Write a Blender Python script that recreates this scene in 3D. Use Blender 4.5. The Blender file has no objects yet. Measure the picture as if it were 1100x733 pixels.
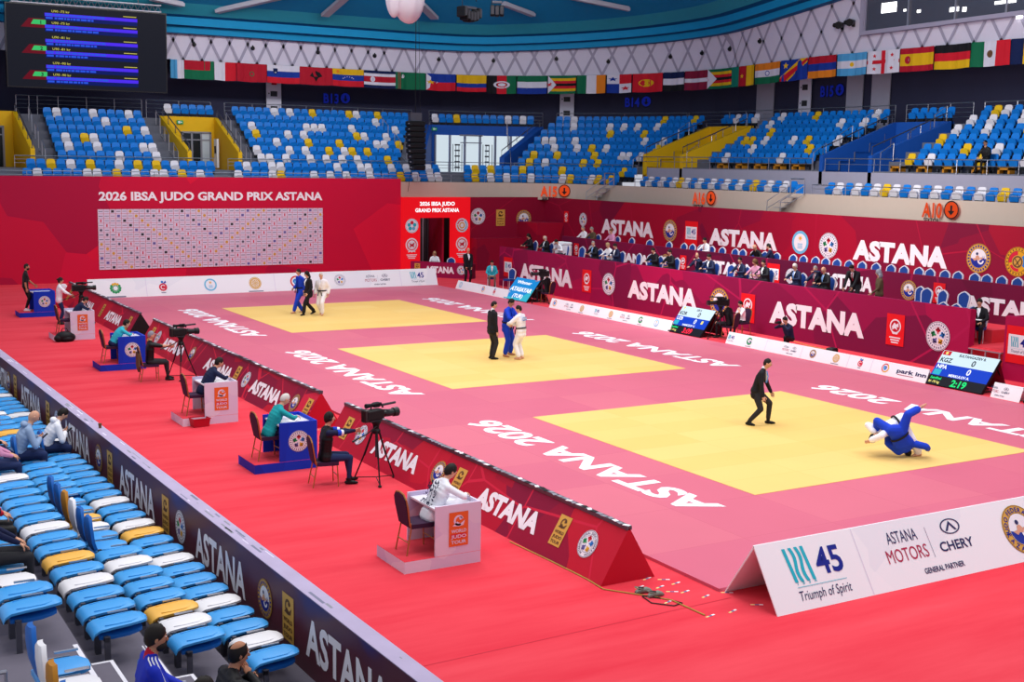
import bpy, random
from math import *
from mathutils import Vector, Matrix
SC = bpy.context.scene
COL = SC.collection
random.seed(7)
V = Vector

# ---------------------------------------------------------------- camera
CAM = V((-15.6304, -17.2780, 6.1976))
YAW, PITCH, ROLL, FPX = 0.535907, -0.143247, 0.0165718, 1341.13
_f = V((sin(YAW)*cos(PITCH), cos(YAW)*cos(PITCH), sin(PITCH)))
_r = V((cos(YAW), -sin(YAW), 0)); _u = _r.cross(_f)
_r, _u = cos(ROLL)*_r+sin(ROLL)*_u, cos(ROLL)*_u-sin(ROLL)*_r
cd = bpy.data.cameras.new('camera'); cam = bpy.data.objects.new('camera', cd); COL.objects.link(cam)
cam.matrix_world = Matrix((( _r.x, _u.x, -_f.x, CAM.x), (_r.y, _u.y, -_f.y, CAM.y), (_r.z, _u.z, -_f.z, CAM.z), (0, 0, 0, 1)))
cd.sensor_width = 36; cd.lens = FPX*36/1100; cd.clip_end = 400
SC.camera = cam

# ---------------------------------------------------------------- light
SC.view_settings.view_transform = 'Standard'; SC.view_settings.look = 'None'
SC.view_settings.gamma = 1; SC.view_settings.exposure = 0.0; SC.view_settings.use_curve_mapping = False
W = bpy.data.worlds.new('world'); SC.world = W; W.use_nodes = True
W.node_tree.nodes['Background'].inputs[0].default_value = (.86, .88, 1, 1)
W.node_tree.nodes['Background'].inputs[1].default_value = 0.62
def area(name, loc, sx, sy, power, spread=180, target=None, col=(1, .985, .97)):
    l = bpy.data.lights.new(name, 'AREA'); l.shape = 'RECTANGLE'; l.size = sx; l.size_y = sy
    l.energy = power; l.spread = radians(spread); l.color = col
    o = bpy.data.objects.new(name, l); COL.objects.link(o); o.location = loc
    d = (V(target)-V(loc)) if target else V((0, 0, -1))
    o.rotation_euler = d.to_track_quat('-Z', 'Y').to_euler()
    return o
for iy in range(4):
    for ix in range(2):
        area('floodlight_bank', (-2+12*ix, -4+13*iy, 19.5), 7, 5, 740, 130)
area('floodlight_bank', (-13, 2, 17), 5, 18, 650, 130)
area('stand_light', (8, 38, 17.5), 26, 3, 2000, 140, (8, 55, 6.5))
area('stand_light', (17, 20, 17.5), 3, 26, 2000, 140, (33, 22, 6.5))

# ---------------------------------------------------------------- materials
def lin(h):
    if isinstance(h, str): h = tuple(int(h[i:i+2], 16)/255 for i in (0, 2, 4))
    return tuple(c/12.92 if c <= .04045 else ((c+.055)/1.055)**2.4 for c in h)
PAL = dict(  # colour, roughness, metallic, noise amount
 carpet=('dd1f2c', .95, 0, .10), white=('eeeef4', .5, 0, .02), paper=('f2f2f6', .6, 0, .02), text=('f4f2f8', .6, 0, .01),
 black=('121216', .5, 0, .1), blackgloss=('0d0d10', .28, 0, .1), darkgrey=('35353c', .6, 0, .1), grey=('8c8c98', .6, 0, .06),
 steel=('b4b4bc', .32, .85, .05), steel_dark=('5c5c66', .4, .7, .05), alu=('a9a9b4', .4, .6, .05),
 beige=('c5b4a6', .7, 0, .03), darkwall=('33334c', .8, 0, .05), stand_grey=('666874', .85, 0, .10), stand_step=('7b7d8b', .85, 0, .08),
 greywall=('a5a1b3', .8, 0, .04), near_floor=('6b6673', .85, 0, .12), near_riser=('3b3a44', .85, 0, .1),
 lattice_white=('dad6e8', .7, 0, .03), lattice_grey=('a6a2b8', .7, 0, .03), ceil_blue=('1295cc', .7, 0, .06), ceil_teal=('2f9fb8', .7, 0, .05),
 ceil_dark=('0a5f96', .7, 0, .05), beam=('b9b9c4', .5, .2, .04),
 seat_blue=('0f7ad6', .42, 0, .04), seat_white=('e2e0e8', .45, 0, .03), seat_yellow=('e8bd1c', .45, 0, .04), seat_dark=('15161c', .6, 0, .1),
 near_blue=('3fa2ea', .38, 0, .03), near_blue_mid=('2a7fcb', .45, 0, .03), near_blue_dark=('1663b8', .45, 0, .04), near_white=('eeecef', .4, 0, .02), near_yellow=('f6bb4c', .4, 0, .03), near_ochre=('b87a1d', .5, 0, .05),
 yellow_paint=('e5b411', .6, 0, .04), blue_paint=('1450a8', .6, 0, .04), desk_blue=('1238c0', .45, 0, .03), desk_blue2=('1f2fb0', .45, 0, .03), desk_white=('ded6ea', .45, 0, .04), desk_top=('e2dfe9', .35, 0, .02),
 red=('c20a2a', .6, 0, .05), red_bright=('e8131f', .6, 0, .03), red_dark=('8a0b34', .6, 0, .05), maroon=('6a0d35', .7, 0, .05), wine=('57102f', .7, 0, .1),
 gold=('d9a94c', .5, .1, .04), gold_dark=('a57a30', .5, .1, .04), orange=('e2672c', .5, 0, .03), brown=('6b4a2e', .6, 0, .1),
 emb_blue=('2b7fd0', .5, 0, .02), emb_navy=('1b2f9a', .5, 0, .02), emb_green=('1f9a58', .5, 0, .02), emb_red=('d4213d', .5, 0, .02), emb_yellow=('eab034', .5, 0, .02), emb_purple=('6a62a8', .5, 0, .02),
 emb_teal=('23b5c8', .5, 0, .02), emb_sky=('6fbce0', .5, 0, .02), ink=('2a2a5c', .5, 0, .02), ink_grey=('7a7a92', .5, 0, .02), ink_blue=('12208c', .5, 0, .02), ink_red=('b0244c', .5, 0, .02),
 skin=('d8a184', .55, 0, .04), skin_tan=('b98061', .55, 0, .04), hair_dark=('1c1613', .6, 0, .2), hair_grey=('8d8a88', .6, 0, .15), hair_blond=('a98d68', .6, 0, .15), hair_white=('d6d2cc', .6, 0, .1), eye=('201a18', .3, 0, 0), lips=('a85a50', .5, 0, .02),
 suit=('16161d', .7, 0, .12), suit_navy=('1b2444', .7, 0, .1), trouser_dark=('27272c', .75, 0, .12), shirt=('eef0f6', .7, 0, .02), shirt_blue=('8fb2de', .7, 0, .03), tie_blue=('6d9be0', .5, 0, .03), tie_red=('a8203a', .5, 0, .03),
 gi_blue=('1840c8', .8, 0, .05), gi_white=('f2f0f6', .8, 0, .03), belt=('15141a', .7, 0, .05), teal=('139aa0', .8, 0, .06), aqua=('2fb4c8', .7, 0, .05), navy=('151d40', .8, 0, .08), denim=('22305a', .85, 0, .1), olive=('5a4b36', .85, 0, .1), pinkish=('d993b8', .8, 0, .05), hoodie=('8fa6c6', .85, 0, .06), trouser_khaki=('6f6257', .85, 0, .08), jersey=('1a2fb8', .7, 0, .04), pink_shirt=('c98aa6', .7, 0, .04), white_print=('e9eaf2', .75, 0, .02),
 aubergine=('3a1d3c', .8, 0, .08), chair_gold=('b07a48', .4, .5, .05), vip_blue=('1a3f8c', .7, 0, .06), vip_edge=('d8d4de', .5, 0, .03),
 glass_dark=('50525f', .08, .0, .05), door_glass=('c9d4de', .15, 0, .03), door_dark=('20252b', .12, 0, .05), green_sign=('19a563', .5, 0, .02),
 bag=('14151a', .6, 0, .15), basket=('b3122a', .5, 0, .05), croc=('7d8379', .7, 0, .06), tape_blue=('5b6f9c', .6, 0, .05), tape_yellow=('e6d08a', .6, 0, .05), cable=('b89a4a', .6, 0, .05), tarp=('eeeef8', .6, 0, .03), line_white=('e4e2ea', .7, 0, .05),
 lbarrier_top=('b3a6c4', .55, 0, .12), crest_yellow=('e3a91e', .5, 0, .02), fl_red=('b3152c', .8, 0, .05), fl_red2=('d01a2e', .8, 0, .05), fl_green=('0f6b48', .8, 0, .05), fl_blue=('16389a', .8, 0, .05), fl_navy=('10204e', .8, 0, .05), fl_white=('dcdae8', .8, 0, .03), fl_yellow=('e3b416', .8, 0, .05), fl_orange=('e68320', .8, 0, .05), fl_sky=('4fa3d8', .8, 0, .05), fl_black=('16161c', .8, 0, .05), fl_maroon=('86183a', .8, 0, .05), fl_teal=('12806c', .8, 0, .05),
)
EMIT = dict(scr_black=('1d1f2a', .75), scr_purple=('4a2ae6', 1.0), scr_blue=('2a55e0', .9), scr_navy=('0c1c66', .8), scr_red=('6b1022', .8), scr_green=('39c06a', .9), scr_yel=('c9c05a', .8),  # scr_black: faint glow stands in for hall light reflected by unlit panels
 led_white=('cfe6f2', 1.0), led_blue=('1440c4', 1.0), led_dark=('23242e', .7), led_green=('1fe07a', 1.1), led_redtxt=('ff2a48', 1.1), led_yel=('e8dc7a', 1.0), led_ink=('1a1c30', .6), led_sky=('1e86d0', 1.0), led_sky2=('36b0c8', 1.0), led_txt=('f2f6fa', 1.1), led_flag=('c41e2e', 1.0),
 led_gate=('ea1420', .85), led_gate2=('b90f24', .85), door_light=('cfdde6', .95), sign_orange=('e24a1f', .8), lamp_glow=('ffffff', 3.0), sign_blue=('1c2cb4', .3))
MATS = {}
def _nodes(name):
    m = bpy.data.materials.new(name); m.use_nodes = True
    nt = m.node_tree; return m, nt, nt.nodes['Principled BSDF']
def mat(k):
    if k in MATS: return MATS[k]
    m, nt, b = _nodes(k)
    if k in EMIT:
        c, e = EMIT[k]; c = lin(c)
        b.inputs['Base Color'].default_value = (*[x*.15 for x in c], 1); b.inputs['Roughness'].default_value = .4; b.inputs['Specular IOR Level'].default_value = .05
        b.inputs['Emission Color'].default_value = (*c, 1); b.inputs['Emission Strength'].default_value = e
    else:
        c, ro, me, nz = PAL[k]; c = lin(c)
        b.inputs['Roughness'].default_value = ro; b.inputs['Metallic'].default_value = me
        if k not in ('blackgloss', 'glass_dark', 'steel', 'near_blue', 'near_white', 'near_yellow'): b.inputs['Specular IOR Level'].default_value = .25
        tc = nt.nodes.new('ShaderNodeTexCoord'); n = nt.nodes.new('ShaderNodeTexNoise'); n.inputs['Scale'].default_value = 3.0; n.inputs['Detail'].default_value = 3
        r = nt.nodes.new('ShaderNodeMix'); r.data_type = 'RGBA'
        r.inputs['A'].default_value = (*[x*(1-nz) for x in c], 1); r.inputs['B'].default_value = (*[min(1, x*(1+nz)) for x in c], 1)
        nt.links.new(tc.outputs['Object'], n.inputs['Vector']); nt.links.new(n.outputs['Fac'], r.inputs['Factor']); nt.links.new(r.outputs['Result'], b.inputs['Base Color'])
    MATS[k] = m; return m
def N(nt, t, **kw):
    n = nt.nodes.new(t)
    for k, v in kw.items():
        if hasattr(n, k): setattr(n, k, v)
        else: n.inputs[k].default_value = v
    return n
def facet(k, cols, scale=.35, line=None, lw=.012, rot=(.3, .5, .2), seed=0.0, metric='MANHATTAN'):
    """printed vinyl: straight-edged facets of related colours, with optional thin printed lines"""
    m, nt, b = _nodes(k); L = nt.links.new
    b.inputs['Roughness'].default_value = .6; b.inputs['Specular IOR Level'].default_value = .2
    tc = N(nt, 'ShaderNodeTexCoord'); mp = N(nt, 'ShaderNodeMapping'); mp.inputs['Rotation'].default_value = rot; mp.inputs['Location'].default_value = (seed, seed*1.7, seed*.6)
    L(tc.outputs['Object'], mp.inputs[0])
    v = N(nt, 'ShaderNodeTexVoronoi', distance=metric); v.inputs['Scale'].default_value = scale; v.inputs['Randomness'].default_value = 1
    L(mp.outputs[0], v.inputs['Vector'])
    sp = N(nt, 'ShaderNodeSeparateColor'); L(v.outputs['Color'], sp.inputs[0])
    cr = N(nt, 'ShaderNodeValToRGB'); cr.color_ramp.interpolation = 'CONSTANT'
    e = cr.color_ramp.elements
    while len(e) < len(cols): e.new(.5)
    for i, c in enumerate(cols): e[i].position = i/len(cols); e[i].color = (*lin(c), 1)
    L(sp.outputs[0], cr.inputs[0]); out = cr.outputs[0]
    if line:
        v2 = N(nt, 'ShaderNodeTexVoronoi', feature='DISTANCE_TO_EDGE'); v2.inputs['Scale'].default_value = scale*1.1
        L(mp.outputs[0], v2.inputs['Vector'])
        lt = N(nt, 'ShaderNodeMath', operation='LESS_THAN'); lt.inputs[1].default_value = lw; L(v2.outputs['Distance'], lt.inputs[0])
        mx = N(nt, 'ShaderNodeMix', data_type='RGBA'); mx.inputs['B'].default_value = (*lin(line), 1)
        L(lt.outputs[0], mx.inputs['Factor']); L(out, mx.inputs['A']); out = mx.outputs['Result']
    L(out, b.inputs['Base Color']); MATS[k] = m; return m
facet('print_end', ('c00b3a', 'd40e3e', 'ad0c3c', 'da103a', 'c80d3a'), .16, None, rot=(.2, .6, .1), seed=3)
facet('print_gate', ('8f0a2e', 'a50b30', '7d0a2f', '98092b'), .22, None, seed=1)
facet('print_wall1', ('860c42', '960d48', '780e40', 'aa0d4a'), .27, 'b01550', .010, seed=2)
facet('print_wall2', ('6c0b36', '7c0b3a', '5c0c32', '740c3a'), .27, 'a01248', .008, seed=5)
facet('print_wall3', ('8e0a30', 'a20a2e', '780b34', '980a2f', '8a0a34'), .2, 'ac1038', .004, seed=9)
facet('print_prism', ('a80c30', '950b34', 'b30d2f', '860c36', 'c01530'), .5, 'cf2040', .010, seed=4)
facet('print_lav', ('d6cbe4', 'e0d8ea', 'cbbedd', 'dcd2e6'), 1.4, None, seed=6)
facet('print_blue', ('1336bd', '1530ae', '1b2aa4', '123ac4'), 1.1, None, seed=6)
facet('print_white', ('f2f2f6', 'ecedf3', 'f4f3f7'), .5, None, seed=2)

def tatami(k, c1, c2, c3, rx, ry, off=(0, 0)):
    m, nt, b = _nodes(k); L = nt.links.new
    b.inputs['Roughness'].default_value = .55; b.inputs['Specular IOR Level'].default_value = .3
    tc = N(nt, 'ShaderNodeTexCoord'); mp = N(nt, 'ShaderNodeMapping'); mp.inputs['Location'].default_value = (off[0], off[1], 0)
    L(tc.outputs['Object'], mp.inputs[0])
    br = N(nt, 'ShaderNodeTexBrick', offset=0.0); br.inputs['Scale'].default_value = 1; br.inputs['Brick Width'].default_value = rx; br.inputs['Row Height'].default_value = ry
    br.inputs['Mortar Size'].default_value = .006; br.inputs['Color1'].default_value = (*lin(c1), 1); br.inputs['Color2'].default_value = (*lin(c2), 1); br.inputs['Mortar'].default_value = (*lin(c3), 1)
    L(mp.outputs[0], br.inputs['Vector'])
    n = N(nt, 'ShaderNodeTexNoise'); n.inputs['Scale'].default_value = .5; n.inputs['Detail'].default_value = 4
    L(tc.outputs['Object'], n.inputs['Vector'])
    mr = N(nt, 'ShaderNodeMapRange'); mr.inputs['To Min'].default_value = .94; mr.inputs['To Max'].default_value = 1.06; L(n.outputs['Fac'], mr.inputs['Value'])
    mx = N(nt, 'ShaderNodeMix', data_type='RGBA', blend_type='MULTIPLY'); mx.inputs['Factor'].default_value = 1
    L(br.outputs['Color'], mx.inputs['A']); L(mr.outputs[0], mx.inputs['B']); L(mx.outputs['Result'], b.inputs['Base Color']); MATS[k] = m
tatami('tatami_pink', 'd46c80', 'ce627c', 'c65a72', 2, 2, (.0, .0))
tatami('tatami_yellow', 'f2cb7a', 'efc36d', 'e7ba62', 2, 1)
def carpet():
    m, nt, b = _nodes('carpet'); L = nt.links.new
    b.inputs['Roughness'].default_value = .95; b.inputs['Specular IOR Level'].default_value = .1
    tc = N(nt, 'ShaderNodeTexCoord'); mp = N(nt, 'ShaderNodeMapping'); mp.inputs['Scale'].default_value = (.25, 1.6, 1); L(tc.outputs['Object'], mp.inputs[0])
    n = N(nt, 'ShaderNodeTexNoise'); n.inputs['Scale'].default_value = .9; n.inputs['Detail'].default_value = 6; n.inputs['Roughness'].default_value = .6; L(mp.outputs[0], n.inputs['Vector'])
    cr = N(nt, 'ShaderNodeValToRGB'); e = cr.color_ramp.elements
    e[0].position = .3; e[0].color = (*lin('da3444'), 1); e[1].position = .72; e[1].color = (*lin('e64c58'), 1)
    L(n.outputs['Fac'], cr.inputs[0]); L(cr.outputs[0], b.inputs['Base Color'])
    n2 = N(nt, 'ShaderNodeTexNoise'); n2.inputs['Scale'].default_value = 60; L(tc.outputs['Object'], n2.inputs['Vector'])
    bp = N(nt, 'ShaderNodeBump'); bp.inputs['Strength'].default_value = .15; L(n2.outputs['Fac'], bp.inputs['Height']); L(bp.outputs[0], b.inputs['Normal'])
    MATS['carpet'] = m
carpet()
def barrier_print():
    """dark banner print: wine with soft violet glow blotches printed along the top"""
    m, nt, b = _nodes('barrier_print'); L = nt.links.new
    b.inputs['Roughness'].default_value = .45
    tc = N(nt, 'ShaderNodeTexCoord'); sx = N(nt, 'ShaderNodeSeparateXYZ'); L(tc.outputs['Object'], sx.inputs[0])
    n = N(nt, 'ShaderNodeTexNoise'); n.inputs['Scale'].default_value = .9; n.inputs['Detail'].default_value = 1; L(tc.outputs['Object'], n.inputs['Vector'])
    a = N(nt, 'ShaderNodeMath', operation='MULTIPLY_ADD'); a.inputs[1].default_value = .9; L(n.outputs['Fac'], a.inputs[0]); L(sx.outputs['Z'], a.inputs[2])
    cr = N(nt, 'ShaderNodeValToRGB'); e = cr.color_ramp.elements; e.new(.5); e.new(.6)
    for i, (p, c) in reversed(list(enumerate(((.70, '5a2130'), (.86, '511e3c'), (.95, '30256e'), (1.0, '33308a'))))): e[i].position = p; e[i].color = (*lin(c), 1)
    sc = N(nt, 'ShaderNodeMath', operation='MULTIPLY'); sc.inputs[1].default_value = .61; L(a.outputs[0], sc.inputs[0]); L(sc.outputs[0], cr.inputs[0]); L(cr.outputs[0], b.inputs['Base Color'])
    MATS['barrier_print'] = m
barrier_print()

# ---------------------------------------------------------------- mesh builder
def frame(o, u, v):
    u = V(u).normalized(); n = u.cross(V(v)).normalized(); v = n.cross(u)
    o = V(o); return Matrix(((u.x, v.x, n.x, o.x), (u.y, v.y, n.y, o.y), (u.z, v.z, n.z, o.z), (0, 0, 0, 1)))
class MB:
    def __init__(s, M=None): s.v = []; s.f = []; s.k = []; s.M = M or Matrix()
    def add(s, vs, fs, k, M=None):
        T = s.M @ M if M is not None else s.M; b = len(s.v)
        s.v += [T @ V(p) for p in vs]; s.f += [tuple(i+b for i in f) for f in fs]; s.k += [k]*len(fs) if isinstance(k, str) else list(k)
        return s
    def box(s, c, d, k, rz=0, M=None, bev=0):
        x, y, z = d[0]/2, d[1]/2, d[2]/2; R = Matrix.Translation(V(c)) @ Matrix.Rotation(rz, 4, 'Z')
        if M is not None: R = M @ R
        if bev:
            o = min(bev, x*.9, y*.9, z*.9); vs = []; pts = [(x-o, y), (x, y-o), (x, -y+o), (x-o, -y), (-x+o, -y), (-x, -y+o), (-x, y-o), (-x+o, y)]
            for zz, q in ((-z, 1-o/min(x, y)), (-z+o, 1), (z-o, 1), (z, 1-o/min(x, y))): vs += [(a*q, b*q, zz) for a, b in pts]
            fs = [tuple(range(7, -1, -1)), tuple(range(24, 32))]
            for r in range(3):
                for i in range(8): j = (i+1) % 8; fs.append((r*8+i, r*8+8+i, r*8+8+j, r*8+j))
            return s.add(vs, fs, k, R)
        return s.add([(a*x, b*y, e*z) for e in (-1, 1) for a, b in ((-1, -1), (1, -1), (1, 1), (-1, 1))],
            [(3, 2, 1, 0), (4, 5, 6, 7), (0, 1, 5, 4), (1, 2, 6, 5), (2, 3, 7, 6), (3, 0, 4, 7)], k, R)
    def b2(s, a, b, k): return s.box([(p+q)/2 for p, q in zip(a, b)], [abs(q-p) for p, q in zip(a, b)], k)
    def poly(s, pts, k): return s.add(pts, [tuple(range(len(pts)))], k)
    def prism(s, pts, h, k, M=None, kside=None):
        """2D outline (x,y) extruded along z by h"""
        n = len(pts); vs = [(p[0], p[1], 0) for p in pts]+[(p[0], p[1], h) for p in pts]
        fs = [tuple(range(n-1, -1, -1)), tuple(range(n, 2*n))]+[(i, (i+1) % n, n+(i+1) % n, n+i) for i in range(n)]
        return s.add(vs, fs, [k, k]+[kside or k]*n, M)
    def tube(s, P, r, k, n=6, cap=True):
        P = [V(p) for p in P]; vs = []; m = len(P); rs = r if isinstance(r, (list, tuple)) else [r]*m
        for i, p in enumerate(P):
            t = (P[min(i+1, m-1)]-P[max(i-1, 0)]).normalized(); a = V((0, 0, 1)) if abs(t.z) < .9 else V((1, 0, 0))
            e1 = t.cross(a).normalized(); e2 = t.cross(e1)
            vs += [p+(e1*cos(2*pi*j/n)+e2*sin(2*pi*j/n))*rs[i] for j in range(n)]
        fs = [(i*n+j, i*n+(j+1) % n, (i+1)*n+(j+1) % n, (i+1)*n+j) for i in range(m-1) for j in range(n)]
        if cap: fs += [tuple(range(n-1, -1, -1)), tuple(range((m-1)*n, m*n))]
        return s.add(vs, fs, k)
    def ell(s, c, r, k, nu=10, nv=7, M=None):
        vs = [(0, 0, -1)]+[(sin(pi*i/nv)*cos(2*pi*j/nu), sin(pi*i/nv)*sin(2*pi*j/nu), -cos(pi*i/nv)) for i in range(1, nv) for j in range(nu)]+[(0, 0, 1)]
        fs = [(0, 1+(j+1) % nu, 1+j) for j in range(nu)]
        for i in range(nv-2):
            for j in range(nu): a = 1+i*nu; fs.append((a+j, a+(j+1) % nu, a+nu+(j+1) % nu, a+nu+j))
        t = len(vs)-1; a = 1+(nv-2)*nu; fs += [(a+j, a+(j+1) % nu, t) for j in range(nu)]
        R = Matrix.Translation(V(c)) @ (M or Matrix()) @ Matrix.Diagonal((*r, 1))
        return s.add(vs, fs, k, R)
    def lathe(s, prof, k, n=16, M=None):
        m = len(prof); vs = [(r*cos(2*pi*j/n), r*sin(2*pi*j/n), z) for r, z in prof for j in range(n)]
        fs = [(i*n+j, i*n+(j+1) % n, (i+1)*n+(j+1) % n, (i+1)*n+j) for i in range(m-1) for j in range(n)]+[tuple(range(n-1, -1, -1)), tuple(range((m-1)*n, m*n))]
        return s.add(vs, fs, k, M)
    # flat print, in the builder's own plane (z = layer height)
    def disc(s, x, y, r, k, z=0, n=28, ry=None):
        return s.poly([(x+r*cos(2*pi*i/n), y+(ry or r)*sin(2*pi*i/n), z) for i in range(n)], k)
    def ring(s, x, y, r0, r1, k, z=0, a0=0, a1=2*pi, n=32):
        vs = []; full = abs(a1-a0-2*pi) < 1e-6
        for i in range(n+1): a = a0+(a1-a0)*i/n; vs += [(x+r0*cos(a), y+r0*sin(a), z), (x+r1*cos(a), y+r1*sin(a), z)]
        return s.add(vs, [(2*i, 2*i+1, 2*i+3, 2*i+2) for i in range(n)], k)
    def rect(s, x0, y0, x1, y1, k, z=0): return s.poly([(x0, y0, z), (x1, y0, z), (x1, y1, z), (x0, y1, z)], k)
    def text(s, t, x, y, h, k, z=0, w=None, bold=.02, align='C', shear=0):
        """text centred on (x,y) with capital height h, squeezed to width w when given"""
        vs, fs, x0, x1, ch = text_mesh(t, bold); q = h/ch; qx = q if w is None else w/(x1-x0)
        ox = {'C': -(x0+x1)/2, 'L': -x0, 'R': -x1}[align]
        return s.add([((a+ox+shear*b)*qx+x, (b-ch/2)*q+y, z) for a, b in vs], fs, k)
    def build(s, name, parent=None, smooth=False, T=None, auto=None):
        me = bpy.data.meshes.new(name); ks = list(dict.fromkeys(s.k)); ix = {k: i for i, k in enumerate(ks)}
        me.from_pydata(s.v, [], s.f)
        for k in ks: me.materials.append(mat(k))
        me.polygons.foreach_set('material_index', [ix[k] for k in s.k])
        if smooth: me.polygons.foreach_set('use_smooth', [True]*len(s.f))
        me.update()
        if smooth and auto: me.set_sharp_from_angle(angle=radians(auto))
        o = bpy.data.objects.new(name, me); COL.objects.link(o)
        if parent: o.parent = parent
        return o
TS = bpy.data.scenes.new('scratch')
_tc = {}
def text_mesh(t, bold):
    key = (t, bold)
    if key in _tc: return _tc[key]
    c = bpy.data.curves.new('t', 'FONT'); c.body = t; c.dimensions = '2D'; c.fill_mode = 'FRONT'; c.offset = bold; c.resolution_u = 3
    o = bpy.data.objects.new('t', c); TS.collection.objects.link(o); vl = TS.view_layers[0]; vl.update()
    me = bpy.data.meshes.new_from_object(o.evaluated_get(vl.depsgraph)); vs = [(p.co.x, p.co.y) for p in me.vertices]; fs = [tuple(f.vertices) for f in me.polygons]
    bpy.data.meshes.remove(me); bpy.data.objects.remove(o); bpy.data.curves.remove(c)
    xs = [p[0] for p in vs] or [0, 1]
    _tc[key] = (vs, fs, min(xs), max(xs), .70+2*bold); return _tc[key]

def tag(o, label, cat, group=None):
    o['label'] = label; o['category'] = cat
    if group: o['group'] = group
    return o
def struct(o): o['kind'] = 'structure'; return o
def thing(name, label, cat, loc=(0, 0, 0), rz=0, group=None):
    o = bpy.data.objects.new(name, None); COL.objects.link(o); o.location = loc; o.rotation_euler = (0, 0, rz)
    o.empty_display_size = .1
    return tag(o, label, cat, group)
def dup(root, loc=None, rz=None, label=None, group=None):
    def cp(o, par):
        c = o.copy(); COL.objects.link(c); c.parent = par
        for ch in kids.get(o.name, ()): cp(ch, c)
        return c
    kids = {}
    def walk(o):
        kids[o.name] = list(o.children)
        for ch in o.children: walk(ch)
    walk(root); r = cp(root, None)
    if loc is not None: r.location = loc
    if rz is not None: r.rotation_euler = (0, 0, rz)
    if label: r['label'] = label
    if group: r['group'] = group
    return r
def at(x, y, ax, v):
    """where the sight line through a photo pixel meets the plane ax = v (used to read positions off the place)"""
    d = _f+_r*((x-550)/FPX)-_u*((y-366.5)/FPX); i = 'XYZ'.index(ax)
    return CAM+d*((v-CAM[i])/d[i])
ORD = 'first second third fourth fifth sixth seventh eighth ninth tenth eleventh twelfth thirteenth fourteenth fifteenth sixteenth seventeenth eighteenth nineteenth twentieth'.split()
def ordw(i):
    if i < 20: return ORD[i]
    t = (i+1)//10; u = (i+1) % 10
    return ['', '', 'twenty', 'thirty', 'forty', 'fifty'][t]+('-'+ORD[u-1] if u else 'th' if 0 else '') if u else {2: 'twentieth', 3: 'thirtieth', 4: 'fortieth', 5: 'fiftieth'}[t]
# ---------------------------------------------------------------- printed emblems, drawn in a builder's own plane
def arc_text(mb, t, x, y, R, h, k, mid, z, bold=.02, inward=False, spread=1.0):
    ws = [(text_mesh(c, bold) if c != ' ' else None) for c in t]
    adv = [((w[3]-w[2])+.12 if w else .35)*h/(.70+2*bold)*spread for w in ws]; tot = sum(adv); a = 0
    for c, w, d in zip(t, ws, adv):
        m = a+d/2; a += d
        if not w: continue
        th = (mid+(m-tot/2)/R) if inward else (mid-(m-tot/2)/R)
        ca, sa = cos(th), sin(th); U = (-sa, ca) if inward else (sa, -ca); Vv = (-ca, -sa) if inward else (ca, sa)
        q = h/w[4]; mx = (w[2]+w[3])/2
        mb.add([(x+R*ca+U[0]*(p-mx)*q+Vv[0]*(r-w[4]/2)*q, y+R*sa+U[1]*(p-mx)*q+Vv[1]*(r-w[4]/2)*q, z) for p, r in w[0]], w[1], k)
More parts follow.
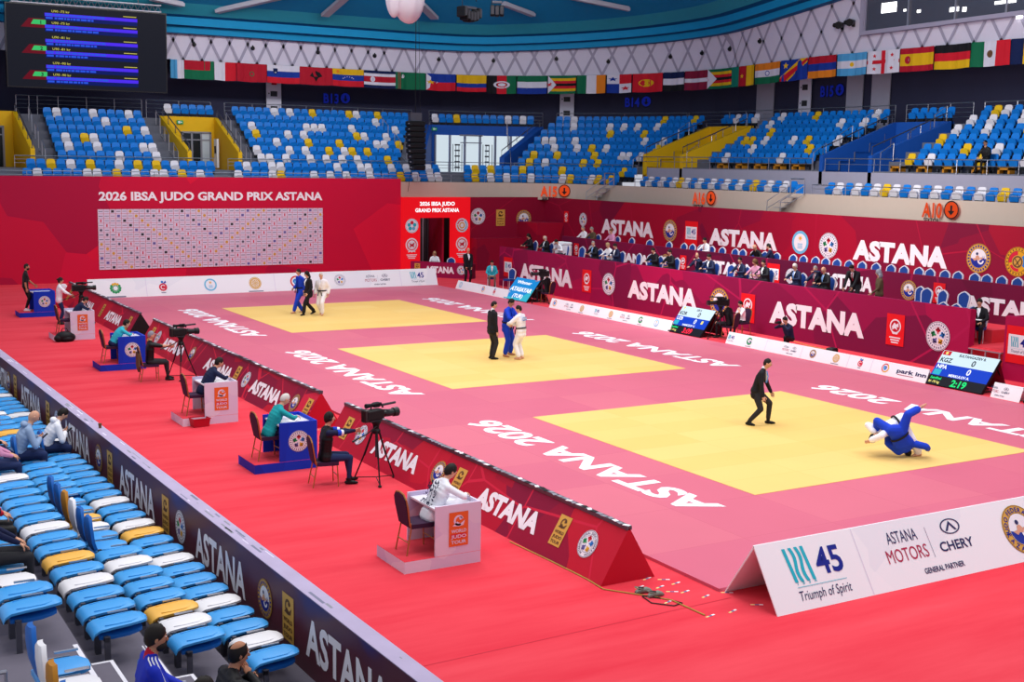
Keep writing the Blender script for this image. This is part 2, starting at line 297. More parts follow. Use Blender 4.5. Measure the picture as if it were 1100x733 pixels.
def emb(mb, kind, x, y, R, z=0., fine=False):
    e = .003
    def D(a, b, r, k, l): mb.disc(x+a*R, y+b*R, r*R, k, z+l*e, n=12)
    def Pl(pts, k, l): mb.poly([(x+a*R, y+b*R, z+l*e) for a, b in pts], k)
    if kind == 'ijf':
        mb.disc(x, y, R, 'white', z+e); mb.ring(x, y, .93*R, .97*R, 'ink_grey', z+2*e); mb.ring(x, y, .60*R, .625*R, 'ink_grey', z+2*e)
        if fine: arc_text(mb, 'INTERNATIONAL JUDO FEDERATION', x, y, .79*R, .17*R, 'ink', pi/2, z+2*e, spread=1.05)
        else:
            for i in range(26): a = 2*pi*i/26; mb.ring(x, y, .72*R, .86*R, 'ink_grey', z+2*e, a, a+.11, 2)
        for i, k in enumerate(('emb_red', 'emb_blue', 'emb_yellow', 'emb_purple', 'emb_green')):
            a = pi/2-2*pi*i/5; c, s_ = cos(a), sin(a)
            D(.40*c, .40*s_, .15, k, 3)
            for b in (-.55, 0, .55): D(.40*c+.13*cos(a+b*2.6), .40*s_+.13*sin(a+b*2.6), .085, k, 3)
            D(.21*c, .21*s_, .06, k, 3)
    elif kind == 'kaz':
        mb.disc(x, y, R, 'gold', z+e); mb.ring(x, y, .95*R, .99*R, 'gold_dark', z+2*e); mb.ring(x, y, .64*R, .68*R, 'gold_dark', z+2*e); mb.disc(x, y, .65*R, 'white', z+2*e)
        if fine:
            arc_text(mb, 'JUDO FEDERATION', x, y, .81*R, .2*R, 'ink_blue', pi/2, z+3*e, spread=1.1); arc_text(mb, 'KAZAKHSTAN', x, y, .81*R, .2*R, 'ink_blue', -pi/2, z+3*e, inward=True, spread=1.2)
        else:
            for i in range(24): a = 2*pi*i/24; mb.ring(x, y, .74*R, .89*R, 'ink_blue', z+3*e, a, a+.13, 2)
        Pl([(.63*cos(a), .63*sin(a)) for a in [pi+pi*i/12 for i in range(13)]]+[(.3, -.02), (.1, -.16), (-.2, -.1)], 'emb_navy', 3)
        D(-.12, .3, .1, 'ink', 4); Pl([(-.2, .16), (-.02, .2), (.16, -.02), (.02, -.16), (-.12, -.1), (-.3, -.2), (-.5, -.04), (-.24, .0)], 'skin', 4)
        Pl([(.12, .06), (.5, .12), (.5, -.02), (.24, -.06)], 'skin', 4)
        mb.ring(x+.2*R, y-.14*R, .14*R, .26*R, 'white', z+5*e, pi, 2*pi, 10); Pl([(.34, .2), (.46, .2), (.46, -.14), (.34, -.14)], 'emb_navy', 5); Pl([(.36, .24), (.44, .24), (.44, .04), (.36, .04)], 'white', 6)
    elif kind in ('tour', 'touro'):
        b, f = ('gold', 'brown') if kind == 'tour' else ('orange', 'desk_white')
        mb.rect(x-.62*R, y-R, x+.62*R, y+R, b, z+e)
        mb.ring(x, y+.5*R, .2*R, .32*R, f, z+2*e, .3, 5.2, 14); D(.12, .62, .1, f, 2); Pl([(-.4, .2), (-.1, .45), (.1, .3), (.4, .5), (.3, .2), (0, .15)], f, 2)
        if kind == 'touro': mb.rect(x-.5*R, y-.28*R, x+.5*R, y-.55*R, 'emb_red', z+1.5*e)
        for t, v, k in (('WORLD', -.1, f), ('JUDO', -.42, 'desk_white' if kind == 'touro' else 'brown'), ('TOUR', -.75, f)): mb.text(t, x, y+v*R, .2*R, k, z+2.5*e, w=.98*R, bold=.03)
    elif kind == 'sport':   # scarlet square with a white roundel and small lines of lettering
        mb.rect(x-.8*R, y-1.1*R, x+.8*R, y+1.1*R, 'red_bright', z+e); cy = y+.25*R
        mb.disc(x, cy, .5*R, 'white', z+2*e); mb.disc(x, cy, .4*R, 'red', z+3*e); Pl([(-.3, .2), (-.1, .5), (.1, .38), (.28, .52), (.3, .2), (.12, .22), (.2, 0), (-.05, .12), (-.24, -.02)], 'white', 4); Pl([(-.3, -.15), (.3, -.15), (.2, -.3), (-.2, -.3)], 'white', 4)
        for i, w in enumerate((.62, .5, .4)): mb.rect(x-w*R*.8, y-(.5+.17*i)*R, x+w*R*.8, y-(.59+.17*i)*R, 'white', z+2*e)
    elif kind == 'seal':    # white seal with ribbon tails, on a red ground
        mb.disc(x, y, R, 'white', z+e); mb.disc(x, y, .8*R, 'red_bright', z+2*e); mb.disc(x, y, .66*R, 'white', z+3*e)
        Pl([(-.5, .3), (0, .1), (.5, .4), (.3, -.1), (.45, -.4), (0, -.2), (-.4, -.45), (-.25, 0)], 'red', 4); Pl([(-.5, -.8), (.5, -.8), (.6, -1.1), (.2, -1.0), (0, -1.15), (-.2, -1.0), (-.6, -1.1)], 'white', 3)
        for i in range(3): mb.rect(x-(.85-.15*i)*R, y-(1.4+.24*i)*R, x+(.85-.15*i)*R, y-(1.53+.24*i)*R, 'white', z+e)
    elif kind == 'ring':
        mb.disc(x, y, R, 'emb_sky', z+e); mb.disc(x, y, .76*R, 'white', z+2*e); D(0, .36, .16, 'emb_yellow', 3)
        for i in range(8): a = pi*i/4; D(.24*cos(a), .36+.24*sin(a), .035, 'emb_yellow', 3)
        for i in range(3): mb.rect(x-.3*R, y-(.1+.16*i)*R, x+.3*R, y-(.18+.16*i)*R, 'emb_sky', z+3*e)
    elif kind == 'rings':   # white disc with teal and red petals
        mb.disc(x, y, R, 'white', z+e)
        for i, k in enumerate(('emb_red', 'emb_teal', 'emb_sky', 'emb_teal', 'emb_teal')): a = pi/2-2*pi*i/5; D(.45*cos(a), .45*sin(a), .26, k, 2)
        D(0, 0, .22, 'white', 3); mb.ring(x, y, .88*R, .92*R, 'emb_teal', z+2*e)
    elif kind == 'sunring':
        mb.disc(x, y, R, 'white', z+e); mb.ring(x, y, .62*R, .8*R, 'emb_sky', z+2*e, -1, 1); mb.ring(x, y, .62*R, .8*R, 'emb_red', z+2*e, 1.2, 3); mb.ring(x, y, .62*R, .8*R, 'orange', z+2*e, 3.1, 5.2); mb.ring(x, y, .28*R, .46*R, 'gold', z+2*e); mb.ring(x, y, .92*R, .96*R, 'emb_teal', z+2*e)
    elif kind == 'crest':
        mb.disc(x, y, R, 'crest_yellow', z+e); mb.ring(x, y, .94*R, .97*R, 'brown', z+2*e); mb.ring(x, y, .72*R, .75*R, 'brown', z+2*e); mb.ring(x, y, .42*R, .72*R, 'emb_red', z+2*e, 1.6, 3.3, 12); mb.ring(x, y, .42*R, .72*R, 'emb_blue', z+2*e, -.6, .8, 12); mb.ring(x, y, .46*R, .66*R, 'emb_red', z+2*e, 3.6, 4.9, 12)
        mb.disc(x, y, .45*R, 'gold', z+3*e); mb.ring(x, y, .3*R, .4*R, 'brown', z+4*e); Pl([(-.2, -.26), (.2, .26), (.26, .2), (-.14, -.3)], 'brown', 5); Pl([(.2, -.26), (-.2, .26), (-.26, .2), (.14, -.3)], 'brown', 5)
        for i in range(22): a = 2*pi*i/22; mb.ring(x, y, .79*R, .89*R, 'brown', z+2*e, a, a+.12, 2)
    elif kind == 'asia':
        mb.disc(x, y, R, 'emb_yellow', z+e); mb.ring(x, y, .78*R, R, 'emb_red', z+2*e, .9, 4.2); mb.disc(x, y, .74*R, 'white', z+2*e); Pl([(-.6, .1), (-.3, .5), (.1, .4), (.5, .1), (.35, -.3), (.1, -.5), (-.3, -.45)], 'emb_blue', 3); D(.3, .3, .16, 'emb_red', 4); D(-.1, -.05, .2, 'emb_sky', 4)
    elif kind == 'flower':
        for i in range(12): a = 2*pi*i/12; D(.68*cos(a), .68*sin(a), .2, 'emb_green' if i % 12 not in (2, 3, 4) else 'emb_yellow', 1); D(.42*cos(a), .42*sin(a), .1, 'emb_green', 1)
        mb.rect(x-R*1.4, y-1.45*R, x+R*1.4, y-1.25*R, 'ink_grey', z+e)
    elif kind == 'apple':
        D(0, -.12, .72, 'emb_red', 1); mb.ring(x, y-.12*R, .3*R, .42*R, 'white', z+2*e, .6, 5.4); D(-.1, .82, .22, 'emb_blue', 2); Pl([(0, .5), (.5, 1.05), (.62, .7), (.2, .5)], 'emb_navy', 2); mb.rect(x-.4*R, y-1.2*R, x+.4*R, y-1.05*R, 'ink_grey', z+e)
    elif kind == 'seal_gold':
        mb.disc(x, y, R, 'gold', z+e); mb.ring(x, y, .55*R, .62*R, 'white', z+2*e); mb.ring(x, y, .84*R, .88*R, 'white', z+2*e)
        for i in range(10): a = 2*pi*i/10; mb.ring(x, y, .12*R, .5*R, 'white', z+2*e, a, a+.2, 2)
        mb.rect(x-1.2*R, y-1.4*R, x+1.2*R, y-1.25*R, 'ink_grey', z+e)
    elif kind == 'gmark':
        mb.ring(x, y, .6*R, .95*R, 'emb_green', z+e, .5, 6.0); mb.ring(x, y, .45*R, .6*R, 'ink', z+e, 3.5, 6.0); mb.rect(x, y-.15*R, x+.8*R, y+.1*R, 'ink', z+e); mb.rect(x-R, y-1.4*R, x+R, y-1.28*R, 'ink_grey', z+e)
def ibsa45(mb, x, y, h, z=.003, fine=False):
    """wavy turquoise strokes, a navy 45 and a line of script"""
    for i in range(4):
        x0 = x-1.02*h+.22*h*i; amp = .05*h if i in (1, 2) else 0.0; n = 10
        pts = [(x0+.10*h*(t/n)+amp*sin(2*pi*t/n), y+.5*h-h*.98*t/n) for t in range(n+1)]
        mb.add([p for a, b in pts for p in ((a, b, z), (a+.115*h, b, z))], [(2*j, 2*j+1, 2*j+3, 2*j+2) for j in range(n)], 'emb_teal')
        if fine: mb.text('IBSA'[i], x0+.17*h, y-.5*h, .1*h, 'emb_teal', z)
    mb.text('45', x+.52*h, y+.02*h, .78*h, 'ink_blue', z, w=.98*h, bold=.02)
    mb.rect(x-.9*h, y-.63*h, x+.95*h, y-.615*h, 'emb_teal', z)
    mb.text('Triumph of Spirit', x+.02*h, y-.86*h, .27*h, 'ink', z, w=1.95*h, bold=.0, shear=.18)
def motors(mb, x, y, h, z=.003):
    mb.text('ASTANA', x-.95*h, y+.42*h, .36*h, 'ink', z, w=1.25*h, bold=.0); mb.text('MOTORS', x-.95*h, y-.12*h, .4*h, 'ink_red', z, w=1.7*h, bold=.0)
    mb.rect(x+.08*h, y-.38*h, x+.095*h, y+.55*h, 'ink_grey', z)
    n = 30; mb.add([(x+1.15*h+q*.42*h*cos(2*pi*i/n), y+.44*h+q*.24*h*sin(2*pi*i/n), z) for i in range(n) for q in (.86, 1)], [(2*i, 2*i+1, (2*i+3) % (2*n), (2*i+2) % (2*n)) for i in range(n)], 'ink'); mb.text('CHERY', x+1.15*h, y-.12*h, .3*h, 'ink', z, w=1.45*h, bold=.02)
    mb.add([(x+.90*h, y+.31*h, z), (x+1.15*h, y+.61*h, z), (x+1.40*h, y+.31*h, z), (x+1.30*h, y+.31*h, z), (x+1.15*h, y+.50*h, z), (x+1.0*h, y+.31*h, z)], [(0, 1, 4, 5), (1, 2, 3, 4)], 'ink')
    mb.text('GENERAL PARTNER', x+.3*h, y-.72*h, .17*h, 'ink', z, w=1.7*h)
# ---------------------------------------------------------------- the setting
fl = MB(); fl.b2((-10.2, -22, -.12), (40, 60, 0), 'carpet'); struct(fl.build('floor'))
m = MB(); a, b = at(540, 697, 'Z', .001), at(715, 658, 'Z', .001); q = b-a; q = V((q.x, q.y, 0)).normalized(); w_ = V((-q.y, q.x, 0))*.012; a -= q*6; b += q*1.2; m.add([a-w_, b-w_, b+w_, a+w_], [(0, 1, 2, 3)], 'red'); struct(m.build('trim_carpet_seam'))
# tatami platform
m = MB(); m.b2((-4.0, -3.74, 0), (12.62, 37.72, .05), 'tatami_pink')
plat = m.build('tatami_platform'); tag(plat, 'rose pink tatami safety area surrounding the three yellow contest squares', 'mat')
for y0 in (0, 12.157, 24.314):
    for x in (-1.46, 9.45): MB(frame((x, y0+3.9, .0535), (0, 1, 0), (-1, 0, 0))).text('ASTANA 2026', 0, 0, .82, 'text', 0, w=8.55, bold=.035).build('lettering', plat)
for i, (y0, lab) in enumerate(((0, 'yellow contest square where a white judoka throws a blue one'), (12.157, 'yellow contest square where two judoka grip beside a standing referee'), (24.314, 'yellow contest square where three people walk off, farthest toward the draw wall'))):
    m = MB(); m.b2((0, y0, .05), (8, y0+8, .056), 'tatami_yellow'); tag(m.build('contest_mat'), lab, 'mat')

# end wall with the draw sheet
m = MB(); m.b2((-26, 45.5, 0), (14.37, 45.75, 5.13), 'print_end'); end = struct(m.build('wall_end'))
M_end = lambda: MB(frame((0, 45.49, 0), (1, 0, 0), (0, 0, 1)))
m = M_end(); m.text('2026 IBSA JUDO GRAND PRIX ASTANA', 3.95, 4.20, .44, 'text', 0, w=11.6, bold=.035); m.build('lettering', end)
bd = tag(M_end().rect(-1.93, .58, 9.76, 3.55, 'desk_white', .012).build('logo_board'), 'white chequered board of small sponsor panels on the red end wall', 'board')
m = M_end()
nc, nr = 41, 13; cw, chh = 11.69/nc, 2.97/nr; rnd = random.Random(3)
for i in range(nc+1): m.rect(-1.93+i*cw-.007, .58, -1.93+i*cw+.007, 3.55, 'red', .016)
for j in range(nr+1): m.rect(-1.93, .58+j*chh-.006, 9.76, .58+j*chh+.006, 'red', .016)
for i in range(nc):
    for j in range(nr):
        x, y = -1.93+(i+.5)*cw, .58+(j+.5)*chh; q = (i+j) % 12 if i < 20 else (i-j) % 12
        if q == 5: m.disc(x, y, .075, 'gold', .02, 10)
        elif q == 8: m.disc(x, y, .075, 'grey', .02, 10); m.disc(x, y, .04, 'ink', .022, 8)
        elif q == 2: m.rect(x-.07, y-.06, x+.07, y+.06, 'emb_purple' if rnd.random() < .5 else 'darkgrey', .02)
        elif q == 10: m.rect(x-.03, y-.07, x+.03, y+.07, 'emb_red', .02)
        else: m.rect(x-.1, y-.025+.02*rnd.random(), x+.1, y+.015, 'ink_grey', .02)
m.build('printed_panel', bd)
# entrance gate
g = MB()
g.b2((14.37, 45.2, 0), (15.42, 45.75, 4.12), 'led_gate'); g.b2((17.55, 45.2, 0), (18.58, 45.75, 4.12), 'led_gate'); g.b2((15.42, 45.2, 2.98), (17.55, 45.75, 4.12), 'led_gate')
gate = tag(g.build('entrance_gate'), 'glowing red entrance gate with title lettering and four round seals', 'gate')
m = MB(frame((0, 45.19, 0), (1, 0, 0), (0, 0, 1))); m.text('2026 IBSA JUDO', 16.48, 3.78, .22, 'led_txt', 0, w=2.2, bold=.04); m.text('GRAND PRIX ASTANA', 16.48, 3.42, .22, 'led_txt', 0, w=2.75, bold=.04); m.build('lettering', gate)
for q in (('rings', 14.9, 2.55, .4), ('sunring', 18.05, 2.55, .4), ('seal', 14.9, 1.5, .38), ('seal', 18.05, 1.5, .38)): m = MB(frame((0, 45.19, 0), (1, 0, 0), (0, 0, 1))); emb(m, *q); m.build('emblem', gate)
m = MB(); m.b2((15.0, 48.2, 0), (22, 48.3, 3.2), 'darkwall'); m.b2((17.2, 46.0, 0), (17.32, 48.2, 3.2), 'red_dark'); m.b2((15.42, 46.6, 0), (16.1, 46.7, 3.1), 'wine'); struct(m.build('wall_corridor'))
m = MB()
for i in range(7): m.b2((16.1+.16*i, 47.6, 0), (16.2+.16*i, 47.75, 3.1), ('steel_dark', 'grey', 'darkgrey')[i % 3])
tag(m.build('corridor_curtain'), 'grey pleated curtain seen through the gate opening', 'curtain')
# wall beside the gate, up to the corner
m = MB(); m.b2((18.58, 45.5, 0), (23.95, 45.75, 4.12), 'print_wall3'); wg = struct(m.build('wall_gate_side'))
for k, px, py, hp in (('ijf', 513.5, 232.5, 18), ('tour', 537.7, 234, 18), ('kaz', 562.6, 235, 19.5)):
    m = MB(frame((0, 45.49, 0), (1, 0, 0), (0, 0, 1))); p = at(px, py, 'Y', 45.49); emb(m, k, p.x, p.z, .5*hp*.052); m.build('emblem', wg)
# red blocks that close the ends of the tiers
m = MB(); m.b2((18.7, 44.6, 0), (21.9, 45.5, 1.8), 'print_gate'); m.b2((21.88, 43.3, 0), (23.7, 45.5, 2.72), 'print_gate'); m.b2((18.54, 36.6, 0), (23.7, 36.8, 1.95), 'print_gate'); struct(m.build('wall_tier_ends'))
# three tiers along the far side
def xwall(name, X, y0, y1, z1, pr, thick=.14):
    m = MB(); m.b2((X, y0, 0), (X+thick, y1, z1), pr); return struct(m.build(name))
w1 = xwall('wall_tier_front', 15.7, 8.12, 36.85, 1.95, 'print_wall1'); w1b = xwall('wall_tier_front_near', 15.7, -6, 6.85, 1.9, 'print_wall1')
m = MB(); m.b2((15.84, 8.12, 0), (15.95, 8.22, 1.93), 'print_wall1'); m.b2((15.84, 6.75, 0), (18.0, 6.85, 1.88), 'print_wall1'); struct(m.build('wall_tier_return'))
w2 = xwall('wall_tier_middle', 18.4, -6, 35.3, 2.53, 'print_wall2'); w3 = xwall('wall_tier_back', 23.7, -6, 45.5, 4.12, 'print_wall3')
m = MB(); m.b2((16.9, 8.22, .82), (18.4, 36.8, 1.22), 'carpet'); m.b2((15.84, -6, 0), (18.4, 36.8, .82), 'carpet'); m.b2((18.54, -6, 0), (23.7, 36.6, 1.62), 'carpet'); struct(m.build('floor_tiers'))
def xprint(name, X, par, items):
    for it in items:
        m = MB(frame((X-.012, 0, 0), (0, -1, 0), (0, 0, 1)))
        if it[0] == 'A':
            _, bl, br, ap = it; a, b, c = at(*bl, 'X', X), at(*br, 'X', X), at(*ap, 'X', X); h = c.z-(a.z+(b.z-a.z)*(a.y-c.y)/(a.y-b.y))
            m.text('ASTANA', -(a.y+b.y)/2, (a.z+b.z)/2+h/2, h, 'text', .0, w=a.y-b.y, bold=.055)
        else:
            k, px, py, hp = it; p = at(px, py, 'X', X); R = abs(at(px, py-hp/2, 'X', X).z-p.z)
            if k == 'ib':
                m.rect(-p.y-1.3*R, p.z-1.5*R, -p.y+1.3*R, p.z+1.5*R, 'red_bright', .003); m.rect(-p.y-1.1*R, p.z-.8*R, -p.y+1.1*R, p.z+.8*R, 'white', .006); ibsa45(m, -p.y, p.z+.2*R, .85*R, .009)
            else: emb(m, k, -p.y, p.z, R)
        m.build('lettering' if it[0] == 'A' else 'emblem', par)
xprint('p', 15.7, w1, [('A', (558.4, 298.9), (615, 308.7), (562.7, 281.4)), ('A', (674.4, 317.7), (748.6, 331.4), (680, 299)), ('A', (826.7, 345), (928.2, 362.2), (836, 322)),
    ('sport', 630.5, 302, 22), ('sport', 803.5, 331, 28), ('sport', 962, 354.5, 31), ('ijf', 654, 305.3, 23.5), ('ijf', 1007.8, 361.3, 32), ('kaz', 773, 325, 31), ('ib', 546, 287, 14)])
xprint('p', 15.7, w1b, [('ib', 1096, 371, 27)])
xprint('p', 18.4, w2, [('A', (652, 277.8), (697, 285), (654, 268)), ('A', (754, 290), (808, 298.5), (758, 277)), ('A', (884, 306), (937, 314.5), (889, 291)), ('A', (1033.7, 330), (1136, 349), (1041.4, 313.6)),
    ('sport', 619.3, 268, 12), ('ijf', 636, 270, 13), ('kaz', 715, 281, 16), ('sport', 734, 282, 14), ('ib', 831, 294.5, 15), ('ijf', 850, 297, 17), ('kaz', 976.4, 312, 22), ('sport', 1009, 315, 20)])
xprint('p', 23.7, w3, [('A', (646, 249.7), (702, 254.5), (648, 234)), ('A', (761.6, 261.2), (834.8, 268.8), (766, 243.4)), ('A', (916, 277.6), (1017.4, 287), (925, 256.4)),
    ('sport', 608.5, 233, 11), ('ijf', 626.5, 236, 14.5), ('kaz', 720, 248, 24), ('ib', 742.8, 250.5, 17), ('ring', 859.8, 260.5, 25), ('ijf', 890, 264, 27.5), ('kaz', 1051.4, 277.6, 32), ('crest', 1093.4, 281.4, 32)])
# steps up to the tier
st = thing('platform_stairs', 'low red topped steps up to the tier beside the scoreboard showing 2:19', 'steps', (15.0, 7.45, 0))
for i, (x, z) in enumerate(((.0, .27), (.32, .54), (.62, .80))):
    m = MB(); m.b2((x, -.58, z-.05), (x+.36, .6, z-.012), 'alu'); m.b2((x, -.58, z-.012), (x+.36, .6, z), 'carpet')
    for yy in (-.5, 0, .5): m.b2((x+.03, yy-.02, 0), (x+.07, yy+.02, z-.05), 'alu')
    m.build('step', st)
# ---------------------------------------------------------------- maroon wedge barriers beside the mats
def wedge(y0, y1, label, items, xa=-5.42, xb=-4.42, zr=.84):
    t = thing('wedge_barrier', label, 'barrier', (0, 0, 0), 0, 'maroon wedge barriers along the mats'); xr = (xa+xb)/2
    m = MB(); m.add([(xa, y0, 0), (xb, y0, 0), (xr, y0, zr), (xa, y1, 0), (xb, y1, 0), (xr, y1, zr)], [(0, 3, 5, 2), (1, 2, 5, 4), (0, 1, 4, 3)], 'print_prism'); m.build('shell', t)
    m = MB(); m.add([(xa, y0, 0), (xb, y0, 0), (xr, y0, zr)], [(0, 1, 2)], 'black' if y0 > 20 else 'red'); m.build('end_panel', t)
    m = MB(); m.add([(xa, y1, 0), (xb, y1, 0), (xr, y1, zr)], [(0, 2, 1)], 'red_dark'); m.build('end_panel', t)
    m = MB(); n = int((y1-y0)/.14); r = random.Random(int(y0*10))
    m.b2((xr-.045, y0, zr-.045), (xr+.045, y1, zr+.014), 'steel_dark')
    for i in range(n):
        y = y0+(i+.5)*(y1-y0)/n; m.box((xr-.01+r.uniform(-.02, .02), y, zr+.016), (.07, .11, .008), r.choice(('grey', 'grey', 'white', 'black')), r.uniform(-.5, .5))
    m.build('ridge_strip', t)
    sl = V((xr-xa, 0, zr)); L = sl.length; sl.normalize(); nn = V((0, -1, 0)).cross(sl)
    for k, y, *q in items:
        m = MB(frame(V((xa, 0, 0))+nn*.006, (0, -1, 0), sl))
        if k == 'A': m.text('ASTANA', -y, .46*L, .38*L, 'text', .002, w=q[0], bold=.055)
        else: emb(m, k, -y, .5*L, .23*L if k != 'tour' else .26*L, fine=(k == 'ijf' and y0 < 0))
        m.build('lettering' if k == 'A' else 'emblem', t)
    return t
def wy(*px):  # where a sight line meets the wedge's sloping face
    x, y = px; d = _f+_r*((x-550)/FPX)-_u*((y-366.5)/FPX); n = V((-.84, 0, .5)); p0 = V((-5.42, 0, 0)); return (CAM+d*((p0-CAM).dot(n)/d.dot(n))).y
A1 = (wy(397, 478)+wy(453, 512))/2
wedge(-2.75, 7.9, 'maroon wedge barrier in front of the throwing pair, behind the nearest white desk', [('tour', wy(375, 456)), ('ijf', wy(389, 466)), ('A', (wy(400, 478)+wy(452, 500))/2, 2.05), ('kaz', wy(474, 502)), ('tour', wy(494, 514)), ('A', (wy(512, 540)+wy(578, 560))/2, 2.05), ('tour', wy(601, 573)), ('ijf', wy(630, 588))])
wedge(9.35, 23.95, 'maroon wedge barrier in the middle of the line, behind a seated operator in cap', [('tour', wy(164, 358)), ('ijf', wy(169, 364)), ('A', (wy(173, 372)+wy(196, 383))/2, 2.3), ('kaz', wy(205, 383)), ('A', (wy(218, 394)+wy(247, 407))/2, 2.3), ('tour', wy(257, 398)), ('ijf', wy(264, 409)), ('A', (wy(269, 414)+wy(301, 430))/2, 2.1), ('kaz', wy(317, 432)), ('tour', wy(331, 437))])
wedge(25.7, 37.4, 'maroon wedge barrier farthest along the line, beside a standing person in white', [('tour', wy(75, 316)), ('A', (wy(86, 322)+wy(103, 330))/2, 2.2), ('tour', wy(108, 337)), ('A', (wy(111, 338)+wy(132, 348))/2, 2.2), ('tour', wy(139, 346))])
# ---------------------------------------------------------------- white sponsor boards
def tent(name, label, a, b, h, lean, back, draw, n_sheets=1, depth=None, drop=0.0):
    """folded white board standing on edges a-b (front foot line), leaning back by lean, with a rear leaf"""
    a, b = V(a), V(b); u = (b-a).normalized(); bk = V((-u.y, u.x, 0)); L = (b-a).length
    t = thing(name, label, 'sponsor board', a, atan2(u.y, u.x), 'white sponsor boards around the mats')
    M = frame((0, 0, 0), (1, 0, 0), (0, lean, h)); S = hypot(lean, h); nl = V((0, -h, lean)).normalized()
    m = MB(); m.add([(0, 0, 0), (L, 0, 0), (L, lean, h), (0, lean, h), (0, .02, 0), (L, .02, 0), (L, lean+.02, h), (0, lean+.02, h)], [(0, 1, 2, 3), (5, 4, 7, 6), (0, 3, 7, 4), (1, 5, 6, 2), (3, 2, 6, 7), (0, 4, 5, 1)], 'print_white'); m.build('front_leaf', t)
    if back:
        m = MB(); m.add([(0, lean, h), (L, lean, h), (L, lean+back, 0), (0, lean+back, 0), (0, lean-.015, h-.03), (L, lean-.015, h-.03), (L, lean+back-.02, 0), (0, lean+back-.02, 0)], [(0, 3, 2, 1), (4, 5, 6, 7), (0, 4, 7, 3), (1, 2, 6, 5), (3, 7, 6, 2), (0, 1, 5, 4)], 'print_white'); m.build('rear_leaf', t)
    draw(lambda: MB(Matrix.Translation(nl*.004) @ M), S, L, lambda m, k='emblem': m.build(k, t)); return t
def d_front(N_, S, L, out):
    m = N_(); ibsa45(m, .98, .63*S, .50*S, .002, True); out(m); m = N_(); m.rect(1.86, .01, 1.87, S-.01, 'desk_white', .001); out(m, 'sheet_joint')
    m = N_(); motors(m, 3.3, .54*S, .50*S, .002); out(m, 'lettering')
    for k, x, r in (('kaz', 5.42, .4), ('ijf', 7.6, .38), ('flower', 9.6, .3)): m = N_(); emb(m, k, x, .5*S, r*S, fine=k == 'kaz'); out(m)
tent('sponsor_board', 'long white sponsor board with a turquoise and navy 45, nearest on the red carpet', (-3.93, -4.92, 0), (7.2, -4.98, 0), .86, .56, .58, d_front)
def d_back(N_, S, L, out):
    for k, px in (('flower', 124), ('apple', 175), ('ring', 226), ('seal_gold', 274), ('asia', 318), ('ijf', 365)):
        m = N_(); emb(m, k, at(px, 306, 'Y', 38.0).x+4.05, .52*S, .32*S if k != 'apple' else .28*S); out(m)
    m = N_(); motors(m, at(405, 303, 'Y', 38.0).x+4.05, .5*S, .4*S, .002); out(m, 'lettering'); m = N_(); ibsa45(m, at(448, 299, 'Y', 38.0).x+4.05, .64*S, .4*S, .002); out(m)
    for px in (157, 295, 430): m = N_(); x = at(px, 306, 'Y', 38).x+4.05; m.rect(x-.01, .01, x+.01, S-.01, 'desk_white', .001); out(m, 'sheet_joint')
tent('sponsor_board', 'long white sponsor board across the far end of the mats under the draw board', (-4.05, 37.82, 0), (12.75, 37.80, 0), .84, .34, .4, d_back)
def low(label, pa, pb, items, h=.40, lean=.16):
    a = at(*pa, 'Z', 0); b = at(*pb, 'Z', 0); X = 12.9; a = V((X, a.y, 0)); b = V((X, b.y, 0))
    def dr(N_, S, L, out):
        for k, px, py in items:
            m = N_(); x = max(.2, a.y-at(px, py, 'X', X+.08).y)
            if k == 'ib': ibsa45(m, x, .6*S, .36*S, .002)
            elif k == 'mo': motors(m, x, .5*S, .42*S, .002)
            elif k == 'park': m.text('park inn', x, .55*S, .3*S, 'ink', .002, w=1.1, bold=.03); m.rect(x-.5, .24*S, x+.1, .28*S, 'ink_red', .002)
            elif k == '|': m.rect(x-.008, .01, x+.008, S-.01, 'desk_white', .001)
            else: emb(m, k, x, .54*S, .32*S)
            out(m, {'mo': 'lettering', 'park': 'lettering', '|': 'sheet_joint'}.get(k, 'emblem'))
    return tent('sponsor_board', label, a, b, h, lean, .2, dr)
low('low white sponsor board beside the screen showing a winner name, nearest the gate', (490, 310), (536, 321.5), [('ring', 495, 307), ('asia', 519, 312), ('apple', 531, 315)])
low('low white sponsor board between the winner screen and the scoreboard showing 3:09', (588, 330.5), (714, 357), [('asia', 596, 328), ('mo', 611, 331), ('seal_gold', 625, 333.5), ('ib', 641, 337), ('seal_gold', 656, 339.5), ('mo', 671.5, 343), ('gmark', 688, 346), ('ring', 705, 350)])
low('low white sponsor board between scoreboards 3:09 and 2:19, under the kneeling photographer', (771, 369.5), (993, 412.5), [('ib', 783, 364.5), ('gmark', 805, 368), ('|', 823, 372), ('mo', 848, 377), ('|', 861, 380), ('kaz', 873, 382.5), ('seal_gold', 898, 387), ('|', 911, 390), ('apple', 924, 392.5), ('|', 936, 396), ('asia', 951, 398), ('park', 979, 403)])
low('short white sponsor board past the scoreboard showing 2:19, nearest the frame edge', (1056, 427.5), (1089.5, 433.5), [('mo', 1073, 425)])
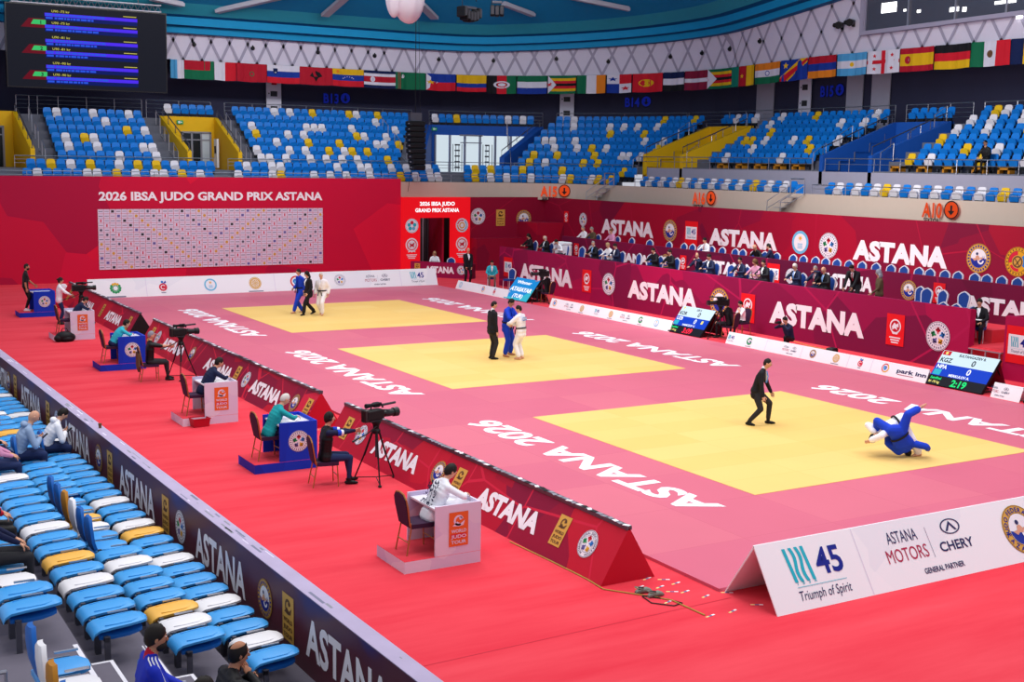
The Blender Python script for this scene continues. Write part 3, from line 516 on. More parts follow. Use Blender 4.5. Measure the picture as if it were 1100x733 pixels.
# ---------------------------------------------------------------- scoreboards
def scoreboard(label, y0, y1, draw, cat='scoreboard'):
    t = thing('scoreboard', label, cat, (12.9, y0, .03), -pi/2); L = y0-y1; H = 1.16; ln = radians(52)
    T = frame((0, 0, 0), (1, 0, 0), (0, cos(ln), sin(ln)))
    m = MB(T); m.box((L/2, H/2, -.05), (L, H, .09), 'black'); m.build('cabinet', t)
    m = MB(T); draw(m, L, H); m.build('screen', t)
    m = MB(); z = H*sin(ln); y = H*cos(ln)
    for x in (.15, L-.15): m.tube([(x, y-.05, z-.12), (x, y+.55, 0)], .022, 'black'); m.tube([(x, .05, 0), (x, y+.55, 0)], .018, 'black')
    m.build('stand', t)
    m = MB(); m.add([(.02, y+.0, z-.06), (L-.02, y, z-.06), (L-.02, y+.42, 0), (.02, y+.42, 0)], [(0, 1, 2, 3)], 'red_dark'); m.build('rear_cloth', t); return t
def sc_score(top, cc, sc1, cc2, sc2, bot, clock, ck, flag1, y=False):
    def d(m, L, H):
        m.rect(0, .62*H, L, H, 'led_white', .002); m.rect(0, .27*H, L, .62*H, 'led_blue', .002); m.rect(0, 0, L, .27*H, 'led_dark', .002)
        m.rect(.02, .87*H, .3, .99*H, flag1, .004); m.disc(.16, .93*H, .05, 'led_yel', .006, 12); m.rect(.04, .29*H, .3, .45*H, 'led_sky2', .004)
        m.text(top, .55*L, .92*H, .075*H, 'led_ink', .005, bold=.03); m.text(cc, .06, .74*H, .13*H, 'led_ink', .005, bold=.03, align='L', shear=0)
        m.text(sc1, .62*L, .76*H, .17*H, 'led_ink', .005, bold=.02); m.text(cc2, .06, .54*H, .12*H, 'led_txt', .005, bold=.03, align='L'); m.text(sc2, .62*L, .5*H, .17*H, 'led_txt', .005, bold=.02)
        m.text(bot, .5*L, .33*H, .075*H, 'led_txt', .005, bold=.03); m.text(clock, .56*L, .135*H, .2*H, ck, .005, bold=.03)
        m.text('Semifinal', .06, .2*H, .07*H, 'led_green', .005, bold=.03, align='L'); m.text('M -70 kg', .06, .09*H, .07*H, 'led_yel', .005, bold=.03, align='L')
        if y: m.rect(.8*L, .44*H, .86*L, .56*H, 'led_yel', .005)
    return d
scoreboard('leaning scoreboard with green clock reading 2:19, beside the platform steps', 7.26, 5.32, sc_score('SULTANGAZIEV B.', 'KGZ', '0', 'NPA', '0', 'MERKULOV A.', '2:19', 'led_green', 'led_flag'))
scoreboard('leaning scoreboard with red clock reading 3:09, beside a seated camera operator', 19.42, 17.55, sc_score('LEE S.', 'KOR', '0', 'UZB', '0', 'NAMOZOV U.', '3:09', 'led_redtxt', 'led_white', True))
def d_win(m, L, H):
    m.rect(0, .1*H, L, H, 'led_sky', .002); m.rect(0, 0, L, .1*H, 'led_sky2', .002); m.poly([(L*.55, 0, .003), (L, 0, .003), (L, H*.6, .003)], 'led_sky2')
    m.text('Winner', .45*L, .82*H, .15*H, 'led_txt', .006, w=.62*L, bold=.03); m.text('ATASAYAR', .5*L, .5*H, .2*H, 'led_txt', .006, w=.9*L, bold=.04); m.text('(TUR)', .52*L, .2*H, .17*H, 'led_txt', .006, w=.42*L, bold=.03)
scoreboard('leaning blue screen announcing a winner, nearest the gate', 31.6, 29.6, d_win, 'screen')
# small table front by the gate
t = thing('gate_table', 'low maroon fronted table with lettering standing before the gate', 'table', (14.7, 41.6, 0), -.9)
m = MB(); m.b2((-1.6, -.03, 0), (1.9, .03, .82), 'print_wall1'); m.b2((-1.6, .03, .74), (1.9, .6, .78), 'maroon'); m.b2((-1.6, .03, 0), (-1.55, .6, .74), 'maroon'); m.b2((1.85, .03, 0), (1.9, .6, .74), 'maroon'); m.build('front_panel', t)
m = MB(frame((0, -.034, 0), (1, 0, 0), (0, 0, 1))); m.text('ASTANA', .1, .45, .36, 'text', 0, w=1.7, bold=.055); emb(m, 'ijf', 1.35, .45, .24); emb(m, 'tour', -1.2, .45, .26); m.build('printed_panel', t)
# ---------------------------------------------------------------- barrier in front of the near stand
bt = thing('stand_barrier', 'long waist high barrier with wine coloured banner dividing the near seats from the carpet', 'barrier', (-10.42, -.1, 0), atan(.0195))
m = MB(); m.b2((0, -14, 0), (.2, 34, .985), 'wine'); m.build('core', bt)
m = MB(); m.b2((-.012, -14, 0), (.0, 34, .99), 'barrier_print'); m.build('banner', bt)
m = MB(); r = random.Random(5); m.b2((-.012, -14, .985), (.215, 34, 1.0), 'lbarrier_top')
for i in range(60): y = r.uniform(-10, 20); m.box((r.uniform(.03, .17), y, 1.0005), (r.uniform(.01, .04), r.uniform(.05, .5), .001), r.choice(('grey', 'ink_grey', 'desk_white')))
m.build('top_rail', bt)
NB = lambda: MB(frame((-.016, 0, 0), (0, -1, 0), (0, 0, 1)))
def by(x, y):
    for _ in range(3): p = at(x, y, 'X', -10.42); 
    X = -10.42
    for _ in range(4): p = at(x, y, 'X', X); X = -10.42-.0195*(p.y+.1)
    return p.y+.1
for a, b in (((23, 428), (45, 446)), ((70, 466), (97, 480)), ((129, 511), (167, 548)), ((211, 590), (265, 640)), ((330, 697), (420, 760)), ((0, 404), (11, 412))):
    y0, y1 = by(*a), by(*b); m = NB(); m.text('ASTANA', -(y0+y1)/2, .52, .5, 'text', 0, w=min(y0-y1, 2.3) if y0-y1 > .5 else 1.7, bold=.03); m.build('lettering', bt)
for k, x, y in (('kaz', 107, 490), ('tour', 119, 498), ('tour', 179, 550), ('ijf', 195, 567), ('kaz', 286, 645), ('tour', 311, 664), ('tour', 52, 437), ('ijf', 62, 452), ('kaz', 10, 407), ('tour', 17, 410)):
    m = NB(); emb(m, k, -by(x, y), .52, .26 if k != 'tour' else .3); m.build('emblem', bt)
tag(MB().lathe([(.025, 0), (.035, .09)], 'brown', 12).build('paper_cup'), 'small brown paper cup standing on top of the stand barrier', 'cup')
o = bpy.data.objects['paper_cup']; p = at(107.5, 460, 'Z', 1.0); o.location = p
t = thing('folded_stand', 'small folded black stand at the frame edge past the short white board', 'stand', (13.15, 3.75, 0), .3)
for i in range(3): m = MB(); m.tube([(0, 0, .75), (.32*cos(2.1*i), .32*sin(2.1*i), .02)], .018, 'black', 6); m.build('leg', t)
m = MB(); m.tube([(0, 0, .2), (0, 0, .8)], .02, 'black', 6); m.build('pole', t)
# ---------------------------------------------------------------- the stands beyond the hall floor
XR, YE, RC = 25.3, 47.0, 6.0
XA, YA, LA = XR-RC, YE-RC, RC*pi/2
def SP(s, d, z=0.):
    if s < 0: return V((XA+s, YE+d, z))
    if s < LA: a = s/RC; return V((XA+(RC+d)*sin(a), YA+(RC+d)*cos(a), z))
    return V((XR+d, YA-(s-LA), z))
def SRZ(s): return pi if s < 0 else (pi-s/RC if s < LA else pi/2)
def proj(p):
    q = p-CAM; z = q.dot(_f); return 550+FPX*q.dot(_r)/z, 366.5-FPX*q.dot(_u)/z
def s_of(px, d, z):
    lo, hi = -45., 52.
    for _ in range(50):
        m_ = (lo+hi)/2
        if proj(SP(m_, d, z))[0] < px: lo = m_
        else: hi = m_
    return (lo+hi)/2
RISE, DEP = .45, .85
def rf(i): return 4.65+RISE*i          # floor height of row i
def rd(i): return .50+DEP*i            # distance of the seats of row i behind the front edge
def sweep(m, s0, s1, prof, k, kk=None):
    """profile (d,z) swept along the front line of the stand"""
    cuts = sorted({s0, s1, *[c for c in [LA*i/14 for i in range(15)] if s0 < c < s1]})
    for a, b in zip(cuts, cuts[1:]):
        for j in range(len(prof)-1):
            (d0, z0), (d1, z1) = prof[j], prof[j+1]
            m.add([SP(a, d0, z0), SP(b, d0, z0), SP(b, d1, z1), SP(a, d1, z1)], [(0, 1, 2, 3)], (kk[j] if kk else k))
def steps(i0, i1):
    p = []
    for i in range(i0, i1+1): p += [(DEP*i, rf(i)), (DEP*(i+1), rf(i))]
    return p
S_MIN, S_MAX = -36., 46.
# vomitories: (s0, s1) at their front edge
def v_s(pa, pb, d, z): return s_of(pa, d, z), s_of(pb, d, z)
VOM = [('yellow_paint', *v_s(-20, 33, 1.8, 5.6), 'end'), ('yellow_paint', *v_s(206, 256, 1.8, 5.6), 'end'), ('blue_paint', *v_s(457, 537, 1.8, 5.9), 'end'),
       ('yellow_paint', *v_s(694, 733, 2.6, 6.2), 'right'), ('blue_paint', *v_s(885, 936, 2.6, 6.2), 'right')]
S_R = s_of(684, 1.8, 5.9)   # from here on the stand has its grey parapet
def svar(m, e0, e1, prof, kk):
    def ed(e, d): t = min(1, max(0, (d-1.75)/4.85)); return e[0]+(e[1]-e[0])*t
    for j in range(len(prof)-1):
        (d0, z0), (d1, z1) = prof[j], prof[j+1]; n = 14 if e0[0] < LA and e1[1] > 0 else 1
        for i in range(n):
            q = [ed(e0, d)+(ed(e1, d)-ed(e0, d))*t for d, t in ((d0, i/n), (d0, (i+1)/n), (d1, (i+1)/n), (d1, i/n))]
            m.add([SP(q[0], d0, z0), SP(q[1], d0, z0), SP(q[2], d1, z1), SP(q[3], d1, z1)], [(0, 1, 2, 3)], kk[j])
VPX = [None, ((206, 176), (256, 230)), ((456, 464), (536.5, 576)), ((694.5, 763), (730.5, 804)), ((884, 963), (933, 1018))]; VS = []
for (k, a, b, ty), vp in zip(VOM, VPX):
    zf = rf(2)-.1 if ty == 'end' else rf(3)-.06; d0 = 1.75 if ty == 'end' else 2.5; zfr = zf+(.95 if ty == 'end' else .75)
    VS.append((s_of(vp[0][0], d0, zfr), s_of(vp[0][1], 6.6, rf(8)), s_of(vp[1][0], d0, zfr), s_of(vp[1][1], 6.6, rf(8))) if vp else (a, a, b, b))
m = MB(); zt = rf(8)
cur = (S_MIN, S_MIN); fix = []
for (k, a, b, ty), w in zip(VOM, VS):
    e0, e1 = (w[0], w[1]), (w[2], w[3])
    if cur[0] < S_R < e0[0]: fix += [(cur, (S_R, S_R), 'f'), ((S_R, S_R), e0, 'r')]
    else: fix.append((cur, e0, 'f' if e0[0] < S_R+2 else 'r'))
    fix.append((e0, e1, 'v' if ty == 'end' else 'rv')); cur = e1
fix.append((cur, (S_MAX, S_MAX), 'r'))
for a, b, ty in fix:
    if ty == 'f': pr = [(.08, 3.95), (.08, rf(0))]+steps(0, 8)[1:]+[(DEP*9, rf(8)), (11, rf(8))]
    elif ty == 'v': pr = [(.08, 3.95), (.08, rf(0))]+steps(0, 1)[1:]+[(DEP*2, rf(2)-.1), (6.6, rf(2)-.1)]
    elif ty == 'r': pr = [(.08, 3.95), (.08, rf(0)), (2.5, rf(0)), (2.5, rf(3)-.06), (DEP*3, rf(3)-.06)]+steps(3, 8)+[(11, rf(8))]
    else: pr = [(.08, 3.95), (.08, rf(0)), (2.5, rf(0)), (2.5, rf(3)-.06), (6.6, rf(3)-.06)]
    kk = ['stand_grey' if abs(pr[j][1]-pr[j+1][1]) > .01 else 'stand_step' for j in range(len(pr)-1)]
    if ty in ('r', 'rv'): kk[2] = 'greywall'
    svar(m, a, b, pr, kk)
    if ty in ('v', 'rv'): svar(m, a, b, [(6.6, rf(8)-.05), (DEP*8, rf(8)-.05), (DEP*8, rf(8)), (11, rf(8))], ['stand_step']*3)
struct(m.build('floor_stand'))
m = MB(); sweep(m, S_MIN, S_MAX, [(.6, 4.1), (0.0, 3.98), (0.0, 4.93), (.14, 4.93), (.14, 4.3)], 'beige'); struct(m.build('wall_stand_front'))
m = MB(); sweep(m, S_MIN, S_MAX, [(.7, 0), (.7, 4.0)], 'black'); struct(m.build('wall_stand_base'))  # black sheet: shade of the recess below the beige front put into colour
# vomitory wells
for i, (k, a, b, ty) in enumerate(VOM):
    m = MB(); zf = rf(2)-.1 if ty == 'end' else rf(3)-.06; d0 = 1.75 if ty == 'end' else 2.5; zfr = zf+(.95 if ty == 'end' else .75); dB = 6.6
    a0, a1, b0, b1 = VS[i]
    for s, e, sg in ((a0, a1, -1), (b0, b1, 1)):
        A = [SP(u+q, d, z) for q in (0, sg*.22) for u, d, z in ((s, d0, zf-.6), (s, d0, zfr), (e, dB, rf(8)+.12), (e, dB, zf-.6))]
        m.add(A, [(0, 1, 2, 3), (7, 6, 5, 4), (0, 4, 5, 1), (1, 5, 6, 2), (2, 6, 7, 3)], k)
    sweep(m, a1-.2, b1+.2, [(dB, zf-.3), (dB, rf(8)+.12), (dB+.2, rf(8)+.12), (dB+.2, zf-.3)], k)
    o = struct(m.build('wall_vomitory'))
    # handrail on the well walls
    m = MB()
    for s, e in ((a0-.11, a1-.11), (b0+.11, b1+.11)):
        m.tube([SP(s, d0+.1, zfr+.05), SP(s, d0+.1, zfr+.42), SP(e, dB-.2, rf(8)+.5), SP(e, dB-.2, rf(8)+.1)], .03, 'steel_dark', 5)
        for t in (.25, .5, .75): d = d0+(dB-d0)*t; z = zfr+(rf(8)+.12-zfr)*t; u = s+(e-s)*t; m.tube([SP(u, d, z), SP(u, d, z+.4)], .02, 'steel_dark', 4)
    tag(m.build('handrail'), ('steel handrails on the yellow stairwell at the frame edge', 'steel handrails on the yellow stairwell under the end of the big screen', 'steel handrails on the wide blue stairwell with bright glass doors', 'steel handrails on the yellow stairwell above sign A16', 'steel handrails on the dark blue stairwell near sign A10')[i], 'handrail')
def door(n, s0, s1, d, z0, z1, cols, fr):
    t = bpy.data.objects.new('door_%d' % n, None); COL.objects.link(t); t['kind'] = 'structure'; W_ = len(cols)
    m = MB()
    for j in range(W_+1): s = s0+(s1-s0)*j/W_; p = SP(s, d-.04, (z0+z1)/2); m.box(p, (.1, .1, z1-z0), fr)
    m.box(SP((s0+s1)/2, d-.04, z1), (s1-s0+.1, .1, .1), fr); m.box(SP((s0+s1)/2, d-.04, z0+(z1-z0)*.8), (s1-s0, .08, .06), fr); m.build('door_frame', t)
    m = MB()
    for j, c in enumerate(cols):
        a, b = s0+(s1-s0)*(j+.08)/W_, s0+(s1-s0)*(j+.92)/W_; m.add([SP(a, d-.03, z0), SP(b, d-.03, z0), SP(b, d-.03, z1), SP(a, d-.03, z1)], [(0, 1, 2, 3)], c)
    m.build('pane', t)
    m = MB()
    for j, c in enumerate(cols):
        if c == 'door_light' and j % 2:
            for q in range(5): m.box(SP(s0+(s1-s0)*(j+.5)/W_, d-.06, z0+.3+.35*q), ((s1-s0)/W_*.8, .03, .09), 'steel_dark')
            for q in range(4): m.box(SP(s0+(s1-s0)*(j+.2+.2*q)/W_, d-.06, z0+.9), (.03, .03, 1.7), 'steel_dark')
    if m.v: m.build('grille', t)
    return t
z2 = rf(2)-.1
door(1, VOM[0][1]+.3, VOM[0][2]-.5, 6.6, z2, z2+2.1, ['door_dark', 'door_dark', 'door_dark'], 'grey')
door(2, VS[1][1]+1.0, VS[1][3]-.25, 6.6, z2, z2+2.05, ['door_dark', 'door_dark', 'door_glass'], 'grey')
door(3, VS[2][1]+.1, VS[2][3]-.3, 6.6, z2, z2+2.3, ['door_light']*6, 'alu')
for s, d, z, lab in (((VOM[1][1]+VOM[1][2])/2-.5, 6.55, z2+2.6, 'small green exit sign on the yellow stairwell wall'), ((VOM[2][1]+VOM[2][2])/2+.3, 6.55, z2+2.65, 'small green exit sign on the wide blue stairwell wall')):
    m = MB(frame(SP(s, d, z), (1, 0, 0), (0, 0, 1))); m.box((0, 0, .02), (.36, .2, .05), 'green_sign'); m.rect(-.1, -.06, .0, .06, 'white', .048); m.poly([(.03, .05, .048), (.13, 0, .048), (.03, -.05, .048)], 'white'); tag(m.build('exit_sign'), lab, 'sign')
m = MB(); p = SP(VOM[1][2]-.12, 5.2, z2+.9); m.box(p, (.12, .5, 1.6), 'white'); m.box(p+V((-.07, 0, .2)), (.03, .25, .4), 'darkgrey'); tag(m.build('wall_cabinet'), 'narrow white cabinet on the side wall of the yellow stairwell', 'cabinet')
# ---------------------------------------------------------------- seats of the stands
def seat_mesh(k):
    m = MB()
    out = [(-.20, .0), (.20, .0), (.215, .22), (.16, .30), (.16, .40), (-.10, .40), (-.16, .33), (-.215, .30)]
    T = Matrix.Translation((0, -.10, .44)) @ Matrix.Rotation(radians(98), 4, 'X')
    m.prism([(-.20, 0), (-.21, .26), (-.165, .38), (-.06, .395), (.06, .395), (.165, .38), (.21, .26), (.20, 0)], .045, k, T)
    T = Matrix.Translation((0, .03, .30)) @ Matrix.Rotation(radians(74), 4, 'X')
    m.prism([(-.19, 0), (-.215, .12), (-.19, .26), (-.10, .31), (.10, .31), (.19, .26), (.215, .12), (.19, 0)], .06, k, T)
    m.box((0, .0, .22), (.34, .10, .16), 'seat_dark'); m.box((0, -.02, .08), (.06, .08, .16), 'seat_dark')
    o = m.build('stadium_seat'); me = o.data; bpy.data.objects.remove(o); return me
SEATM = {c: seat_mesh('seat_'+c) for c in ('blue', 'white', 'yellow')}
rnd = random.Random(11)
PITCH = .475
last = ['blue']
def colour(i, n):
    r = rnd.random(); w = .15+.16*max(0, (4-i))/4; y = .06+.12*max(0, 4-i)/4; q = 1.25 if last[0] == 'blue' else .35
    c = 'white' if r < w*q else ('yellow' if r < (w+y)*q else 'blue'); last[0] = c; return c
SEATS = []   # (s, row, colour, block phrase, index)
def row_seats(s0, s1, i, block, pitch=PITCH):
    d = rd(i); q = pitch if not (0 < (s0+s1)/2 < LA or s0 < LA < s1 or s0 < 0 < s1) else pitch
    # walk along the curve with equal chord at depth d
    s = s0+q/2*(RC/(RC+d) if 0 < s0 < LA else 1); n = 0
    while s < s1:
        c = colour(i, n)
        if block.startswith('single'): c = 'yellow' if n % 11 == 6 else ('blue', 'white')[n % 2]
        SEATS.append((s, i, c, block, n)); n += 1
        s += q*(RC/(RC+d) if 0 <= s < LA else 1)
def block(rows, left, right, name, pitch=PITCH):
    """straight aisles: s at the lowest and at the top row for each side"""
    for i in rows:
        t = (i-2)/6; row_seats(left[0]+(left[1]-left[0])*t, right[0]+(right[1]-right[0])*t, i, name, pitch)
sx = lambda px, i: s_of(px, rd(i), rf(i)+.6)
block(range(2, 8), (sx(62, 2), sx(43, 8)), (sx(179, 2)-.2, sx(154, 8)), 'block under the big screen')
block(range(2, 9), (sx(277, 2), sx(249, 8)), (sx(433, 2), sx(441, 8)), 'block under sign B13')
block(range(2, 9), (sx(556, 2), sx(597, 8)), (sx(681, 2), sx(757, 8)), 'corner block under sign B14')
for i in (3, 4, 5, 6, 7, 8):
    t = (i-3)/5; row_seats(sx(762, 3)+(sx(829, 8)-sx(762, 3))*t, sx(876, 3)+(sx(953, 8)-sx(876, 3))*t, i, 'block under sign B15', .53)
    row_seats(sx(972, 3)+(sx(1054, 8)-sx(972, 3))*t, 43, i, 'block above sign A10', .55)
for i in (0, 1):
    row_seats(sx(24+4*i, i), sx(228, i), i, 'low rows below the big screen'); row_seats(sx(252, i), sx(474, i), i, 'low rows below sign B13'); row_seats(sx(499, i), sx(683-18*(1-i), i), i, 'low rows above sign A15')
row_seats(sx(688, 0), sx(858, 0), 0, 'single row above sign A16', .53); row_seats(sx(886, 0), 43, 0, 'single row above sign A10', .55)
for a, b, nm, p in ((176, 226, 'row over the yellow stairwell', PITCH), (464, 574, 'row over the wide blue stairwell', PITCH), (775, 812, 'row over the yellow stairwell near A16', .53), (976, 1030, 'row over the dark blue stairwell', .55)):
    row_seats(sx(a, 8), sx(b, 8), 8, nm, p)
SEATS.sort(key=lambda q: (SP(q[0], rd(q[1]), rf(q[1]))-CAM).length)
vis = []; rest = []
for q in SEATS:
    px = proj(SP(q[0], rd(q[1]), rf(q[1])+.6))[0]
    if -30 < px < 1115: (vis if len(vis) < 300 and px < 1098 else rest).append(q)
for s, i, c, nm, n in vis:
    o = bpy.data.objects.new('stadium_seat', SEATM[c]); COL.objects.link(o); o.location = SP(s, rd(i), rf(i)); o.rotation_euler = (0, 0, SRZ(s))
    rw = '' if nm.startswith(('single', 'row')) else 'row %s, ' % ORD[i]
    tag(o, '%s stadium seat, %s%s along, %s' % (c, rw, ordw(n), nm), 'seat', 'stadium seats in the far stands')
mm = MB()
base = {c: ([tuple(p.co) for p in SEATM[c].vertices], [tuple(f.vertices) for f in SEATM[c].polygons], [SEATM[c].materials[f.material_index].name for f in SEATM[c].polygons]) for c in SEATM}
for s, i, c, nm, n in rest: mm.add(*base[c], M=Matrix.Translation(SP(s, rd(i), rf(i))) @ Matrix.Rotation(SRZ(s), 4, 'Z'))
o = mm.build('distant_seats'); tag(o, 'blue, white and yellow stadium seats in the farther rows under the screen and sign B13', 'seats'); o['kind'] = 'stuff'
# ---------------------------------------------------------------- rails
def rail(name, label, s0, s1, d, z, h=.95, bars=3, post=1.6, r=.022, k='steel', cat='railing'):
    m = MB(); n = max(1, round((s1-s0)/post)); pts = [s0+(s1-s0)*j/(n*2) for j in range(n*2+1)]
    for b in range(bars): zz = z+h*(1-b/bars*.85); m.tube([SP(s, d, zz) for s in pts], r if b == 0 else r*.6, k, 5)
    for j in range(n+1): s = s0+(s1-s0)*j/n; m.tube([SP(s, d, z), SP(s, d, z+h)], r*.8, k, 5)
    return tag(m.build(name), label, cat, 'steel railings of the stands')
bk = rf(8)
for a, b, lab in ((17, 40, 'short steel railing beside the yellow stairwell at the frame edge'), (31, 152, 'steel railing behind the seats under the big screen'), (157, 226, 'steel railing above the yellow stairwell'), (241, 442, 'steel railing behind the block under sign B13'), (461, 583, 'steel railing above the wide blue stairwell'), (598, 738, 'steel railing behind the corner block under sign B14'), (740, 838, 'steel railing above the yellow stairwell near A16'), (838, 962, 'steel railing behind the block under sign B15'), (974, 1046, 'steel railing above the dark blue stairwell'), (1058, 1130, 'steel railing behind the block above sign A10')):
    rail('railing', lab, s_of(a, 8.4, bk+.8), s_of(b, 8.4, bk+.8), 8.4, bk, 1.05, 4)
for a, b, d, z, lab in ((16, 62, 1.72, rf(2)-.1, 'steel railing on the landing at the frame edge'), (62, 230, 1.72, rf(2)-.1, 'steel railing between the rows under the big screen'), (245, 455, 1.72, rf(2)-.1, 'steel railing between the rows under sign B13'), (455, 684, 1.72, rf(2)-.1, 'steel railing between the rows of the corner block'),
    (686, 872, 2.5, rf(3)-.06, 'steel railing on the grey parapet above sign A16'), (886, 1130, 2.5, rf(3)-.06, 'steel railing on the grey parapet above sign A10')):
    rail('railing', lab, s_of(a, d, z), s_of(b, d, z), d, z, .62, 2 if d > 2 else 3)
for a, b, lab in ((-20, 250, 'low steel rail along the front edge above the red draw wall'), (250, 560, 'low steel rail along the front edge above the entrance gate'), (560, 650, 'low steel rail along the front edge above sign A15'), (682, 846, 'low steel rail along the front edge above sign A16'), (872, 1130, 'low steel rail along the front edge above sign A10')):
    rail('railing', lab, s_of(a, .08, 5), s_of(b, .08, 5), .08, 4.93, .42, 2, 2.2)
# aisle stair rails
def aisle_rail(s, i0, i1, lab):
    m = MB()
    P = []
    for i in range(i0, i1, 2):
        d = rd(i)-.3; P += [SP(s, d, rf(i)), SP(s, d, rf(i)+.85), SP(s, d+.8, rf(i)+1.3), SP(s, d+.8, rf(i+1)+.05)]
    m.tube(P, .022, 'steel', 5)
    tag(m.build('aisle_rail'), lab, 'railing', 'steel railings of the stands')
for px, i0, i1, lab in ((48, 2, 8, 'stepped hand rails in the aisle under the big screen'), (190, 2, 8, 'stepped hand rails beside the yellow stairwell'), (268, 2, 8, 'stepped hand rails in the aisle under sign B13'), (441, 2, 8, 'stepped hand rails beside the hanging black speaker'), (548, 2, 8, 'stepped hand rails beside the wide blue stairwell'), (684, 2, 8, 'stepped hand rails on the corner block next to the yellow stairwell'), (742, 3, 8, 'stepped hand rails in the aisle above sign A16'), (878, 3, 8, 'stepped hand rails beside the dark blue stairwell'), (950, 3, 8, 'stepped hand rails in the aisle near sign A10')):
    aisle_rail(s_of(px, rd(i0), rf(i0)), i0, i1, lab)
# ochre step boxes under the front row of the parapet blocks
for j, px in enumerate((777, 797, 817, 838, 858, 965, 993, 1021, 1053, 1081)):
    s = s_of(px, 2.75, rf(3)); m = MB(Matrix.Translation(SP(s, 2.72, rf(3)-.06)) @ Matrix.Rotation(SRZ(s), 4, 'Z'))
    m.b2((-.3, -.16, .0), (-.2, .16, .3), 'near_ochre'); m.b2((.2, -.16, 0), (.3, .16, .3), 'near_ochre'); m.b2((-.3, -.16, .22), (.3, .16, .32), 'near_ochre'); m.b2((-.2, -.14, 0), (.2, -.1, .22), 'seat_dark')
    tag(m.build('step_box'), 'ochre step box %s from the corner along the grey parapet' % ORD[j], 'step box', 'ochre step boxes on the grey parapet')
# fascia gates with small stairs
for px, lab in ((656, 'small steel gate and stair between signs A15 and A16'), (858, 'small steel gate and stair between signs A16 and A10')):
    s = s_of(px, .0, 4.9); m = MB()
    for q in (-.45, .45):
        m.tube([SP(s+q, -.1, 4.93), SP(s+q, -.1, 5.6)], .03, 'steel', 5); m.tube([SP(s+q, -.1, 5.3), SP(s+q-1.1, -.5, 4.55), SP(s+q-1.1, -.5, 4.0)], .025, 'steel', 5); m.tube([SP(s+q, -.1, 4.9), SP(s+q-1.1, -.5, 4.2)], .02, 'steel', 5)
    m.tube([SP(s-.45, -.1, 5.6), SP(s+.45, -.1, 5.6)], .03, 'steel', 5)
    for q in range(3): m.box(SP(s-.35*q-.2, -.3, 4.75-.25*q), (.35, .5, .03), 'alu', SRZ(s))
    m.box(SP(s, .1, 5.1), (.5, .1, .5), 'seat_blue', SRZ(s)); tag(m.build('fascia_gate'), lab, 'gate')
# ---------------------------------------------------------------- walls above the stands
def lift(s): return 0. if s < 2 else (s-2)*.105+max(0, s-12)*.02
LD = 8.5
m = MB(); sweep(m, S_MIN, S_MAX, [(10.8, rf(8)), (10.8, 12.6), (LD, 12.6)], 'darkwall'); struct(m.build('wall_concourse'))
def lat_z(s): return 10.72+min(.45, max(0, s-2)*.03)+.92, 13.08+lift(s)
m = MB(); n = 120; ss = [S_MIN+(S_MAX-S_MIN)*i/n for i in range(n+1)]
for a, b in zip(ss, ss[1:]):
    (l0, h0), (l1, h1) = lat_z(a), lat_z(b); m.add([SP(a, LD, l0), SP(b, LD, l1), SP(b, LD, h1), SP(a, LD, h0), SP(a, LD+.3, l0), SP(b, LD+.3, l1)], [(0, 1, 2, 3), (1, 0, 4, 5)], 'lattice_white')
wl = struct(m.build('wall_lattice'))
m = MB()
def strip(s0, t0, s1, t1, w=.13):
    P = []
    for j in range(9):
        s = s0+(s1-s0)*j/8; t = t0+(t1-t0)*j/8
        l, h = lat_z(s); P.append((s, l+(h-l)*t))
    vs = []
    for s, z in P: vs += [SP(s-w, LD-.03, z), SP(s+w, LD-.03, z)]
    m.add(vs, [(2*j, 2*j+1, 2*j+3, 2*j+2) for j in range(8)], 'lattice_grey')
s = S_MIN
while s < S_MAX-3:
    g_ = (RC+LD)/RC if 0 <= s < LA else 1.; st_ = (1.1+max(0, min(1, (s+2)/16))*.45)/g_; l, h = lat_z(s); w = (.50+max(0, min(1, (s+2)/16))*.10)*(h-l)
    for sg in (1, -1):
        e = s+sg*w/g_; e = LA+(e-LA)*g_ if s < LA < e else (LA-(LA-e)/((RC+LD)/RC) if e < LA <= s else (e*g_ if e < 0 <= s else (e/((RC+LD)/RC) if s < 0 < e else e)))
        strip(s, 0, e, 1.0, .09/g_)
    s += st_
m.build('trim_lattice', wl)
# ceiling: stepped blue bands then the wide soffit
m = MB()
for a, b in zip(ss, ss[1:]):
    za, zb = lat_z(a)[1], lat_z(b)[1]
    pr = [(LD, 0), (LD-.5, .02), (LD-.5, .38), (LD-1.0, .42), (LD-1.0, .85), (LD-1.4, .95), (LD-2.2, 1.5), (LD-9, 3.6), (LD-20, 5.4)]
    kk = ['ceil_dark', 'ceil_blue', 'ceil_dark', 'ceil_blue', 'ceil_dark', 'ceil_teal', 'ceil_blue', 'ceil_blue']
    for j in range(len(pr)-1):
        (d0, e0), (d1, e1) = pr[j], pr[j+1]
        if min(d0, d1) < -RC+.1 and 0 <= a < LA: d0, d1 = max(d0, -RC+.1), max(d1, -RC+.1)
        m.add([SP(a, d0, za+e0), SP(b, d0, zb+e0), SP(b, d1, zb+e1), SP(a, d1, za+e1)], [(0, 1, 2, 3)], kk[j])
struct(m.build('ceiling'))
def soffit(px, py):
    """point on the soffit along a sight line"""
    d = _f+_r*((px-550)/FPX)-_u*((py-366.5)/FPX)
    for i in range(3000):
        p = CAM+d*(30+i*.02)
        if p.x < XA: s, dd = p.x-XA, p.y-YE
        elif p.y < YA: s, dd = LA+YA-p.y, p.x-XR
        else: a = atan2(p.x-XA, p.y-YA); s, dd = a*RC, hypot(p.x-XA, p.y-YA)-RC
        e = LD-2.2-dd; z = lat_z(s)[1]+1.5+e*(2.1/6.8)
        if p.z > z-.12: return p
    return p
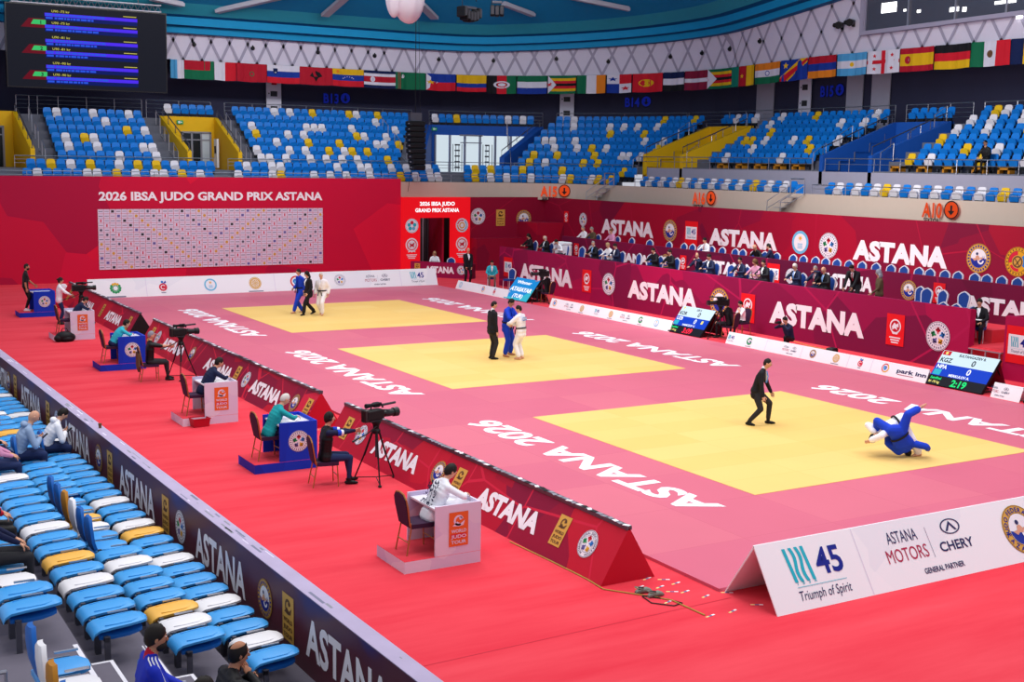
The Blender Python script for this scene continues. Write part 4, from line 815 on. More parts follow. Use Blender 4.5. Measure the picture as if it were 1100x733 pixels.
for i, (a, b, w, lab) in enumerate((((163, -3), (196, 4), .5, 'pale roof beam nearest the big screen'), ((233, 11), (345, -14), .55, 'pale roof beam between the big screen and the draped white cloth'), ((349, 15), (372, -5), .5, 'short pale roof beam left bare above the flags'), ((452, 3), (467, 18), .5, 'pale roof beam beside the draped white cloth'), ((541, 3), (573, 15), .4, 'pale roof beam behind the hanging speakers'), ((612, -4), (676, 9), .4, 'long pale roof beam on the far corner of the ceiling'))):
    p, q = soffit(*a), soffit(*b); u = (q-p).normalized(); dn = V((0, 0, -1)); m = MB(frame(p-V((0, 0, .08)), u, u.cross(dn))); L = (q-p).length
    m.box((L/2, 0, 0), (L, w, .18), 'beam'); m.box((L/2, 0, .12), (L*.98, w*.5, .12), 'beam'); lab = lab.replace('left bare ', ''); tag(m.build('roof_beam'), lab, 'beam', 'pale beams on the blue ceiling')
# small round black speakers along the lattice
for j, px in enumerate((208, 271, 341, 402, 471, 530, 598, 654, 721, 755, 785, 817)):
    s = s_of(px, LD, 13); l, h = lat_z(s); z = h-.55 if s < 5 else h-.9; nrm = (SP(s, 0)-SP(s, 1)).normalized(); m = MB(frame(SP(s, LD-.02, z), V((0, 0, 1)).cross(nrm), (0, 0, 1)))
    m.lathe([(.03, 0), (.12, .02), (.12, .09), (.08, .16), (.03, .16)], 'black', 12); m.box((0, .12, .05), (.05, .1, .08), 'black'); tag(m.build('wall_speaker'), 'small round black speaker on the lattice band, %s from the big screen' % ORD[j], 'speaker', 'round speakers on the lattice band')
for px, py, lab in ((904, 28, 'black spotlight on the lattice beside the glazed booth'), (916, 25, 'black twin lamp bracket on the lattice nearest the glazed booth')):
    p = at(px, py, 'X', XR+LD-.15); m = MB(Matrix.Translation(p)); m.box((.05, 0, 0), (.14, .1, .34), 'black'); m.tube([(-.05, .0, .05), (-.4, -.15, .0)], [.16, .2], 'black', 8); m.ell((-.2, .3, .05), (.12, .12, .12), 'black'); tag(m.build('spotlight'), lab, 'lamp')
# ---------------------------------------------------------------- glazed booth
s0, s1 = s_of(932, LD, 13.5), S_MAX; t = bpy.data.objects.new('window_1', None); COL.objects.link(t); t['kind'] = 'structure'
def bz(s): return 13.05+(s-s0)*.018
m = MB(); m2 = MB()
n = 9
for j in range(n+1):
    s = s0+(s1-s0)*j/n; p = SP(s, LD-.2, 0); m.b2((p.x-.06, p.y-.05, bz(s)), (p.x+.08, p.y+.05, bz(s)+3.2), 'alu' if j else 'lattice_grey')
for zz, w in ((-.12, .2), (3.2, .1)): m.add([SP(s, d, bz(s)+zz+e) for s in (s0-.2, s1) for d in (LD-.34, LD+.02) for e in (0, w)], [(0, 1, 5, 4), (2, 0, 4, 6), (1, 3, 7, 5), (0, 2, 3, 1)], 'lattice_grey')
m.add([SP(s, LD-.3, bz(s)+e) for s in (s0-.28, s0-.02) for e in (-.1, 3.3)], [(0, 1, 3, 2)], 'lattice_grey'); m.build('window_frame', t)
m2.add([SP(s, LD-.16, bz(s)+e) for s in (s0, s1) for e in (.05, 3.2)], [(0, 2, 3, 1)], 'glass_dark'); m2.build('pane', t)
m = MB(); m.add([SP(s, LD-.1, bz(s)+e) for s in (s0, s1) for e in (.05, 3.2)], [(0, 2, 3, 1)], 'darkgrey')
rr = random.Random(2)
for px, py, w, h in ((955, 8, 22, 14), (972, 11, 4, 3), (987, 12, 5, 4), (1025, 10, 12, 6), (1036, 10, 5, 6), (1080, 2, 26, 4), (1083, 16, 10, 4), (1095, 18, 8, 5)):
    p = at(px, py, 'X', XR+LD-.17); m.box(p, (.01, w*.045, h*.035), 'lamp_glow')
m.build('booth_interior', t)
# ---------------------------------------------------------------- flags
F = {}
def stripes(cols, vert=False):
    def f(m):
        tot = sum(w for _, w in cols); a = 0
        for c, w in cols:
            b = a+w/tot
            if vert: m.append((a, 0, b, 1, 'fl_'+c, 0))
            else: m.append((0, 1-b, 1, 1-a, 'fl_'+c, 0))
            a = b
    return f
def flag(name, s0, s1, base, extra=()):
    """cloth with ripples; base rectangles and extra patches in unit coordinates"""
    m = MB(); rects = []; base(rects); zt0 = 11.62; hgt = 1.04 if s0 < 2 else 1.14; L = s1-s0
    def P(u, v, off=0):
        s = s0+u*L; w = .05*sin(u*9+s0)*(1-v*.6)+.02*sin(u*23+s0*3)
        return SP(s, LD-.35-w-off, zt0+min(.45, max(0, s-2)*.03)-hgt*(1-v)-.03*sin(pi*u)*(.5+.5*(1-v)))
    def patch(pts, k, off): m.add([P(u, v, off) for u, v in pts], [tuple(range(len(pts)))], k)
    for x0, y0, x1, y1, k, _ in rects:
        nx = max(1, round((x1-x0)*12))
        for i in range(nx): a, b = x0+(x1-x0)*i/nx, x0+(x1-x0)*(i+1)/nx; patch([(a, y0), (b, y0), (b, y1), (a, y1)], k, 0)
    for e in extra:
        if e[0] == 'd': _, u, v, r, k = e; patch([(u+r*hgt/L*cos(2*pi*i/14), v+r*sin(2*pi*i/14)) for i in range(14)], k, .012)
        elif e[0] == 'p': patch(e[1], e[2], .008)
        elif e[0] == 's':
            _, u, v, r, k = e; pts = [(u+(r if i % 2 == 0 else r*.42)*hgt/L*sin(pi*i/5), v+(r if i % 2 == 0 else r*.42)*cos(pi*i/5)) for i in range(10)]
            patch(pts, k, .016)
        elif e[0] == 'r':
            _, u, v, r0, r1, k = e
            for i in range(14): a, b = 2*pi*i/14, 2*pi*(i+1)/14; patch([(u+q*hgt/L*cos(t), v+q*sin(t)) for q, t in ((r0, a), (r1, a), (r1, b), (r0, b))], k, .012)
    o = m.build('flag'); bpy.context.view_layer
    return tag(o, name, 'flag', 'national flags along the stand')
h = lambda *c: stripes([(x, 1) for x in c]); v = lambda *c: stripes([(x, 1) for x in c], True)
FL = [  # right edge px at the flag band, description, base, extras
 (198, None, 'light blue and white flag partly behind the big screen edge', v('sky', 'white'), ()),
 (230, None, 'flag with white hoist, red over green, nearest the big screen', lambda m: m.extend([(0, 0, .0, 1, 'fl_white', 0), (0, .5, 1, 1, 'fl_red', 0), (0, 0, 1, .5, 'fl_green', 0)]), (('p', [(.68, .5), (1, .5), (1, 1), (.68, 1)], 'fl_green'),)),
 (254, None, 'flag of white and red upright bands', v('white', 'red2'), ()),
 (287, None, 'plain red flag with a small dark star', h('red'), (('r', .5, .45, .1, .14, 'fl_green'),)),
 (322, None, 'white, blue and red striped flag with a small shield', h('white', 'blue', 'red2'), (('p', [(.18, .82), (.32, .82), (.32, .6), (.25, .48), (.18, .6)], 'fl_navy'), ('p', [(.2, .6), (.25, .72), (.3, .6), (.25, .52)], 'fl_white'))),
 (357, None, 'red flag with a black two headed bird', h('red'), (('p', [(.5, .8), (.62, .72), (.7, .5), (.58, .42), (.5, .2), (.42, .42), (.3, .5), (.38, .72)], 'fl_black'),)),
 (391, None, 'yellow, blue and red striped flag with an arc of stars', h('yellow', 'blue', 'red2'), tuple(('s', .5+.16*cos(a), .42+.14*sin(a), .04, 'fl_white') for a in (.3, .8, 1.3, 1.8, 2.3, 2.8))+(('d', .16, .84, .09, 'fl_orange'),)),
 (425, None, 'blue, white and broad red striped flag with a small seal', stripes([('navy', 1), ('white', 1), ('red', 2), ('white', 1), ('navy', 1)]), (('d', .27, .5, .16, 'fl_white'), ('d', .27, .5, .1, 'fl_blue'))),
 (457, None, 'green flag with a red carpet band and crescent', h('green'), (('p', [(.12, 0), (.25, 0), (.25, 1), (.12, 1)], 'fl_red'), ('d', .37, .76, .11, 'fl_white'), ('d', .34, .79, .1, 'fl_green'))),
 (490, None, 'blue over red flag with white triangle and sun', h('blue', 'red2'), (('p', [(0, 0), (.42, .5), (0, 1)], 'fl_white'), ('s', .15, .5, .14, 'fl_yellow'))),
 (523, None, 'broad yellow, blue and red striped flag beside the triangle flag', stripes([('yellow', 2), ('blue', 1), ('red2', 1)]), ()),
 (555, None, 'black, red and green upright striped flag with white emblem', v('black', 'red2', 'green'), (('r', .5, .5, .14, .2, 'fl_white'), ('d', .5, .5, .09, 'fl_white'))),
 (588, None, 'green, white and blue striped flag', h('green', 'white', 'blue'), ()),
 (619, None, 'green, yellow, red and black striped flag with white triangle, over sign A15', stripes([('green', 1), ('yellow', 1), ('red2', 1), ('black', 1), ('red2', 1), ('yellow', 1), ('green', 1)]), (('p', [(0, 0), (.3, .5), (0, 1)], 'fl_white'), ('s', .1, .5, .13, 'fl_red2'))),
 (651, None, 'green, white and orange upright striped flag', v('green', 'white', 'orange'), ()),
 (679, None, 'quartered white, red and blue flag with two stars', lambda m: m.extend([(0, .5, .5, 1, 'fl_white', 0), (.5, .5, 1, 1, 'fl_red2', 0), (0, 0, .5, .5, 'fl_blue', 0), (.5, 0, 1, .5, 'fl_white', 0)]), (('s', .25, .75, .13, 'fl_blue'), ('s', .75, .25, .13, 'fl_red2'))),
 (712, None, 'red flag with a yellow sun', h('red2'), (('d', .45, .5, .2, 'fl_yellow'), ('r', .45, .5, .06, .09, 'fl_red2'))),
 (735, None, 'dark, white and black striped flag', h('navy', 'white', 'black'), ()),
 (760, None, 'dark red flag with a narrow white middle stripe', stripes([('maroon', 2), ('white', 1), ('maroon', 2)]), ()),
 (785, None, 'green, yellow, red and black striped flag with white triangle, near the yellow stairwell', stripes([('green', 1), ('yellow', 1), ('red2', 1), ('black', 1), ('red2', 1), ('yellow', 1), ('green', 1)]), (('p', [(0, 0), (.3, .5), (0, 1)], 'fl_white'), ('s', .1, .5, .13, 'fl_red2'))),
 (810, None, 'green, red and yellow upright striped flag', v('teal', 'red', 'yellow'), (('s', .5, .5, .12, 'fl_yellow'),)),
 (838, None, 'orange, white and green striped flag with a blue wheel', h('orange', 'white', 'green'), (('r', .5, .5, .09, .13, 'fl_blue'),)),
 (867, None, 'sky blue flag with a red diagonal and yellow star', h('blue'), (('p', [(0, 0), (0, .2), (.75, 1), (1, 1), (1, .8), (.25, 0)], 'fl_yellow'), ('p', [(0, .0), (0, .13), (.82, 1), (1, 1), (1, .87), (.18, 0)], 'fl_red2'), ('s', .2, .74, .17, 'fl_yellow'))),
 (898, None, 'red, blue and orange striped flag', h('red', 'blue', 'orange'), ()),
 (931, None, 'light blue, white and light blue flag with a sun', h('sky', 'white', 'sky'), (('d', .5, .5, .1, 'fl_yellow'),)),
 (965.5, None, 'white flag with one large and four small red crosses', h('white'), (('p', [(0, .42), (1, .42), (1, .58), (0, .58)], 'fl_red2'), ('p', [(.44, 0), (.56, 0), (.56, 1), (.44, 1)], 'fl_red2'))+tuple(('s', a, b, .1, 'fl_red2') for a in (.22, .78) for b in (.22, .78))),
 (1002.5, None, 'red, yellow and red flag with a coat of arms', stripes([('red', 1), ('yellow', 2), ('red', 1)]), (('d', .24, .5, .17, 'fl_red'), ('d', .24, .5, .08, 'fl_white'))),
 (1042, None, 'black, red and gold striped flag', h('black', 'red2', 'yellow'), ()),
 (1084, None, 'green, white and red upright striped flag with an emblem', v('green', 'white', 'red2'), (('d', .5, .5, .15, 'brown'),)),
 (1130, None, 'blue and yellow upright striped flag at the frame edge', v('navy', 'yellow', 'red2'), ())]
prev = s_of(183, LD-.35, 11)
for px, _, lab, base, ex in FL:
    e = s_of(px, LD-.35, 11); flag(lab, prev+.015, e-.015, base, ex); prev = e
# ---------------------------------------------------------------- signs
def sign(name, label, px, d, z, draw, w, h, k, cat='sign'):
    s = s_of(px, d, z); nrm = (SP(s, 0)-SP(s, 1)).normalized(); m = MB(frame(SP(s, d, z), V((0, 0, 1)).cross(nrm), (0, 0, 1)))
    if k: m.box((0, 0, .02), (w, h, .06), k)
    draw(m); return tag(m.build(name), label, cat)
def d_sec(t, k, bg=None, under=False, face=False):
    def d(m):
        m.text(t, -.42, 0, .62, k, .055, w=1.02 if len(t) == 3 else .8, bold=.03)
        m.disc(.55, .02, .36, k, .05, 22); m.ring(.55, .02, .32, .37, 'black', .056); m.poly([(.5, .2, .06), (.6, .2, .06), (.6, -.02, .06), (.72, -.02, .06), (.55, -.2, .06), (.38, -.02, .06), (.5, -.02, .06)], 'black')
        if under: m.text('SEKTOR', -.42, -.43, .17, 'black', .055, w=.8, bold=.03)
    return d
for t, px, z in (('A15', 597, 4.5), ('A16', 757, 4.5), ('A10', 1011, 4.52)): sign('sector_sign', 'orange %s sector sign with a round icon on the beige stand front' % t, px, -.06, z, d_sec(t, 'sign_orange', None, True), 0, 0, None)
for t, px, z in (('B13', 362, 9.95), ('B14', 686, 10.15), ('B15', 895, 10.4)): sign('sector_sign', 'dim blue %s sector sign with a round icon on the dark upper wall' % t, px, 10.7, z, d_sec(t, 'sign_blue'), 0, 0, None)
def d_pan(m):
    for y in (.55, -.35): m.rect(-.22, y-.16, .22, y+.16, 'darkgrey', .055); m.rect(-.36, y-.03, -.28, y+.05, 'darkgrey', .055)
    m.box((0, 1.15, .1), (.3, .12, .14), 'red')
for j, (px, z) in enumerate(((294, 9.5), (609, 9.75), (865, 10.1))): sign('direction_panel', ('pale direction panel with dark pictograms under the flag with a shield', 'pale direction panel with dark pictograms above the corner block', 'pale direction panel with dark pictograms beside sign B15')[j], px, 10.55, z, d_pan, .95, 2.4, 'lattice_white')
for j, (px, w) in enumerate(((822, 1.5), (918, 1.2), (946, 1.3))): sign('wall_panel', ('tall pale wall panel above the yellow stairwell near A16', 'tall pale wall panel beside sign B15', 'tall pale wall panel above the dark blue stairwell')[j], px, 10.7, 9.7, lambda m: None, w, 2.9, 'greywall', 'panel')
# ---------------------------------------------------------------- big screen
p0 = at(4, 2, 'Y', 53.2); p1 = at(178, 100, 'Y', 52.9); Ws, Hs = 8.35, 4.3
t = thing('video_screen', 'huge black video screen listing bouts in blue and purple rows under a truss', 'screen', (p0.x, 53.1, p1.z), .01)
T = frame((0, 0, 0), (1, 0, 0), (0, -.03, 1))
m = MB(T); m.box((Ws/2, Hs/2, -.2), (Ws, Hs, .38), 'blackgloss'); m.build('cabinet', t)
m = MB(T); m.rect(.05, .05, Ws-.05, Hs-.05, 'scr_black', .004); rr = random.Random(8)
for j in range(3):
    y = Hs*(.78-.31*j); m.poly([(.75, y-.25, .008), (2.0, y-.25, .008), (2.0, y+.22, .008), (1.15, y+.22, .008)], 'scr_red')
    m.poly([(1.25, y-.08, .012), (2.0, y-.08, .012), (2.0, y+.16, .012), (1.38, y+.16, .012)], 'scr_green'); m.text('123'[j], 1.75, y+.04, .2, 'scr_black', .016, bold=.03)
    for q in range(2):
        yy = y+.36-.6*q; m.rect(1.95, yy-.2, 6.75, yy+.02, 'scr_navy', .02); m.rect(1.95, yy, 6.75, yy+.17, 'scr_purple', .024)
        m.text(('U90 -73 kg', 'U90 -81 kg', 'U70 -90 kg')[j], 2.75, yy+.28, .12, 'scr_yel', .024, w=.9); m.rect(6.0, yy+.24, 6.7, yy+.28, 'scr_yel', .024)
        for e, w in ((.09, 2.6), (-.08, 1.6+rr.random()*1.6)):
            x = 2.45
            while x < 2.45+w: l = rr.uniform(.08, .32); m.rect(x, yy+e-.05, x+l, yy+e+.05, 'scr_blue', .028); x += l+.04
            m.rect(2.0, yy+e-.05, 2.35, yy+e+.05, 'scr_blue', .028)
m.build('display', t)
m = MB(T)
for z0 in (0, .35):
    for y0 in (-.3, .05): m.tube([(.3, Hs+.05+z0, y0), (Ws-.3, Hs+.05+z0, y0)], .035, 'alu', 6)
for i in range(24): x = .3+(Ws-.6)*i/24; m.tube([(x, Hs+.05, .05), (x+(Ws-.6)/48, Hs+.4, .05), (x+(Ws-.6)/24, Hs+.05, .05)], .02, 'alu', 4)
for x in (1.5, Ws-1.5): m.tube([(x, Hs+.4, -.1), (x, Hs+4, -.1)], .03, 'steel_dark', 5)
m.build('truss', t)
# ---------------------------------------------------------------- hung sound and cloth
p = at(447, 150, 'Y', 46.2); t = thing('hanging_speaker_array', 'tall black hanging speaker array in front of the stairs beside block B13', 'speaker', (p.x, 46.2, 0), 0)
zT, zB = at(447, 130, 'Y', 46.2).z, at(447, 183, 'Y', 46.2).z
m = MB(); n = 9
for i in range(n):
    z0 = zT-(zT-zB)*i/n; z1 = zT-(zT-zB)*(i+.99)/n; off = -.12*(i/n)**2*3; m.box((0, off+.1, (z0+z1)/2), (.95-.08*max(0, i-5), .7, z0-z1), 'black', 0, None, .05)
    m.box((-.5, off-.1, (z0+z1)/2), (.05, .08, .05), 'grey')
m.build('cabinet', t)
m = MB(); m.b2((-.35, 0, zT), (.35, .3, zT+.45), 'steel_dark'); m.tube([(0, .1, zT+.4), (0, .1, 17)], .02, 'black', 5); m.tube([(.3, .1, zT+.4), (.1, .1, 17)], .012, 'black', 4); m.tube([(-.3, .0, zB), (-.5, 0, 4.4)], .012, 'black', 4); m.build('hanging_cable', t)
def array(label, px, py, Y, w, n, curve, rz):
    p = at(px, py, 'Y', Y); t = thing('hanging_speaker_array', label, 'speaker', p, rz)
    m = MB()
    for i in range(n):
        a = -curve*(i-n/2)/n; x = (i-n/2+.5)*w; m.box((x, 0, .9*curve*((i-n/2+.5)/n)**2*w*n), (w*.94, .6, .55), 'black', 0, Matrix.Translation((0, 0, 0)), .04)
        m.box((x, -.31, .9*curve*((i-n/2+.5)/n)**2*w*n), (w*.7, .02, .4), 'darkgrey')
    m.build('cabinet', t); m = MB(); m.tube([(-w*n*.4, 0, .3), (-w*n*.4, 0, 6)], .02, 'black', 5); m.tube([(w*n*.4, 0, .8), (w*n*.3, 0, 6)], .02, 'black', 5); m.box((0, 0, .45), (w*n*.7, .2, .12), 'steel_dark'); m.build('hanging_cable', t)
array('curved black hanging speaker array beside the draped white cloth', 504, 18, 40, .22, 6, 1.0, .35)
array('short black hanging speaker box next to the curved array', 534, 12, 40, .24, 3, .2, -.5)
m = MB(); p = at(436, 4, 'Y', 38); n = 28
for cx, cz, rx, rz_, ph_ in ((-.62, .55, .42, 1.25, 0), (.15, .35, .80, 1.28, 1), (-.2, .9, .8, .9, 2)):
    rows = []
    for j in range(13):
        a = pi*j/12; rows.append([(cx+rx*sin(a)*(1+.06*sin(9*2*pi*i/n+ph_)+.04*sin(5*2*pi*i/n))*cos(2*pi*i/n), .75*rx*sin(a)*(1+.06*cos(8*2*pi*i/n))*sin(2*pi*i/n), cz-rz_*cos(a)*-1 if 0 else cz+rz_*cos(a)) for i in range(n)])
    m.add([V(q)+p for r in rows for q in r], [(j*n+i, j*n+(i+1) % n, (j+1)*n+(i+1) % n, (j+1)*n+i) for j in range(12) for i in range(n)], 'tarp')
m.tube([p+V((0, 0, 1)), p+V((0, 0, 7))], .02, 'steel_dark', 5)
tag(m.build('hanging_cloth', smooth=True), 'draped white cloth bundle hanging from the ceiling', 'cloth')
# ---------------------------------------------------------------- near stand: retractable seating rows
ROWX = [-10.97, -11.80, -12.66, -13.52]; ROWZ = [0.0, .34, .67, 1.0]; SKEW = [.0185, .015, .008, 0.0]
m = MB()
for k in range(4):
    x0 = ROWX[k]-.44; x1 = ROWX[k]+.46 if k else -10.3; z = ROWZ[k]
    b = x1-.02
    m.b2((x0, -11, z-.06 if k else -.06), (x1, 24, z+.004), 'near_floor')
    m.b2((x1-.03, -11, -.05), (x1, 24, z-.002), 'near_riser') if k else None
m.b2((-17, -11, .9), (ROWX[3]-.4, 24, 1.0), 'near_floor'); m.b2((-17, -11, -.1), (-10.3, 24, -.06), 'near_riser')
fs = struct(m.build('floor_near_stand'))
m = MB()   # painted edges of the aisle steps
for k in (1, 2, 3):
    x = ROWX[k]+.44; z = ROWZ[k]+.006; m.b2((x-.045, -5.2, z), (x+.005, -3.98, z+.003), 'line_white')
    m.b2((x+.02, -4.95, ROWZ[k]-.15), (x+.32, -4.25, ROWZ[k]-.165), 'near_floor'); m.b2((x+.28, -4.95, ROWZ[k]-.15), (x+.32, -4.25, ROWZ[k]-.146), 'line_white'); m.b2((x+.02, -4.95, ROWZ[k]-.15), (x+.06, -4.9, ROWZ[k]-.146), 'line_white'); m.b2((x+.02, -4.25, ROWZ[k]-.15), (x+.32, -4.21, ROWZ[k]-.146), 'line_white')
    m.b2((x+.02, -4.95, ROWZ[k-1]), (x+.31, -4.25, ROWZ[k]-.165), 'near_riser')
m.build('trim_step_edge', fs)
def shell(m, prof, wid, th, k, k2=None):
    """thin shell swept front to back: prof (y,z), half width per station, rounded rim"""
    n = len(prof); vs = []; nx = 6
    for (y, z), w in zip(prof, wid):
        for i in range(nx+1):
            u = -1+2*i/nx; vs.append((w*u, y, z-.012*u*u-.02*max(0, abs(u)-.7)))
    N_ = len(vs)
    for (y, z), w in zip(prof, wid):
        for i in range(nx+1): u = -1+2*i/nx; vs.append((w*u*.97, y, z-th-.012*u*u))
    fs = []
    for j in range(n-1):
        for i in range(nx): a = j*(nx+1)+i; fs.append((a, a+1, a+nx+2, a+nx+1)); a += N_; fs.append((a+nx+1, a+nx+2, a+1, a))
    for j in range(n-1):
        for i in (0, nx): a = j*(nx+1)+i; fs.append((a, a+nx+1, a+nx+1+N_, a+N_))
    for i in range(nx):
        a = i; fs.append((a, a+N_, a+1+N_, a+1)); a = (n-1)*(nx+1)+i; fs.append((a, a+1, a+1+N_, a+N_))
    m.add(vs, fs, [k]*(2*(n-1)*nx)+[k2 or k]*(len(fs)-2*(n-1)*nx))
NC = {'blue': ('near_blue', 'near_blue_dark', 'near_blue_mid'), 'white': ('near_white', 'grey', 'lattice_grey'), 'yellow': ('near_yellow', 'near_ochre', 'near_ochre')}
def bracket(m, end=False):
    m.b2((-.235, -.22, .395), (-.215, .12, .415), 'steel'); m.b2((-.245, -.20, .34), (-.21, -.15, .44), 'steel_dark'); m.b2((-.24, -.16, 0), (-.21, -.10, .36), 'steel_dark'); m.b2((.21, -.16, 0), (.24, -.10, .36), 'steel_dark'); m.b2((-.24, -.16, .30), (.24, -.11, .35), 'steel_dark')
    m.b2((-.25, -.02, .452), (-.215, .2, .468), 'steel')
def make_folding(c, folded):
    k, kd, km = NC[c]; t = thing('folding_seat', 'x', 'seat'); 
    if folded:
        m = MB(); shell(m, [(-.27, .36), (-.25, .41), (-.19, .445), (-.05, .46), (.12, .47), (.24, .478), (.31, .472), (.345, .45)], [.178, .186, .19, .192, .192, .176, .13, .05], .035, k); b = m.build('backrest', t, True, auto=50)
        m = MB()   # shallow U shaped moulding
        U_ = [(-.125, -.13, .4565), (-.14, -.02, .4605), (-.14, .15, .469), (-.105, .225, .4735), (0, .25, .4765), (.105, .225, .4735), (.14, .15, .469), (.14, -.02, .4605), (.125, -.13, .4565)]
        for p, q in zip(U_, U_[1:]):
            p, q = V(p), V(q); w_ = (q-p).cross(V((0, 0, 1))).normalized()*.008; m.add([p-w_, p+w_, q+w_, q-w_, p-w_-V((0, 0, .02)), p+w_-V((0, 0, .02)), q+w_-V((0, 0, .02)), q-w_-V((0, 0, .02))], [(0, 1, 2, 3), (0, 4, 5, 1), (1, 5, 6, 2), (2, 6, 7, 3), (3, 7, 4, 0)], k)
        m.build('moulded_rib', b)
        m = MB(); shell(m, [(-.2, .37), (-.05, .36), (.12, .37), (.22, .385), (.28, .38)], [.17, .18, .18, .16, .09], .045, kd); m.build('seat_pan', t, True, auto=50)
    else:
        m = MB(); shell(m, [(-.24, .36), (-.12, .43), (.05, .43), (.18, .435), (.25, .42)], [.2, .205, .205, .18, .09], .05, k); m.build('seat_pan', t, True, auto=50)
        T = Matrix.Translation((0, -.24, .40)) @ Matrix.Rotation(radians(98), 4, 'X'); m = MB(T)
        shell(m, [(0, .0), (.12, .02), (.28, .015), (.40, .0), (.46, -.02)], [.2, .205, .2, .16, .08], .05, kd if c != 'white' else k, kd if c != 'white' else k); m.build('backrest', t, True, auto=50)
    m = MB(); bracket(m); m.build('seat_frame', t); return t
PROTO = {}
def near_seat(c, folded, k, y, label, skew=True):
    x = ROWX[k]-SKEW[k]*(y+.5); key = (c, folded); loc = (x, y, ROWZ[k]+.002); rz = -pi/2+SKEW[k]
    if key not in PROTO: PROTO[key] = make_folding(c, folded); o = PROTO[key]; o.location = loc; o.rotation_euler = (0, 0, rz)
    else:
        src = PROTO[key]; o = src.copy(); COL.objects.link(o); o.location = loc; o.rotation_euler = (0, 0, rz)
        for ch in CH[key]:
            d = ch.copy(); COL.objects.link(d); d.parent = o
            for g in CH[ch.name]: e = g.copy(); COL.objects.link(e); e.parent = d
    if key not in CH:
        CH[key] = list(o.children)
        for ch in CH[key]: CH[ch.name] = list(ch.children)
    return tag(o, label, 'seat', 'retractable seats of the near stand')
CH = {}
B_, W_, Y_ = 'blue', 'white', 'yellow'
dec = lambda s: [{'B': B_, 'W': W_, 'Y': Y_}[c] for c in s.upper()]
R1 = 'BWBBWBBBWBBYWBBWBBBBBBBBBWBBBBBWBBBBWBBBWBBB'
R2 = 'BWYBBBWB'+'bbwybb'+'BBBBBBWBBBYBBBWBBBB'
R3 = 'BBBWBYBBWBBBBBWBByBBBWB'
R4 = 'BBwyBBWBBB'
ROWN = ['front row along the barrier', 'second row from the barrier', 'third row from the barrier', 'fourth row from the barrier']
for k, R in enumerate((R1, R2, R3, R4)):
    for n, c in enumerate(R):
        y = (-3.90, -3.78, -3.76, -3.72)[k]+.5*n; fo = c.isupper()
        if k == 3 and n in (3, 5): fo = False
        near_seat(dec(c)[0], fo, k, y, '%s %s seat, %s from the aisle, %s' % ('folded' if fo else 'open', dec(c)[0], ordw(n), ROWN[k]))
for k, seq, y0 in ((3, 'bwybb', -5.5), (2, 'bbbb', -6.0), (1, 'bbb', -6.3)):
    for n, c in enumerate(seq):
        near_seat(dec(c)[0], c.isupper(), k, y0-.5*n, '%s %s seat across the aisle, %s from it, %s' % ('folded' if c.isupper() else 'open', dec(c)[0], ordw(n), ROWN[k]))
m = MB(); p = at(6, 722, 'Z', 1.5); m.tube([p+V((-.9, -.2, .1)), p, p+V((.0, 0, -.5))], .022, 'steel', 6); m.tube([p+V((-.5, -.12, .05)), p+V((-.5, -.12, -.5))], .02, 'steel', 6); tag(m.build('aisle_handrail'), 'short steel handrail by the aisle at the frame corner', 'railing')
# ---------------------------------------------------------------- desks on podiums
def desk(Y, kind, label):
    pr = 'print_blue' if kind == 'b' else 'print_lav'; top = 'desk_top'
    t = thing('officials_desk', label, 'desk', (-7.72, Y, 0), 0, 'officials desks along the carpet')
    m = MB(); m.b2((0, 0, 0), (1.31, 1.0, .185), pr); m.b2((.0, .0, .185), (1.31, 1.0, .19), 'carpet'); m.build('podium', t)
    for y0, y1 in ((0, .035), (.965, 1.0)):
        m = MB(); m.b2((.52, y0, .19), (1.31, y1, .975), pr); o = m.build('side_panel', t)
        if y0 == 0:
            m = MB(frame((.915, -.003, .585), (1, 0, 0), (0, 0, 1))); emb(m, 'ijf' if kind == 'b' else 'touro', 0, .0, .215 if kind == 'b' else .27, fine=False); m.build('emblem', o)
    m = MB(); m.b2((1.275, .035, .19), (1.31, .965, .975), pr); m.build('front_panel', t)
    m = MB(); m.b2((.56, .035, .88), (1.275, .965, .91), top); m.build('tabletop', t)
    return t
DY = [-.9, 5.87, 10.84, 19.2, 25.88, 32.62]
for y, k, lab in zip(DY, 'wbwbwb', ('white officials desk on a podium, nearest the camera', 'blue officials desk where a person in teal writes', 'white officials desk with a red basket on its podium edge', 'blue officials desk where a person in pale aqua leans', 'white officials desk with a black bag beside it', 'blue officials desk where a person in black stands, nearest the draw wall')):
    desk(y, k, lab)
def papers(x, y, z, lab, rz=.2):
    m = MB(); m.box((0, 0, .004), (.21, .3, .008), 'paper', rz); m.box((.1, .25, .004), (.15, .21, .008), 'paper', -.3); o = tag(m.build('paper_sheets'), lab, 'papers'); o.location = (x, y, z)
papers(-6.75, -.35, .911, 'white papers on the nearest white desk'); papers(-6.75, 6.3, .911, 'white papers on the blue desk by the person in teal'); papers(-6.72, 11.3, .911, 'white papers on the white desk with a red basket')
